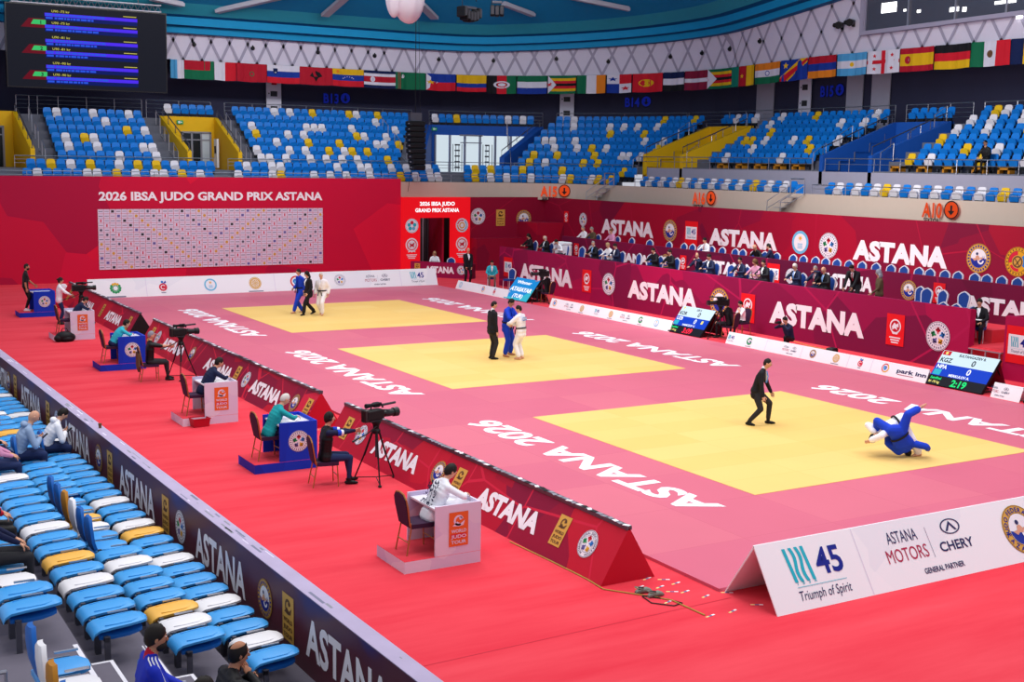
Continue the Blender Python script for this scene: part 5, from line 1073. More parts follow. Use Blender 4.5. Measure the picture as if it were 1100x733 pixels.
# ---------------------------------------------------------------- chairs
def banquet_proto():
    t = thing('banquet_chair', 'x', 'chair', group='aubergine banquet chairs')
    m = MB(); m.prism([(-.2, -.2), (.2, -.2), (.22, .12), (.2, .22), (-.2, .22), (-.22, .12)], .07, 'aubergine', Matrix.Translation((0, 0, .41))); m.build('seat', t)
    T = Matrix.Translation((0, -.20, .46)) @ Matrix.Rotation(radians(100), 4, 'X'); m = MB(T)
    m.prism([(-.17, 0), (.17, 0), (.205, .3), (.19, .42), (.12, .49), (0, .51), (-.12, .49), (-.19, .42), (-.205, .3)], .045, 'aubergine'); m.build('backrest', t)
    m = MB(T); m.tube([(-.175, 0, .02), (-.215, .3, .02), (-.2, .43, .02), (-.125, .505, .02), (0, .525, .02), (.125, .505, .02), (.2, .43, .02), (.215, .3, .02), (.175, 0, .02)], .014, 'chair_gold'); m.build('back_frame', t)
    for s in (-1, 1):
        m = MB(); m.tube([(s*.19, .19, .42), (s*.21, .21, 0)], .013, 'chair_gold'); m.build('leg', t)
        m = MB(); m.tube([(s*.18, -.21, .5), (s*.18, -.2, .42), (s*.2, -.28, 0)], .013, 'chair_gold'); m.build('leg', t)
    for y in (.2, -.25): m = MB(); m.tube([(-.2, y, .2), (.2, y, .2)], .009, 'chair_gold'); m.build('stretcher', t)
    return t
def vip_proto():
    t = thing('vip_chair', 'x', 'chair', group='blue chairs on the tiers')
    m = MB(); m.prism([(-.2, -.2), (.2, -.2), (.22, .2), (-.22, .2)], .08, 'vip_blue', Matrix.Translation((0, 0, .40))); m.build('seat', t)
    T = Matrix.Translation((0, -.20, .46)) @ Matrix.Rotation(radians(97), 4, 'X'); m = MB(T)
    o = [(-.19, 0), (.19, 0), (.235, .32), (.22, .42), (.12, .50), (0, .55), (-.12, .50), (-.22, .42), (-.235, .32)]
    m.prism(o, .04, 'vip_edge'); m.build('back_frame', t)
    m = MB(T); m.prism([(x*.8, .03+y*.88) for x, y in o], .052, 'vip_blue', Matrix.Translation((0, 0, -.006))); m.build('backrest', t)
    for a, b in ((-1, 1), (1, 1), (-1, -1), (1, -1)): m = MB(); m.tube([(a*.19, b*.19, .42), (a*.2, b*.22, 0)], .014, 'vip_edge'); m.build('leg', t)
    return t
BCH, VCH = banquet_proto(), vip_proto(); _used = {}
def chair(pr, loc, rz, label):
    if pr.name in _used:
        o = pr.copy(); COL.objects.link(o)
        for ch in _used[pr.name]: c = ch.copy(); COL.objects.link(c); c.parent = o
    else: o = pr; _used[pr.name] = list(pr.children)
    o.location = loc; o.rotation_euler = (0, 0, rz); o['label'] = label; return o
for y, lab in zip(DY[:5], ('aubergine chair at the nearest white desk', 'aubergine chair at the blue desk of the person in teal', 'aubergine chair at the white desk with the red basket', 'aubergine chair at the blue desk of the person in aqua', 'aubergine chair at the white desk beside the black bag')):
    chair(BCH, (-7.28, y+.45, .19), -pi/2, lab)
# ---------------------------------------------------------------- broadcast cameras
def tv_proto():
    t = thing('tripod_camera', 'x', 'camera', group='broadcast cameras on tripods')
    for i in range(3):
        a = pi/2+2*pi*i/3; c, s = cos(a), sin(a); m = MB(); m.tube([(.07*c, .07*s, 1.02), (.25*c, .25*s, .52)], .022, 'black'); m.tube([(.22*c, .22*s, .6), (.46*c, .46*s, .03)], .016, 'black'); m.ell((.46*c, .46*s, .025), (.04, .04, .025), 'black'); m.build('tripod_leg', t)
    m = MB()
    for i in range(3): a = pi/2+2*pi*i/3; m.tube([(0, 0, .1), (.42*cos(a), .42*sin(a), .06)], .010, 'black')
    m.build('spreader', t)
    m = MB(); m.lathe([(.08, .98), (.09, 1.04), (.06, 1.08), (.07, 1.16), (.1, 1.2), (.1, 1.23)], 'black', 12); m.tube([(0, 0, .5), (0, 0, 1.0)], .02, 'darkgrey'); m.build('fluid_head', t)
    m = MB(); m.tube([(.08, -.05, 1.14), (.12, -.35, 1.02), (.12, -.62, .95)], .012, 'black'); m.tube([(.12, -.56, .97), (.12, -.68, .93)], .02, 'blackgloss'); m.build('pan_handle', t)
    m = MB(); m.box((0, -.06, 1.36), (.16, .46, .22), 'black', 0, None, .03); m.box((0, -.27, 1.36), (.14, .12, .26), 'blackgloss', 0, None, .02); m.box((0, -.04, 1.25), (.12, .3, .05), 'darkgrey'); b = m.build('camera_body', t)
    m = MB(); m.tube([(0, .16, 1.36), (0, .2, 1.36), (0, .3, 1.35), (0, .42, 1.35), (0, .43, 1.35), (0, .54, 1.35)], [.06, .08, .075, .07, .09, .095], 'blackgloss', 12); m.build('lens', t)
    m = MB(); m.tube([(0, -.14, 1.47), (0, -.1, 1.56), (0, .12, 1.57), (0, .17, 1.48)], .02, 'black'); m.build('top_handle', b)
    m = MB(); m.box((-.12, .1, 1.52), (.1, .2, .1), 'black', 0, None, .02); m.tube([(-.12, .0, 1.52), (-.12, -.16, 1.52)], [.035, .05], 'black', 8); m.build('viewfinder', b)
    m = MB(); m.tube([(.08, .08, 1.55), (.08, .42, 1.56)], .024, 'darkgrey', 8); m.build('microphone', b)
    return t
TV = tv_proto(); _tv = []
def tv(loc, rz, lab, sc=1.0):
    o = TV if not _tv else dup(TV); _tv.append(1); o.location = loc; o.rotation_euler = (0, 0, rz); o['label'] = lab; o.scale = (sc,)*3; return o
g = lambda x, y, z=0: at(x, y, 'Z', z)
p = g(410, 517); CAM1 = V((p.x-.12, p.y, 0)); tv(CAM1, radians(-75), 'black broadcast camera on tripod in front of the seated operator with headset', .98)
p = g(212, 406); CAM2 = V((min(p.x, -5.98), p.y, 0)); tv(CAM2, radians(-80), 'black broadcast camera on tripod beside the seated operator in cap', .98)
p = g(106, 347); CAM3 = V((min(p.x, -5.98), p.y, 0)); tv(CAM3, radians(-95), 'black broadcast camera on tripod next to the standing person in white', .98)
CAM4 = V((13.4, min(29.1, at(568, 329, 'X', 13.4).y), 0)); tv(CAM4, radians(75), 'black broadcast camera on tripod beside the blue winner screen', .97)
CAM5 = V((13.4, min(17.05, at(763, 370, 'X', 13.4).y), 0)); tv(CAM5, radians(75), 'black broadcast camera on tripod beside the 3:09 scoreboard', .97)
# ---------------------------------------------------------------- small things on the floor
def place(o, x, y, z=0., rz=0.): o.location = (x, y, z); o.rotation_euler = (0, 0, rz); return o
m = MB(); m.add([(a*q*.21, b*q*.14, z) for z, q in ((0, .85), (.2, 1), (.2, .92), (.03, .78)) for a, b in ((-1, -1), (1, -1), (1, 1), (-1, 1))], [(3, 2, 1, 0)]+[(r*4+i, r*4+(i+1) % 4, r*4+4+(i+1) % 4, r*4+4+i) for r in range(3) for i in range(4)]+[(12, 13, 14, 15)], 'basket')
m.b2((-.22, -.15, .185), (.22, -.135, .205), 'basket'); m.b2((-.22, .135, .185), (.22, .15, .205), 'basket'); p = g(213, 457); tag(place(m.build('plastic_basket'), p.x, p.y-.12, 0, .1), 'red plastic basket on the carpet beside a white desk podium', 'basket')
m = MB()
for q in ((0, 0, .17, .30, .2, .18), (.2, .05, .13, .16, .17, .14), (-.2, -.03, .12, .15, .15, .12), (.05, -.1, .1, .2, .12, .1)): m.ell(q[:3], q[3:], 'bag', 12, 8)
m.tube([(-.1, 0, .33), (-.05, .05, .44), (.08, .04, .43), (.12, 0, .33)], .015, 'bag'); p = g(68, 366); tag(place(m.build('bag', smooth=True), p.x, p.y-.25), 'crumpled black bag on the carpet by a white desk', 'bag')
m = MB(); m.box((0, 0, .14), (.42, .3, .28), 'basket', 0, None, .03); p = g(60, 331); tag(place(m.build('crate'), p.x, p.y), 'small dark red crate beside the farthest blue desk', 'crate')
m = MB(); m.box((0, 0, .12), (.4, .3, .24), 'white', 0, None, .02); m.ell((0, 0, .27), (.16, .12, .07), 'paper'); p = g(68, 313); tag(place(m.build('parcel'), p.x, p.y), 'small white parcel on the carpet near the draw wall', 'parcel')
# clogs, tape marks and cable by the end of the nearest wedge
def clog(lab, px, py, rz):
    m = MB(); prof = [(-.13, .03, .035), (-.1, .042, .06), (-.02, .045, .075), (.05, .05, .08), (.11, .042, .055), (.145, .02, .025)]
    vs = []; n = 10
    for y, w, h in prof: vs += [(w*cos(2*pi*i/n), y, max(0.0, h*.5+h*.55*sin(2*pi*i/n))) for i in range(n)]
    m.add(vs, [(j*n+i, j*n+(i+1) % n, (j+1)*n+(i+1) % n, (j+1)*n+i) for j in range(5) for i in range(n)]+[tuple(range(n)), tuple(range(5*n, 6*n))], 'croc'); m.ell((0, -.04, .07), (.032, .06, .02), 'black', 8, 5); m.tube([(-.045, -.02, .07), (-.04, -.12, .09), (.04, -.12, .09), (.045, -.02, .07)], .008, 'croc', 5)
    p = g(px, py); tag(place(m.build('clog', smooth=True), p.x, p.y, 0, rz), lab, 'shoe', 'pair of clogs')
clog('grey green rubber clog next to the wedge barrier end, nearer the barrier', 691, 637, -1.7); clog('grey green rubber clog beside the wedge barrier end, farther from the barrier', 704, 641, -1.6)
def tape(px, py, rz, lab):
    m = MB()
    for i in range(3): m.box((-.06+.06*i, 0, .002), (.06, .03, .004), ('tape_yellow', 'tape_blue', 'white')[i])
    p = g(px, py); tag(place(m.build('tape_mark'), p.x, p.y, 0, rz), lab, 'tape', 'striped tape marks on the carpet')
for j, (x, y) in enumerate(((695, 622), (713, 623), (726, 627), (709, 631), (722, 636), (736, 636), (758, 641), (781, 637), (763, 662), (787, 657), (813, 650), (687, 631), (718, 647), (345, 462), (353, 465), (349, 471), (347, 476))):
    tape(x, y, (.3, -.5, .2)[j % 3], 'short striped tape mark on the red carpet, %s' % ('%s from the end of the nearest wedge' % ORD[j] if j < 13 else '%s in the gap between two wedges' % ORD[j-13]))
m = MB(); m.tube([g(x, y, .012) for x, y in ((548, 582), (590, 602), (630, 622), (648, 633), (680, 638), (700, 641), (722, 645), (735, 651), (757, 661))], .011, 'cable', 5); m.tube([g(x, y, .012) for x, y in ((690, 640), (718, 644), (733, 648), (724, 651), (700, 648), (690, 641))], .009, 'black', 5); tag(m.build('cable'), 'thin tan and black cable running along the wedge foot past the clogs', 'cable')
m = MB()
for a, b in ((470, 516), (505, 548)): pass
m.tube([g(x, y, .012) for x, y in ((455, 525), (475, 538), (500, 552), (530, 568))], .01, 'cable', 5); m.tube([g(x, y, .01) for x, y in ((398, 500), (420, 505), (445, 515), (470, 530))], .008, 'black', 5); tag(m.build('cable'), 'thin cable on the carpet behind the nearest tripod camera', 'cable')
m = MB(); m.tube([g(x, y, .01) for x, y in ((800, 362), (830, 368), (850, 366), (870, 372), (890, 376))], .012, 'cable', 4); tag(m.build('cable'), 'thin cable on the red strip behind the low white boards', 'cable')
m = MB(); m.box((0, 0, .2), (.3, .3, .4), 'black', .2, None, .03); m.box((-.18, -.12, .05), (.3, .16, .1), 'black', .5, None, .02); p = at(894, 372, 'X', 13.6); tag(place(m.build('monitor_box'), 13.6, p.y, 0), 'small black monitor box on the red strip behind the low white boards', 'box')
# long tables and machine on the tiers
def ttable(X, y0, y1, z, lab):
    t = thing('tier_table', lab, 'table', (X, y0, z)); m = MB(); m.b2((-.25, 0, .70), (.25, y1-y0, .74), 'maroon'); m.build('tabletop', t)
    n = max(2, round((y1-y0)/2.5))
    for i in range(n+1):
        yy = .1+(y1-y0-.2)*i/n; m = MB(); m.b2((-.2, yy-.02, 0), (-.16, yy+.02, .7), 'darkgrey'); m.b2((.16, yy-.02, 0), (.2, yy+.02, .7), 'darkgrey'); m.build('leg', t)
ttable(16.45, 9.3, 36.3, .82, 'long narrow table behind the front maroon wall'); ttable(19.0, 9.0, 34.8, 1.62, 'long narrow table behind the middle maroon wall')
m = MB(); m.box((0, 0, .5), (.55, .8, 1.0), 'white', 0, None, .05); m.box((-.05, 0, 1.05), (.6, .85, .12), 'paper', 0, None, .03); m.box((-.28, .1, .8), (.02, .3, .12), 'darkgrey'); p = at(605, 266, 'X', 17.6); tag(place(m.build('copy_machine'), 17.6, p.y, 1.22), 'white copy machine on the front tier behind a person in white', 'machine')
# ---------------------------------------------------------------- people
def ik(a, b, l1, l2, pole):
    """middle joint of a two bone chain from a to b, bent towards pole; returns (joint, reached end)"""
    d = b-a; L = max(1e-4, d.length); Lc = min(L, (l1+l2)*.995); e = a+d*(Lc/L); u = d/L
    x = (l1*l1-l2*l2+Lc*Lc)/(2*Lc); h = sqrt(max(0, l1*l1-x*x)); p = pole-u*pole.dot(u)
    p = p.normalized() if p.length > 1e-4 else V((0, 0, 1)); return a+u*x+p*h, e
def head_mesh(m, M, skin, hair, style, beard=False, band=None):
    """skull with brow, nose, mouth, ears and eyes, facing +y, centred between the ears"""
    nu, nv = 16, 12; vs = []; 
    for i in range(nv+1):
        ph = pi*i/nv
        for j in range(nu):
            th = 2*pi*j/nu; x, y, z = sin(ph)*cos(th), sin(ph)*sin(th), -cos(ph)
            w = .074*(1-.22*max(0, -z)**1.5); dp = .094*(1-.10*max(0, -z)); X, Yv, Zv = w*x, dp*y, .118*z
            if y > .2 and z < -.2: Yv *= 1-.05*(-z); X *= 1-.12*(-z)
            if y < 0 and z < -.3: Yv *= 1-.35*(-z-.3)
            if y > .75 and abs(x) < .62 and -.15 < z < .22: Yv -= .009*(1-abs(abs(x)-.33)*1.8)
            vs.append((X, Yv, Zv))
    fs = [(i*nu+j, i*nu+(j+1) % nu, (i+1)*nu+(j+1) % nu, (i+1)*nu+j) for i in range(nv) for j in range(nu)]
    m.add(vs, fs, skin, M)
    m.add([(-.009, .088, .02), (.009, .088, .02), (.017, .088, -.026), (-.017, .088, -.026), (0, .094, .018), (0, .117, -.02), (.008, .106, -.03), (-.008, .106, -.03)], [(0, 4, 5, 3), (4, 1, 2, 5), (3, 5, 7), (5, 2, 6), (7, 5, 6), (3, 7, 6, 2)], skin, M)
    for s in (-1, 1):
        m.ell(M @ V((s*.028, .079, .018)), (.013, .009, .007), 'white', 8, 5); m.ell(M @ V((s*.028, .085, .018)), (.006, .006, .006), 'eye', 6, 4)
        m.add([(s*.014, .092, .034), (s*.044, .082, .036), (s*.044, .083, .041), (s*.014, .094, .040)], [(0, 1, 2, 3)], 'hair_dark' if hair != 'hair_white' else 'hair_grey', M)
        m.ell((0, 0, 0), (.010, .018, .030), skin, 8, 6, M @ Matrix.Translation((s*.074, -.006, .0)))
    m.ell((0, 0, 0), (.024, .008, .007), 'lips', 10, 5, M @ Matrix.Translation((0, .083, -.052)))
def hair_mesh(M, hair, style):
    m = MB(); nu, nv = 16, 9; full = {'short': .50, 'crop': .46, 'long': .60, 'cap': .44, 'ring': .54, 'tuft': .5, 'bun': .55}.get(style, .5); vs = []
    for i in range(nv+1):
        for j in range(nu):
            th = 2*pi*j/nu; back = .5-.5*sin(th); lim = pi*(full-.13+.37*back**.85)
            ph = lim*i/nv; t = .002+(.013+.004*sin(th*4+i*2.1)+.003*sin(th*9-i))*(1-(i/nv)**3)*(1.5 if style in ('tuft', 'long') else .6 if style == 'crop' else 1)-(.004 if i == nv else 0)
            x, y, z = sin(ph)*cos(th), sin(ph)*sin(th), cos(ph); vs.append(((.074+t)*x, (.094+t)*y-.003, (.118+t)*z*(1 if z > 0 else 1.0)))
    fs = [(i*nu+j, i*nu+(j+1) % nu, (i+1)*nu+(j+1) % nu, (i+1)*nu+j) for i in range(nv) for j in range(nu)]
    if style == 'ring': fs = [f for f in fs if f[0]//nu >= 4 and vs[f[0]][1] < .045]
    k = hair; m.add(vs, fs, k, M)
    if style == 'cap': m.add([(-.06, .085, .045), (.06, .085, .045), (.05, .165, .03), (-.05, .165, .03), (-.06, .085, .052), (.06, .085, .052), (.05, .165, .036), (-.05, .165, .036)], [(0, 1, 2, 3), (4, 7, 6, 5), (2, 6, 7, 3), (0, 3, 7, 4), (1, 5, 6, 2)], k, M)
    if style == 'long':
        for a in (-.055, 0, .055): m.tube([M @ V((a, -.06, .0)), M @ V((a*1.3, -.085, -.1)), M @ V((a*1.1, -.08, -.2))], [.045, .045, .02], k, 8)
    if style == 'bun': m.ell((0, 0, 0), (.035, .035, .035), k, 8, 6, M @ Matrix.Translation((0, -.11, .05)))
    return m
def hand_mesh(m, M, skin, curl=.5, s=1):
    """palm and five bent fingers; wrist at origin, fingers towards +x, palm facing -z, thumb towards s*y"""
    m.ell((0, 0, 0), (.05, .038, .014), skin, 10, 6, M @ Matrix.Translation((.045, 0, 0)))
    for i, (y, L) in enumerate(((.030, .068), (.010, .078), (-.010, .072), (-.029, .056))):
        y *= s; a = curl*(.55+.08*i); P = [V((.075, y, 0))]; ang = -a*.4
        for l in (.45, .32, .26): P.append(P[-1]+V((cos(ang), y*1.2*(.3 if l == .45 else .05), sin(ang)))*(L*l)); ang -= a
        m.tube([M @ p for p in P], [.0095, .0088, .008, .006], skin, 6)
    m.tube([M @ V(p) for p in ((.018, s*.026, -.004), (.042, s*.052, -.012), (.065, s*.060, -.026*(1+curl)), (.080, s*.056, -.04*(1+curl)))], [.012, .011, .0095, .007], skin, 6)
PEOPLE = []
def person(label, loc, rz, P, L, H=1.75, group=None, fine=False):
    PEOPLE.append((label, loc, rz, P, L, H, group, fine))
def caps(m, a, b, ra, rb, n=10):
    """closed tapered capsule"""
    d = b-a; L = d.length; u = d/L if L > 1e-5 else V((0, 0, 1)); t = V((0, 0, 1)) if abs(u.z) < .9 else V((1, 0, 0)); e1 = u.cross(t).normalized(); e2 = u.cross(e1)
    rings = [(a-u*ra*c, ra*s) for c, s in ((.985, .17), (.7, .71), (.0, 1))]+[(b+u*rb*c, rb*s) for c, s in ((0, 1), (.7, .71), (.985, .17))]
    vs = [p+(e1*cos(2*pi*j/n)+e2*sin(2*pi*j/n))*r for p, r in rings for j in range(n)]
    m.add(vs, [(i*n+j, i*n+(j+1) % n, (i+1)*n+(j+1) % n, (i+1)*n+j) for i in range(5) for j in range(n)]+[tuple(range(n-1, -1, -1)), tuple(range(5*n, 6*n))], 'skin')
def solve(P, L):
    """joints and capsules in a 1.75 m body frame: x across, y forward, z up"""
    g = P.get; hip = V(g('hip', (0, 0, .93))); le, si, tw = radians(g('lean', 3)), radians(g('side', 0)), radians(g('twist', 0))
    u = V((sin(si), sin(le)*cos(si), cos(le)*cos(si))).normalized(); hy = radians(g('hipyaw', 0))
    rh = V((cos(hy), sin(hy), g('hiptilt', 0))).normalized(); r = V((cos(tw), sin(tw), 0)); r = (r-u*r.dot(u)).normalized(); f = u.cross(r)
    bend = g('bend', 0.0); sc = hip+u*.50+f*bend*.12; ch = hip+u*.32+f*.01; nk = sc+u*.075+f*.012
    hd = V(g('head', (0, .025, .128))); hc = nk+r*hd.x+f*hd.y+u*hd.z
    J = dict(hip=hip, sc=sc, nk=nk, hc=hc, u=u, r=r, f=f, rh=rh)
    loose = L.get('loose', 0); top, bot, shoe, skin = L['top'], L['bot'], L.get('shoe', 'black'), L.get('skin', 'skin'); C_ = []
    add = lambda k, a, b, ra, rb: C_.append((k, a, b, ra, rb))
    arm_k = L.get('sleeve', top)
    fat = g('fat', 0)
    for i in range(8):
        t = i/7; q = lambda *c: next(c[j]+(c[j+1]-c[j])*(t*(len(c)-1)-j) for j in range(len(c)-1) if t*(len(c)-1) <= j+1+1e-6)
        hw = q(.085, .080, .090, .115, .135); rad = q(.112, .108+fat, .112+fat, .110, .074); ax = rh.lerp(r, t).normalized(); c = hip.lerp(sc-u*.035, t)
        add(bot if i == 0 else top, c-ax*hw, c+ax*hw, rad+loose*.5, rad+loose*.5)
    add(skin, sc+u*.01, hc-u*.03, .056, .052)
    if L.get('jacket'): jd = u*-1 if g('flip') or g('lean', 0) > 50 or hip.z < .7 else V((0, 0, -1)); add(top, hip-rh*.085, hip+rh*.085, .122+loose*.4, .122+loose*.4); add(top, hip-rh*.085+jd*L['jacket'], hip+rh*.085+jd*L['jacket'], .120+loose*.4, .120+loose*.4)
    if L.get('collar'): add(L['collar'], sc+u*.04, sc+u*.075, .064, .058)
    for s, n in ((-1, 'L'), (1, 'R')):
        hj = hip+rh*s*.095-V((0, 0, .02)) if not g('flip') else hip+rh*s*.095
        an = V(g('foot'+n, (s*.12, 0, .085))); kn, an = ik(hj, an, .44, .43, V(g('knee'+n, (s*.15, 1, 0)))); td = V(g('toe'+n, (s*.2, 1, 0))); td = td.normalized()
        fk = L.get('calf', bot); add(bot, hj, kn, .092+loose, .064+loose*.9); add(fk, kn, kn.lerp(an, .86), .063+loose*.9, .045+loose*1.1+L.get('flare', 0)); add(shoe if shoe != 'bare' else skin, kn.lerp(an, .84), an, .042, .042)
        dn = V((0, 0, -1)) if not g('air'+n) else (an-kn).normalized()
        add(shoe if shoe != 'bare' else skin, an+dn*.045-td*.05, an+dn*.05+td*.10, .036, .038); add(shoe if shoe != 'bare' else skin, an+dn*.05+td*.09, an+dn*.056+td*.155, .034, .026)
        add(top, sc+u*.03+r*s*.02, sc+r*s*.155-u*.035, .060, .066)
        sj = sc+r*s*.18-u*.035; wr = V(g('hand'+n, (s*.24, .05, .82))); el, wr = ik(sj, wr, .29, .265, V(g('elbow'+n, (s*.6, -1, -.3))))
        add(arm_k, sj, el, .062+loose*.8, .050+loose*.9); e2 = el.lerp(wr, L.get('cuff', .93)); fa = L.get('forearm', arm_k); add(fa, el, e2, .046+loose*.9, .034+loose*1.2)
        if L.get('bare_arm'): C_[-1] = (skin, el, e2, .043, .031)
        add(skin, e2, wr, .029, .026); J['el'+n], J['wr'+n] = el, wr
    return J, C_
def build_people():
    tmp = []
    for q in PEOPLE:
        J, C_ = solve(q[3], q[4]); m = MB()
        for k, a, b, ra, rb in C_: caps(m, a, b, ra, rb)
        me = bpy.data.meshes.new('t'); me.from_pydata(m.v, [], m.f); o = bpy.data.objects.new('t', me); TS.collection.objects.link(o)
        md = o.modifiers.new('r', 'REMESH'); md.mode = 'VOXEL'; md.voxel_size = .013 if q[7] else .02; sm = o.modifiers.new('s', 'SMOOTH'); sm.iterations = 5 if q[7] else 3; sm.factor = .5; tmp.append((o, J, C_))
    vl = TS.view_layers[0]; vl.update(); dg = vl.depsgraph
    for (o, J, C_), (label, loc, rz, P, L, H, group, fine) in zip(tmp, PEOPLE):
        me = bpy.data.meshes.new_from_object(o.evaluated_get(dg)); S = H/1.75; m = MB()
        ks = []
        segs = [(k, a, b-a, max(1e-6, (b-a).length_squared), ra, rb) for k, a, b, ra, rb in C_]
        for p in me.polygons:
            c = p.center; best = 9
            for k, a, d, l2, ra, rb in segs:
                t = min(1, max(0, (c-a).dot(d)/l2)); e = (c-a-d*t).length-(ra+(rb-ra)*t)
                if e < best: best = e; bk_ = k
            ks.append(bk_)
        m.v = [p.co.copy() for p in me.vertices]; m.f = [tuple(p.vertices) for p in me.polygons]; m.k = ks
        bpy.data.meshes.remove(me)
        skin = L.get('skin', 'skin'); u, r, f = J['u'], J['r'], J['f']
        hp, hyaw, hr = radians(P.get('hpitch', 0)), radians(P.get('hyaw', 0)), radians(P.get('hroll', 0))
        base = V((0, 0, 1)).lerp(u, P.get('hfollow', .35)).normalized(); ff = f-base*f.dot(base); ff.normalize(); rr_ = ff.cross(base)
        B = Matrix(((rr_.x, ff.x, base.x), (rr_.y, ff.y, base.y), (rr_.z, ff.z, base.z))).to_4x4()
        HM = Matrix.Translation(J['hc']) @ B @ Matrix.Rotation(hyaw, 4, 'Z') @ Matrix.Rotation(-hp, 4, 'X') @ Matrix.Rotation(hr, 4, 'Y')
        hair, style = L.get('hair', 'hair_dark'), L.get('style', 'short')
        head_mesh(m, HM, skin, hair, style)
        for s, n in ((-1, 'L'), (1, 'R')):
            d = (J['wr'+n]-J['el'+n]).normalized(); d = (d+V(P.get('hdir'+n, (0, 0, 0)))).normalized()
            inn = V(P.get('palm'+n, (-s*r.x, -s*r.y, -s*r.z))); z = -(inn-d*inn.dot(d)).normalized(); y = z.cross(d)
            tk = 1 if (V(P.get('thumb'+n, f)).dot(y)) > 0 else -1
            M = Matrix(((d.x, y.x, z.x, J['wr'+n].x), (d.y, y.y, z.y, J['wr'+n].y), (d.z, y.z, z.z, J['wr'+n].z), (0, 0, 0, 1)))
            hand_mesh(m, M, skin, P.get('curl'+n, P.get('curl', .5)), tk)
        if P.get('ground'): loc = (loc[0], loc[1], .054-S*min(v.z for v in m.v))
        o2 = m.build('person', None, True); o2.location = loc; o2.rotation_euler = (0, 0, rz); o2.scale = (S,)*3; tag(o2, label, 'person', group)
        if style != 'bald': hair_mesh(HM, L.get('hatk', hair), style).build('hat' if style == 'cap' else 'hair', o2, True)
        if L.get('beard'):
            b = MB(); b.ell((0, 0, 0), (.066, .06, .055), hair, 12, 8, HM @ Matrix.Translation((0, .038, -.072))); b.build('beard', o2, True)
        if L.get('phones'):
            b = MB(); b.tube([HM @ V((.09*cos(a), -.005, .03+.105*sin(a))) for a in [pi*i/8 for i in range(9)]], .010, 'black', 6)
            for s in (-1, 1): b.ell((0, 0, 0), (.02, .036, .04), 'black', 8, 6, HM @ Matrix.Translation((s*.086, 0, .0)))
            b.tube([HM @ V((-.085, .02, -.02)), HM @ V((-.06, .09, -.06)), HM @ V((-.03, .11, -.055))], .006, 'black', 5); b.build('headset', o2, True)
        if L.get('glasses'):
            b = MB()
            for s in (-1, 1): b.tube([HM @ V((s*.03+.02*cos(a), .1, .018+.016*sin(a))) for a in [2*pi*i/10 for i in range(11)]], .0025, 'black', 4); b.tube([HM @ V((s*.05, .1, .02)), HM @ V((s*.078, .0, .02))], .0025, 'black', 4)
            b.build('glasses', o2)
        sc, hip = J['sc'], J['hip']
        if L.get('shirt'):
            b = MB(); q = L.get('jr', .137); nrm = [sc+u*.03+f*.07, sc-u*.08+f*(q+.005), sc-u*.25+f*(q+.012)]
            b.add([nrm[0]-r*.055, nrm[0]+r*.055, nrm[1]+r*.045, nrm[2], nrm[1]-r*.045], [(0, 1, 2, 3, 4)], L['shirt']); b.build('shirt_front', o2)
            if L.get('tie'): b = MB(); b.tube([sc+u*.03+f*.085, sc-u*.08+f*(q+.012), sc-u*.24+f*(q+.018)], [.018, .016, .024], L['tie'], 5); b.build('necktie', o2)
        if L.get('belt'):
            b = MB(); n = 20; w = hip+u*.10; lo = L.get('loose', 0); A, Bq = .185+lo*.5, .135+lo*.5; vs = []
            for i in range(n):
                c, s_ = cos(2*pi*i/n), sin(2*pi*i/n); p = w+r*A*c+f*Bq*s_; o_ = (r*c+f*s_)*.012; vs += [p-u*.022, p+o_-u*.022, p+o_+u*.022, p+u*.022]
            b.add(vs, [(4*i+j, 4*((i+1) % n)+j, 4*((i+1) % n)+(j+1) % 4, 4*i+(j+1) % 4) for i in range(n) for j in range(4)], L['belt'])
            k0 = w+f*(Bq+.016); b.ell(k0, (.03, .022, .024), L['belt'], 8, 6)
            for s in (-1, 1): b.tube([k0, k0+r*s*.06-u*.06+f*.03, k0+r*s*.09-u*.2+f*.03], [.016, .018, .02], L['belt'], 5)
            b.build('belt', o2, True)
        if L.get('lapel'):   # crossed jacket collar of a judo suit
            b = MB(); q = .142+L.get('loose', 0)*.4
            for s in (-1, 1): b.tube([sc+u*.055-f*.02+r*s*.065, sc+u*.02+f*.085+r*s*.06, sc-u*.16+f*q+r*s*.01, hip+u*.14+f*q-r*s*.05], [.022, .024, .024, .022], L['lapel'], 6)
            b.build('collar', o2, True)
        if L.get('patch'):
            b = MB(); q = -(.142+L.get('loose', 0)*.5+.008); b.add([sc-u*.06+r*x+f*(q+.0)-u*y for x, y in ((-.12, .0), (.12, .0), (.12, .11), (-.12, .11))], [(3, 2, 1, 0)], L['patch'])
            for i in range(3): b.add([sc-u*.06+r*(x+.075*(i-1))+f*(q-.004)-u*y for x, y in ((-.025, .02), (.025, .02), (.02, .085), (-.02, .085))], [(3, 2, 1, 0)], 'gi_white')
            b.build('back_patch', o2)
        if L.get('print'):   # dark foliage print on the back and sleeves
            b = MB(); rg = random.Random(3)
            for i in range(70):
                x, y = rg.uniform(-.17, .17), rg.uniform(.02, .42); q = -(.150-.35*x*x); a = rg.uniform(0, 3.1); l = rg.uniform(.02, .05); c = sc+r*x-u*y+f*q; e1 = r*cos(a)+u*sin(a); e2 = (r*-sin(a)+u*cos(a))*.35
                b.add([c-e1*l, c-e2*l, c+e1*l, c+e2*l], [(0, 1, 2, 3)], 'navy')
            b.build('jacket_print', o2)
        if L.get('vest'):
            for s in (-1, 1):
                b = MB(); a, e = sc+r*s*.18-u*.035, J['el'+'LR'[s > 0]]; d = e-a; b.tube([a+d*.55, a+d*.8], [.062, .060], 'gi_blue', 10, False); b.tube([a+d*.8, a+d*.97], [.060, .058], 'white', 10, False); b.build('sleeve_stripe', o2)
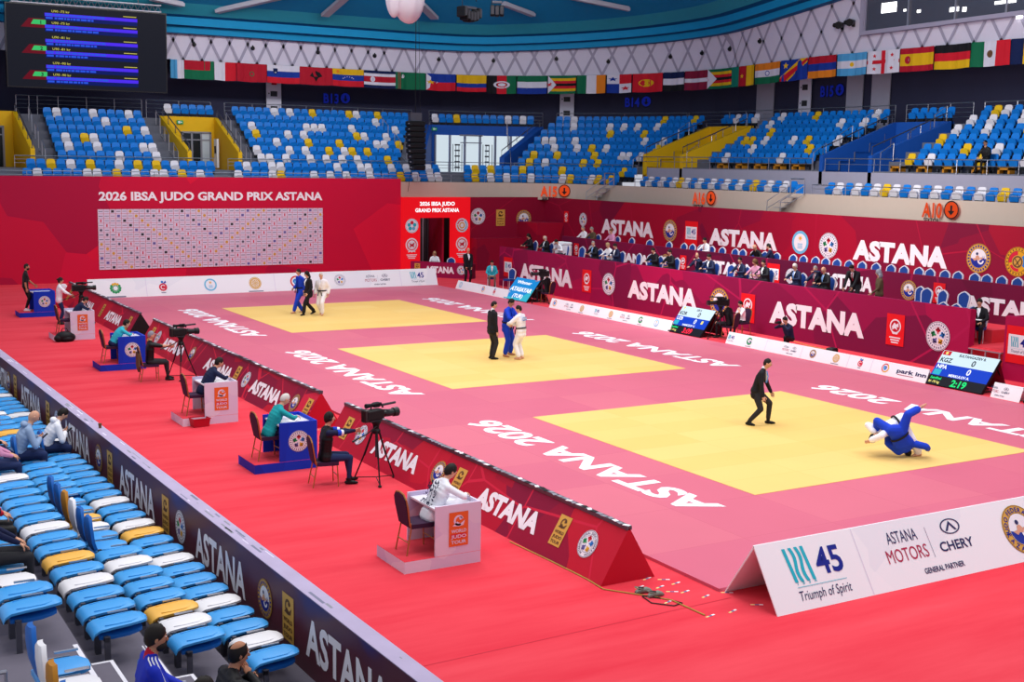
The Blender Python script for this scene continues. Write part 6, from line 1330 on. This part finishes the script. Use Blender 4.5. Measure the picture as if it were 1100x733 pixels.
        if L.get('wristband'):
            for n in 'LR':
                b = MB(); d = (J['el'+n]-J['wr'+n]).normalized(); b.tube([J['wr'+n]+d*.01, J['wr'+n]+d*.05], [.036, .04], 'red', 10, False); b.build('cuff', o2, True)
        if L.get('stripes'):
            for s in (-1, 1):
                b = MB(); a, e = sc+r*s*.17-u*.0, J['el'+'LR'[s > 0]]; d = (e-a).normalized(); o_ = (u*.8-f*.2).normalized()
                for j in (-1, 0, 1): b.tube([sc+r*s*.07+u*.055+f*j*.03, a+o_*.072+f*j*.03, a.lerp(e, .6)+(r*s)*.068+f*j*.026], .007, L['stripes'], 4)
                b.build('shoulder_stripes', o2, True)
        if L.get('phone'):
            b = MB(); p = (J['wrL']+J['wrR'])/2+V((0, .09, .02)); b.box(p, (.07, .012, .14), 'black', 0, Matrix.Translation(p) @ Matrix.Rotation(radians(-50), 4, 'X') @ Matrix.Translation(-p)); 
            o3 = b.build('mobile_phone'); o3.matrix_world = Matrix.Translation(loc) @ Matrix.Rotation(rz, 4, 'Z') @ Matrix.Scale(S, 4); tag(o3, 'mobile phone held by the '+L['phone'], 'phone')
        if fine and L.get('hood'):
            b = MB(); b.ell(sc+u*.04-f*.075, (.12, .07, .06), L['hood'], 12, 8); b.build('hood', o2, True)
        bpy.data.objects.remove(o)
def sit(seat=.45, **k):
    """seated pose: hips on a seat of the given height, feet flat on the floor below"""
    P = dict(hip=(0, 0, seat+.10), lean=6, footL=(-.13, .44, .085), footR=(.13, .44, .085), kneeL=(-.1, .6, 1), kneeR=(.1, .6, 1), handL=(-.12, .36, seat+.22), handR=(.12, .36, seat+.22), palmL=(0, 0, -1), palmR=(0, 0, -1), elbowL=(-1, -.5, -.4), elbowR=(1, -.5, -.4), hpitch=0)
    P.update(k); return P
SUIT = dict(loose=.010, jr=.147, top='suit', bot='trouser_dark', shoe='black', jacket=.10, collar='shirt', shirt='shirt')
GIW = dict(top='gi_white', bot='gi_white', shoe='bare', jacket=.12, loose=.022, belt='belt', lapel='gi_white', cuff=.80, flare=.01)
GIB = dict(GIW, top='gi_blue', bot='gi_blue', lapel='gi_blue')
def mix(d, **k): d = dict(d); d.update(k); return d
FACE = lambda dx, dy: atan2(dy, dx)-pi/2      # heading that looks along (dx, dy)
gf = lambda x, y, z=.056: at(x, y, 'Z', z)
# --- near contest square: referee in a half crouch
p = gf(814, 456); RF = FACE(.66, -.75)
person('person in a black suit half crouching on the near yellow square', (p.x, p.y, .056), RF,
    dict(hip=(0, -.08, .83), lean=17, footL=(-.17, .22, .085), footR=(.20, -.20, .085), toeL=(-.1, 1, 0), toeR=(.35, 1, 0), kneeL=(-.1, 1, 0), kneeR=(.2, 1, 0), handL=(-.26, .26, .74), handR=(.30, .14, .70), elbowL=(-.7, -1, 0), elbowR=(.7, -1, 0), curl=.6, hpitch=2, head=(0, .03, .13)), mix(SUIT, tie='tie_blue', style='crop'), 1.74, fine=True)
# --- near contest square: the throw
p = gf(966, 492); TH = -YAW
person('person in a blue judo suit thrown onto the near yellow square, one leg kicked up', (p.x, p.y, .056), TH,
    dict(ground=1, hip=(-.10, -.08, .54), lean=172, side=33, twist=180, hipyaw=180, bend=.8, flip=1, footL=(.40, .12, 1.04), footR=(-.40, .40, .36), airL=1, airR=1, toeL=(.7, -.2, .6), toeR=(-.5, .3, -.5), kneeL=(-.3, -.5, .6), kneeR=(-.5, -.3, 1.2), handL=(.66, .10, .14), handR=(-.16, .42, .36), elbowL=(.3, -1, .2), elbowR=(-1, 0, .4), hfollow=1, hpitch=30, head=(0, .13, .06), curl=.9), mix(GIB, style='short', jacket=.06, loose=.032), 1.68, fine=True)
person('person in a white judo suit diving over the blue one on the near yellow square', (p.x, p.y, .056), TH,
    dict(ground=1, hip=(.06, .30, .80), lean=196, side=-64, twist=90, hipyaw=90, bend=.4, footL=(.50, .20, .085), footR=(.62, .62, .085), kneeL=(-.4, -.3, .6), kneeR=(-.5, .3, .6), toeL=(-.6, -.2, 0), toeR=(-.6, .3, 0), handL=(-.70, -.06, .40), handR=(-.52, .20, .52), elbowL=(.2, -1, .3), elbowR=(.1, 1, .4), hfollow=1, hpitch=20, curl=.9, head=(0, .05, .13)), mix(GIW, hair='hair_dark', jacket=.07, loose=.034), 1.66, fine=True)
# --- middle square
p = gf(528, 386); person('person in a black suit standing beside two gripping judoka on the middle yellow square', (p.x, p.y, .056), FACE(1, -.05), dict(lean=2, hip=(0, 0, .95), footL=(-.1, .02, .085), footR=(.1, .0, .085), handL=(-.25, .06, .80), handR=(.25, .06, .80), hpitch=10, hyaw=-10), mix(SUIT, style='crop'), 1.80, fine=True)
p = gf(544, 382.5); person('person in a blue judo suit gripping the white one on the middle yellow square', (p.x, p.y, .056), FACE(.55, -.85), dict(lean=8, hip=(0, 0, .94), footL=(-.20, .02, .085), footR=(.20, .05, .085), handL=(-.06, .42, 1.02), handR=(.16, .42, 1.10), elbowL=(-1, .1, -.4), elbowR=(1, 0, -.5), hpitch=22, curl=1.1), mix(GIB, skin='skin_tan'), 1.84, fine=True)
p = gf(559.5, 386); person('person in a white judo suit with a blue back patch on the middle yellow square', (p.x, p.y, .056), FACE(-.5, .86), dict(lean=6, hip=(0, 0, .92), footL=(-.12, .0, .085), footR=(.12, .02, .085), handL=(-.14, .42, 1.12), handR=(.10, .40, 1.06), elbowL=(-1, 0, -.5), elbowR=(1, 0, -.4), hpitch=15, hyaw=20, curl=1.1), mix(GIW, patch='emb_blue'), 1.70, fine=True)
# --- far square: walking off towards the wall boards
WK = dict(lean=4, footL=(-.09, .30, .085), footR=(.09, -.28, .13), toeR=(.1, 1, -.3), hip=(0, 0, .90))
p = gf(323, 336); person('person in a blue judo suit walking on the farthest yellow square, partly behind the referee', (p.x, p.y, .056), FACE(-1, -.12), dict(WK, footL=(-.09, .34, .085), footR=(.09, -.12, .085), handL=(-.22, -.05, .9), handR=(.20, .2, .95), hpitch=0), mix(GIB), 1.78)
p = gf(332, 338.5); person('person in a black suit striding on the farthest yellow square', (p.x, p.y, .056), FACE(-1, -.15), dict(WK, handL=(-.24, .2, .88), handR=(.24, .05, .84)), mix(SUIT, bot='suit', flare=.02, style='long'), 1.76)
p = gf(346, 338.5); person('person with pale hair in a white judo suit on the farthest yellow square', (p.x, p.y, .056), FACE(-.75, -.65), dict(WK, footL=(-.1, .16, .085), footR=(.1, -.14, .1), handL=(-.28, .0, .86), handR=(.28, .1, .84)), mix(GIW, hair='hair_white', style='crop'), 1.72)
# --- by the gate
p = g(502, 306); person('person in a black suit and white shirt standing by the low board near the gate', (p.x, p.y, 0), FACE(-.1, -1), dict(handL=(-.15, .16, .84), handR=(.15, .16, .84), elbowL=(-1, -.3, 0), elbowR=(1, -.3, 0)), mix(SUIT, style='bald', bot='suit'), 1.86)
p = g(540, 308); chair(VCH, (14.9, p.y+.0, 0), FACE(-.5, -1), 'blue chair under the person in aqua near the gate'); person('person in an aqua jacket sitting by the maroon wall near the gate', (14.9, p.y, 0), FACE(-.5, -1), sit(hpitch=8, handL=(-.08, .3, .62), handR=(.08, .3, .62), lean=14), dict(top='aqua', bot='trouser_khaki', shirt='white', collar='white', style='short'), 1.74)
chair(VCH, (15.25, p.y-1.1, 0), FACE(-1, -.4), 'blue chair left empty beside the person in aqua near the gate'.replace('left ', ''))
p = at(472, 283, 'Y', 42.3); person('person in white sitting behind the maroon table at the gate', (15.0, 42.6, 0), FACE(-.5, -1), sit(hpitch=15), dict(top='white', bot='trouser_dark', hair='hair_blond', style='long'), 1.7); chair(VCH, (15.0, 42.6, 0), FACE(-.5, -1), 'blue chair of the person in white behind the gate table')
chair(VCH, (15.75, 42.1, 0), FACE(-.5, -1), 'blue chair on its own behind the gate table')
# --- along the carpet: officials at desks
lean = dict(lean=24, handL=(-.20, .46, .83), handR=(.16, .52, .83), elbowL=(-1, 0, -.2), elbowR=(1, 0, -.2), footL=(-.12, .36, .085), footR=(.12, .36, .085))
dk = lambda i, e=0.: (-7.26+e, DY[i]+.45, .19)
person('person in a white jacket with dark leaf print writing at the nearest white desk', dk(0, .2), -pi/2, sit(**dict(lean, lean=26, hpitch=14)), dict(top='white_print', bot='denim', print=1, style='short', jacket=.05), 1.78, fine=True)
person('grey haired person in a teal sweater writing at a blue desk', dk(1), -pi/2, sit(**dict(lean, lean=26, hpitch=20)), dict(top='teal', bot='navy', hair='hair_white', style='crop', jacket=.05), 1.76, fine=True)
person('person in a navy jacket leaning on the white desk with the red basket', dk(2, .16), -pi/2, sit(**dict(lean, lean=30, hpitch=4)), dict(top='navy', bot='trouser_dark', style='short', jacket=.05), 1.80, fine=True)
person('person in pale aqua leaning on a blue desk', dk(3), -pi/2, sit(**dict(lean, lean=34, hpitch=-5)), dict(top='aqua', bot='denim', style='short'), 1.74)
person('seated person in navy at the white desk beside the black bag', (-7.0, DY[4]+.6, .19), -pi/2, sit(**dict(lean, lean=36, hpitch=20)), dict(top='navy', bot='trouser_dark'), 1.72)
person('person in black sports clothes with striped trousers standing at the farthest blue desk', (-7.4, DY[5]+.5, .19), FACE(1, -.25), dict(handL=(-.2, .3, .95), handR=(.24, .06, .84), footL=(-.13, .0, .085), footR=(.13, .0, .085)), dict(top='black', bot='black', beard=1, bare_arm=1, shoe='white', style='crop', skin='skin_tan'), 1.82)
# --- camera crew on the left
q = CAM1+V((-.95, .25, 0)); chair(BCH, q, FACE(1, -.15), 'aubergine chair of the operator with headset by the nearest camera'); person('camera operator with headset and dark vest sitting by the nearest wedge', q, FACE(1, -.15), sit(handR=(.02, .62, 1.0), handL=(-.04, .58, .98), elbowR=(1, -.2, -.6), lean=4, hpitch=-3, hyaw=0, footL=(-.12, .5, .085), footR=(.12, .42, .085), palmL=(1, 0, 0), palmR=(-1, 0, 0)), dict(top='black', sleeve='navy', bot='denim', phones=1, vest=1, style='short', shoe='black', jacket=.04), 1.80, fine=True)
q = CAM2+V((-.85, .1, 0)); chair(BCH, q, FACE(1, -.1), 'aubergine chair with a jacket over it, under the operator in cap'); person('camera operator in a grey cap and black T-shirt sitting behind a tripod camera', q, FACE(1, -.1), sit(handR=(.04, .62, .95), handL=(-.04, .58, .92), elbowR=(1, -.2, -.6), lean=2, footL=(-.12, .5, .085), footR=(.12, .46, .085), palmL=(1, 0, 0), palmR=(-1, 0, 0)), dict(top='black', bot='trouser_dark', bare_arm=1, style='cap', hair='hair_dark', hatk='grey'), 1.76, fine=True)
m = MB(); m.prism([(-.24, 0), (.24, 0), (.26, -.35), (.12, -.52), (-.1, -.47), (-.26, -.38)], .05, 'olive', Matrix.Rotation(pi/2, 4, 'X')); o = m.build('jacket'); o.location = q+V((-.29, .02, .80)); o.rotation_euler = (0, 0, FACE(1, -.1)); tag(o, 'brown jacket hung over the chair of the operator in cap', 'jacket')
q = CAM3+V((-.75, .15, 0)); person('camera operator in white top and blue trousers standing at the farthest wedge', q, FACE(1, -.1), dict(handL=(-.1, .45, 1.05), handR=(.12, .42, 1.1), elbowL=(-1, 0, -.5), elbowR=(1, 0, -.5)), dict(top='white', bot='denim', style='bun', jacket=.04), 1.72)
# --- camera crew on the far side
q = V((13.75, at(588, 315, 'X', 13.75).y, 0)); chair(BCH, q, FACE(-.45, .95), 'aubergine chair of the operator in black behind the winner screen'); person('camera operator in black sitting beside the blue winner screen', q, FACE(-.45, .95), sit(handR=(.1, .52, .92), handL=(-.14, .40, .66), lean=2), dict(top='black', bot='suit', style='short', phones=1), 1.76)
q = V((13.75, at(784, 352, 'X', 13.75).y, 0)); chair(BCH, q, FACE(-.35, .95), 'aubergine chair of the operator in black at the 3:09 scoreboard'); person('camera operator in a black jacket sitting beside the 3:09 scoreboard', q, FACE(-.35, .95), sit(handR=(.1, .5, .85), handL=(-.1, .45, .6), lean=10, hpitch=8), dict(top='black', bot='suit', style='short', phones=1), 1.78)
y = at(797, 345, 'X', 14.9).y; chair(BCH, (14.9, y, 0), FACE(-1, -.1), 'aubergine chair of the person in white T-shirt against the maroon wall'); person('person in a white T-shirt sitting against the maroon wall behind the 3:09 scoreboard', (14.9, y, 0), FACE(-1, .1), sit(handL=(-.05, .2, 1.0), handR=(.1, .3, .6), hpitch=14), dict(top='white', bot='suit', bare_arm=1, style='tuft'), 1.6)
y = at(846, 370, 'X', 13.7).y; person('photographer in dark clothes kneeling behind the low white boards', (13.7, y, 0), FACE(-1, -.05), dict(hip=(0, -.1, .42), lean=20, footL=(-.15, .25, .085), footR=(.12, -.45, .085), kneeL=(-.2, 1, .6), kneeR=(.2, 1, -.5), toeR=(0, .3, -.9), handL=(-.07, .30, .92), handR=(.07, .30, .92), elbowL=(-1, .2, -.6), elbowR=(1, .2, -.6), hpitch=12), dict(top='suit_navy', bot='black', style='short'), 1.72)
m = MB(); m.box((0, 0, 0), (.14, .08, .1), 'black', 0, None, .01); m.tube([(0, .04, 0), (0, .16, 0)], .035, 'blackgloss', 8); o = m.build('photo_camera'); o.location = (13.7-.42, y, .98); o.rotation_euler = (0, 0, pi/2); tag(o, 'black photo camera held by the kneeling photographer', 'camera')
# --- people on the tiers
TN = [0, 0]
def tier(label, px, py, L, X=17.35, z=1.22, seat=True, ch=None, **k):
    y = at(px, py, 'X', X).y
    if seat:
        TN[X > 19] += 1; chair(VCH, (X, y, z), pi/2+k.pop('dr', 0), 'blue chair of the %s seated person from the gate, %s tier' % (ORD[TN[X > 19]-1], 'back' if X > 19 else 'front')); person(label, (X, y, z), pi/2+k.pop('rz', 0), sit(**dict(dict(lean=10, handL=(-.16, .42, .78), handR=(.16, .42, .78), hpitch=8), **k)), L, 1.76)
    else: person(label, (X, y, z), k.pop('rz', pi/2), k.pop('P'), L, 1.78)
SN = mix(SUIT, top='suit_navy', bot='suit_navy')
for px, py, lab, L, k in (
    (570.5, 262, 'dark haired person in black on the front tier, nearest the gate', mix(SUIT, style='long', shirt=None), {}),
    (588, 262, 'pale haired person in a dark suit on the front tier beside the copy machine', mix(SUIT, hair='hair_white', style='ring'), {}),
    (604.6, 267, 'person in a white shirt in front of the copy machine', dict(top='white', bot='trouser_dark'), dict(lean=30, hpitch=20)),
    (640, 270, 'grey haired person in a dark suit over a blue shirt on the front tier', mix(SUIT, hair='hair_grey', shirt='shirt_blue', style='crop'), dict(hyaw=60)),
    (655.7, 273.4, 'pale haired person in a white top on the front tier, next to one in navy', dict(top='white', bot='trouser_dark', hair='hair_blond'), dict(hpitch=20)),
    (663.7, 272, 'person in a navy suit looking down on the front tier beside one in white', SN, dict(hpitch=25)),
    (704.6, 280, 'person in a black suit under the middle wall emblem on the front tier', mix(SUIT, shirt=None), dict(hpitch=20)),
    (722, 282, 'person in black behind a laptop on the front tier', mix(SUIT, shirt=None), dict(hpitch=12)),
    (751.6, 284, 'balding person in a navy suit and pink shirt leaning on a hand', mix(SN, shirt='pink_shirt', style='ring'), dict(handL=(-.1, .3, 1.08), hyaw=45)),
    (764.6, 286.4, 'person in a navy suit reading on the front tier beside the leaning one', SN, dict(hpitch=22)),
    (797.7, 287.7, 'young person in a navy suit and dark red tie on the front tier', mix(SN, tie='tie_red', style='tuft'), dict(hyaw=25)),
    (814, 291, 'person with brown hair in a pink blouse on the front tier', dict(top='pink_shirt', bot='trouser_dark', hair='brown', style='long'), dict(hyaw=-20)),
    (823, 291, 'person in a dark suit next to the one in a pink blouse', SUIT, dict(hyaw=20)),
    (857, 293.2, 'white haired person in a navy suit and blue tie on the front tier', mix(SN, hair='hair_white', tie='tie_blue', glasses=1), dict(hpitch=10)),
    (879, 295.5, 'grey haired person in a navy suit touching the forehead on the front tier', mix(SN, hair='hair_grey', tie='tie_red', style='crop'), dict(handL=(-.06, .28, 1.16), hyaw=20)),
    (888, 296.6, 'bald person in a dark suit and blue shirt looking down on the front tier', mix(SUIT, shirt='shirt_blue', style='bald'), dict(hpitch=28))):
    tier(lab, px, py, L, **k)
for px, py, lab, L, k in (
    (629, 247.5, 'grey haired person in a white top on the back tier', dict(top='white', bot='trouser_dark', hair='hair_grey', style='crop'), {}),
    (638.4, 247.5, 'person in an olive patterned jacket on the back tier', dict(top='olive', bot='trouser_dark', hair='hair_grey'), {}),
    (659, 252, 'person in pale pink below the lettering on the back tier', dict(top='pinkish', bot='trouser_dark', hair='brown'), {}),
    (760, 261, 'person in a white shirt with a red lanyard on the back tier', dict(top='white', bot='trouser_dark', tie='tie_red', shirt='white'), dict(hpitch=12)),
    (817, 266.6, 'bald person in black leaning over the back tier table', dict(top='black', bot='black', style='bald', skin='skin'), dict(lean=24, hpitch=20)),
    (829.8, 266, 'person in a navy suit turned sideways on the back tier', SN, dict(rz=-.9))):
    tier(lab, px, py, L, X=20.0, z=1.62, **k)
tier('person in a black suit and red tie standing bent over the front tier table', 919, 292, mix(SUIT, tie='tie_red', style='short'), seat=False, X=16.95, z=1.22, rz=pi/2+.35, P=dict(lean=34, hip=(0, -.1, .90), handL=(-.1, .42, .78), handR=(.22, .40, .75), hpitch=28))
tier('person with a grey headscarf in a dark olive coat standing on the front tier', 946, 294, dict(top='olive', bot='black', hair='hair_grey', hatk='grey', style='long', jacket=.3), seat=False, X=16.95, z=.95, rz=pi/2-.5, P=dict(handL=(-.1, .3, .95), hyaw=-40))
y = at(1052, 340, 'X', 16.7).y; chair(VCH, (16.7, y, .82), FACE(-1, -.5), 'blue chair by the opening at the end of the front tier'); person('person in a black suit with papers on the lap by the tier opening', (16.7, y, .82), FACE(-.9, -.5), sit(hpitch=8), mix(SUIT, style='tuft', bot='suit'), 1.76)
m = MB(); m.box((0, 0, 0), (.21, .3, .01), 'paper', .4); o = m.build('paper_sheets'); o.location = (16.4, y-.14, .82+.74); tag(o, 'white papers on the lap of the person by the tier opening', 'papers')
for j, (px, py) in enumerate(((580, 267), (621, 273), (628, 270), (648, 276), (681, 282), (689.5, 282), (699, 284), (781, 291), (977, 311), (991, 313), (1007, 313), (1025.5, 316))):
    chair(VCH, (17.35+(.25 if j % 3 == 2 else 0), at(px, py, 'X', 17.35).y, 1.22), pi/2+(.12 if j % 2 else -.1), 'empty blue chair on the front tier, %s from the gate' % ORD[j])
for j, (px, py) in enumerate(((1008, 320), (1022, 322), (1040, 326))):
    chair(VCH, (16.4, at(px, py, 'X', 16.4).y, .95), pi/2, 'empty blue chair close behind the front wall, %s along toward the steps' % ORD[j])
for j, px in enumerate((674, 694, 714, 730, 739, 748, 771, 785, 793, 805, 847, 858, 871, 882, 894, 907, 921, 936, 952, 966, 982, 994, 1010, 1024, 1042, 1055, 1071, 1088)):
    chair(VCH, (20.0, at(px, 262+(px-674)*.095, 'X', 20.0).y, 1.62), pi/2+(.15 if j == 1 else 0), 'empty blue chair on the back tier, %s from the gate' % ordw(j))
m = MB(); m.b2((-.02, -.17, 0), (.0, .17, .22), 'black'); m.b2((-.2, -.17, 0), (0, .17, .015), 'black'); o = m.build('laptop'); o.location = (16.5, at(722, 290, 'X', 16.5).y, 1.56); tag(o, 'black laptop on the front tier table before a person in black', 'laptop')
# --- lone figure high in the stand
s_ = s_of(1061, rd(3), rf(3)+.6); p = SP(s_, rd(3)-.1, rf(3)); person('person in black sitting alone in the stand above sign A10', p, SRZ(s_), sit(hpitch=12), dict(top='black', bot='black', style='cap', hatk='black'), 1.76)
# --- spectators on the near seats
def spec(label, px, py, k, L, dz=1.24, fwd=0., H=1.76, y=None, **kw):
    q = at(px, py, 'Z', ROWZ[k]+dz); yy = q.y if y is None else y
    if k == 0: kw.setdefault('footL', (-.13, .34, .085)); kw.setdefault('footR', (.13, .34, .085))
    person(label, (ROWX[k]-.06+fwd-SKEW[k]*(yy+.5), yy, ROWZ[k]), -pi/2+kw.pop('rz', 0), sit(**kw), L, H, None, True)
ph = dict(handL=(-.06, .40, .80), handR=(.08, .40, .80), hdirL=(0, .3, .3), hdirR=(0, .3, .3), palmL=(.5, -.3, .6), palmR=(-.5, -.3, .6))
spec('dark haired spectator in a white jacket looking at a phone in the front row', 54, 449, 0, dict(top='white_print', bot='denim', style='short', phone='dark haired spectator in a white jacket', hood='white', loose=.014), dz=1.10, lean=26, hpitch=26, fwd=-.14, bend=.4, **ph)
spec('bald spectator in a grey blue hooded top looking at a phone in the second row', 27, 450, 1, dict(top='hoodie', bot='denim', style='bald', hood='hoodie', phone='bald spectator in a grey blue top', loose=.014), dz=1.17, lean=20, hpitch=24, fwd=-.16, bend=.4, **ph)
spec('fair haired spectator in pink behind the bald one, third row', 5, 455, 2, dict(top='pinkish', bot='denim', hair='hair_blond', style='long'), dz=1.2, hpitch=10, fwd=-.1)
spec('dark haired spectator at the frame edge beyond the fair haired one in pink', -4, 442, 2, dict(top='black', bot='denim', style='short'), dz=1.2, hpitch=10, fwd=-.1)
spec('spectator in navy with a red cuff whose hands rest on the knees, fourth row', 27, 562, 3, dict(top='navy', bot='black', style='short', wristband=1), lean=-14, handL=(-.06, .44, .66), handR=(.06, .44, .66), y=-.95, fwd=-.12)
spec('spectator in dark trousers and trainers at the frame edge, fourth row', 45, 598, 3, dict(top='navy', bot='trouser_dark', style='short', shoe='black'), lean=-14, y=-2.15, fwd=-.12)
spec('dark haired bearded spectator in a blue tracksuit jacket across the aisle', 167, 690, 2, dict(top='jersey', bot='navy', beard=1, style='short', stripes='white', collar='red', skin='skin_tan', loose=.012), lean=4, rz=-.1, hpitch=4, fwd=-.30, y=-6.5)
spec('balding spectator in a black jacket resting chin on hand, second row across the aisle', 240, 706, 1, dict(top='black', bot='black', style='ring', skin='skin_tan', loose=.014), lean=10, handR=(.04, .24, 1.03), handL=(-.05, .27, .98), hdirR=(0, 0, .6), hpitch=2, fwd=-.48, y=-6.4)
spec('dark haired spectator in black at the bottom frame edge, third row across the aisle', 208, 724, 2, dict(top='black', bot='black', style='short'), lean=14, hpitch=10, y=-7.6, fwd=-.32, H=1.66)
for q in [q for q in PEOPLE if q[7] and q[1][0] < -10.5]:
    o = min((o for o in COL.objects if o.name.startswith('folding_seat')), key=lambda o: (o.location-V(q[1])).length)
    for ch in list(o.children):
        for e in list(ch.children): bpy.data.objects.remove(e)
        bpy.data.objects.remove(ch)
    for ch in CH[('blue', False)]: c = ch.copy(); COL.objects.link(c); c.parent = o
    o['label'] = 'open seat under the '+' '.join(q[0].split()[:9]); o.location.y = q[1][1]
build_people()
bpy.data.scenes.remove(TS)
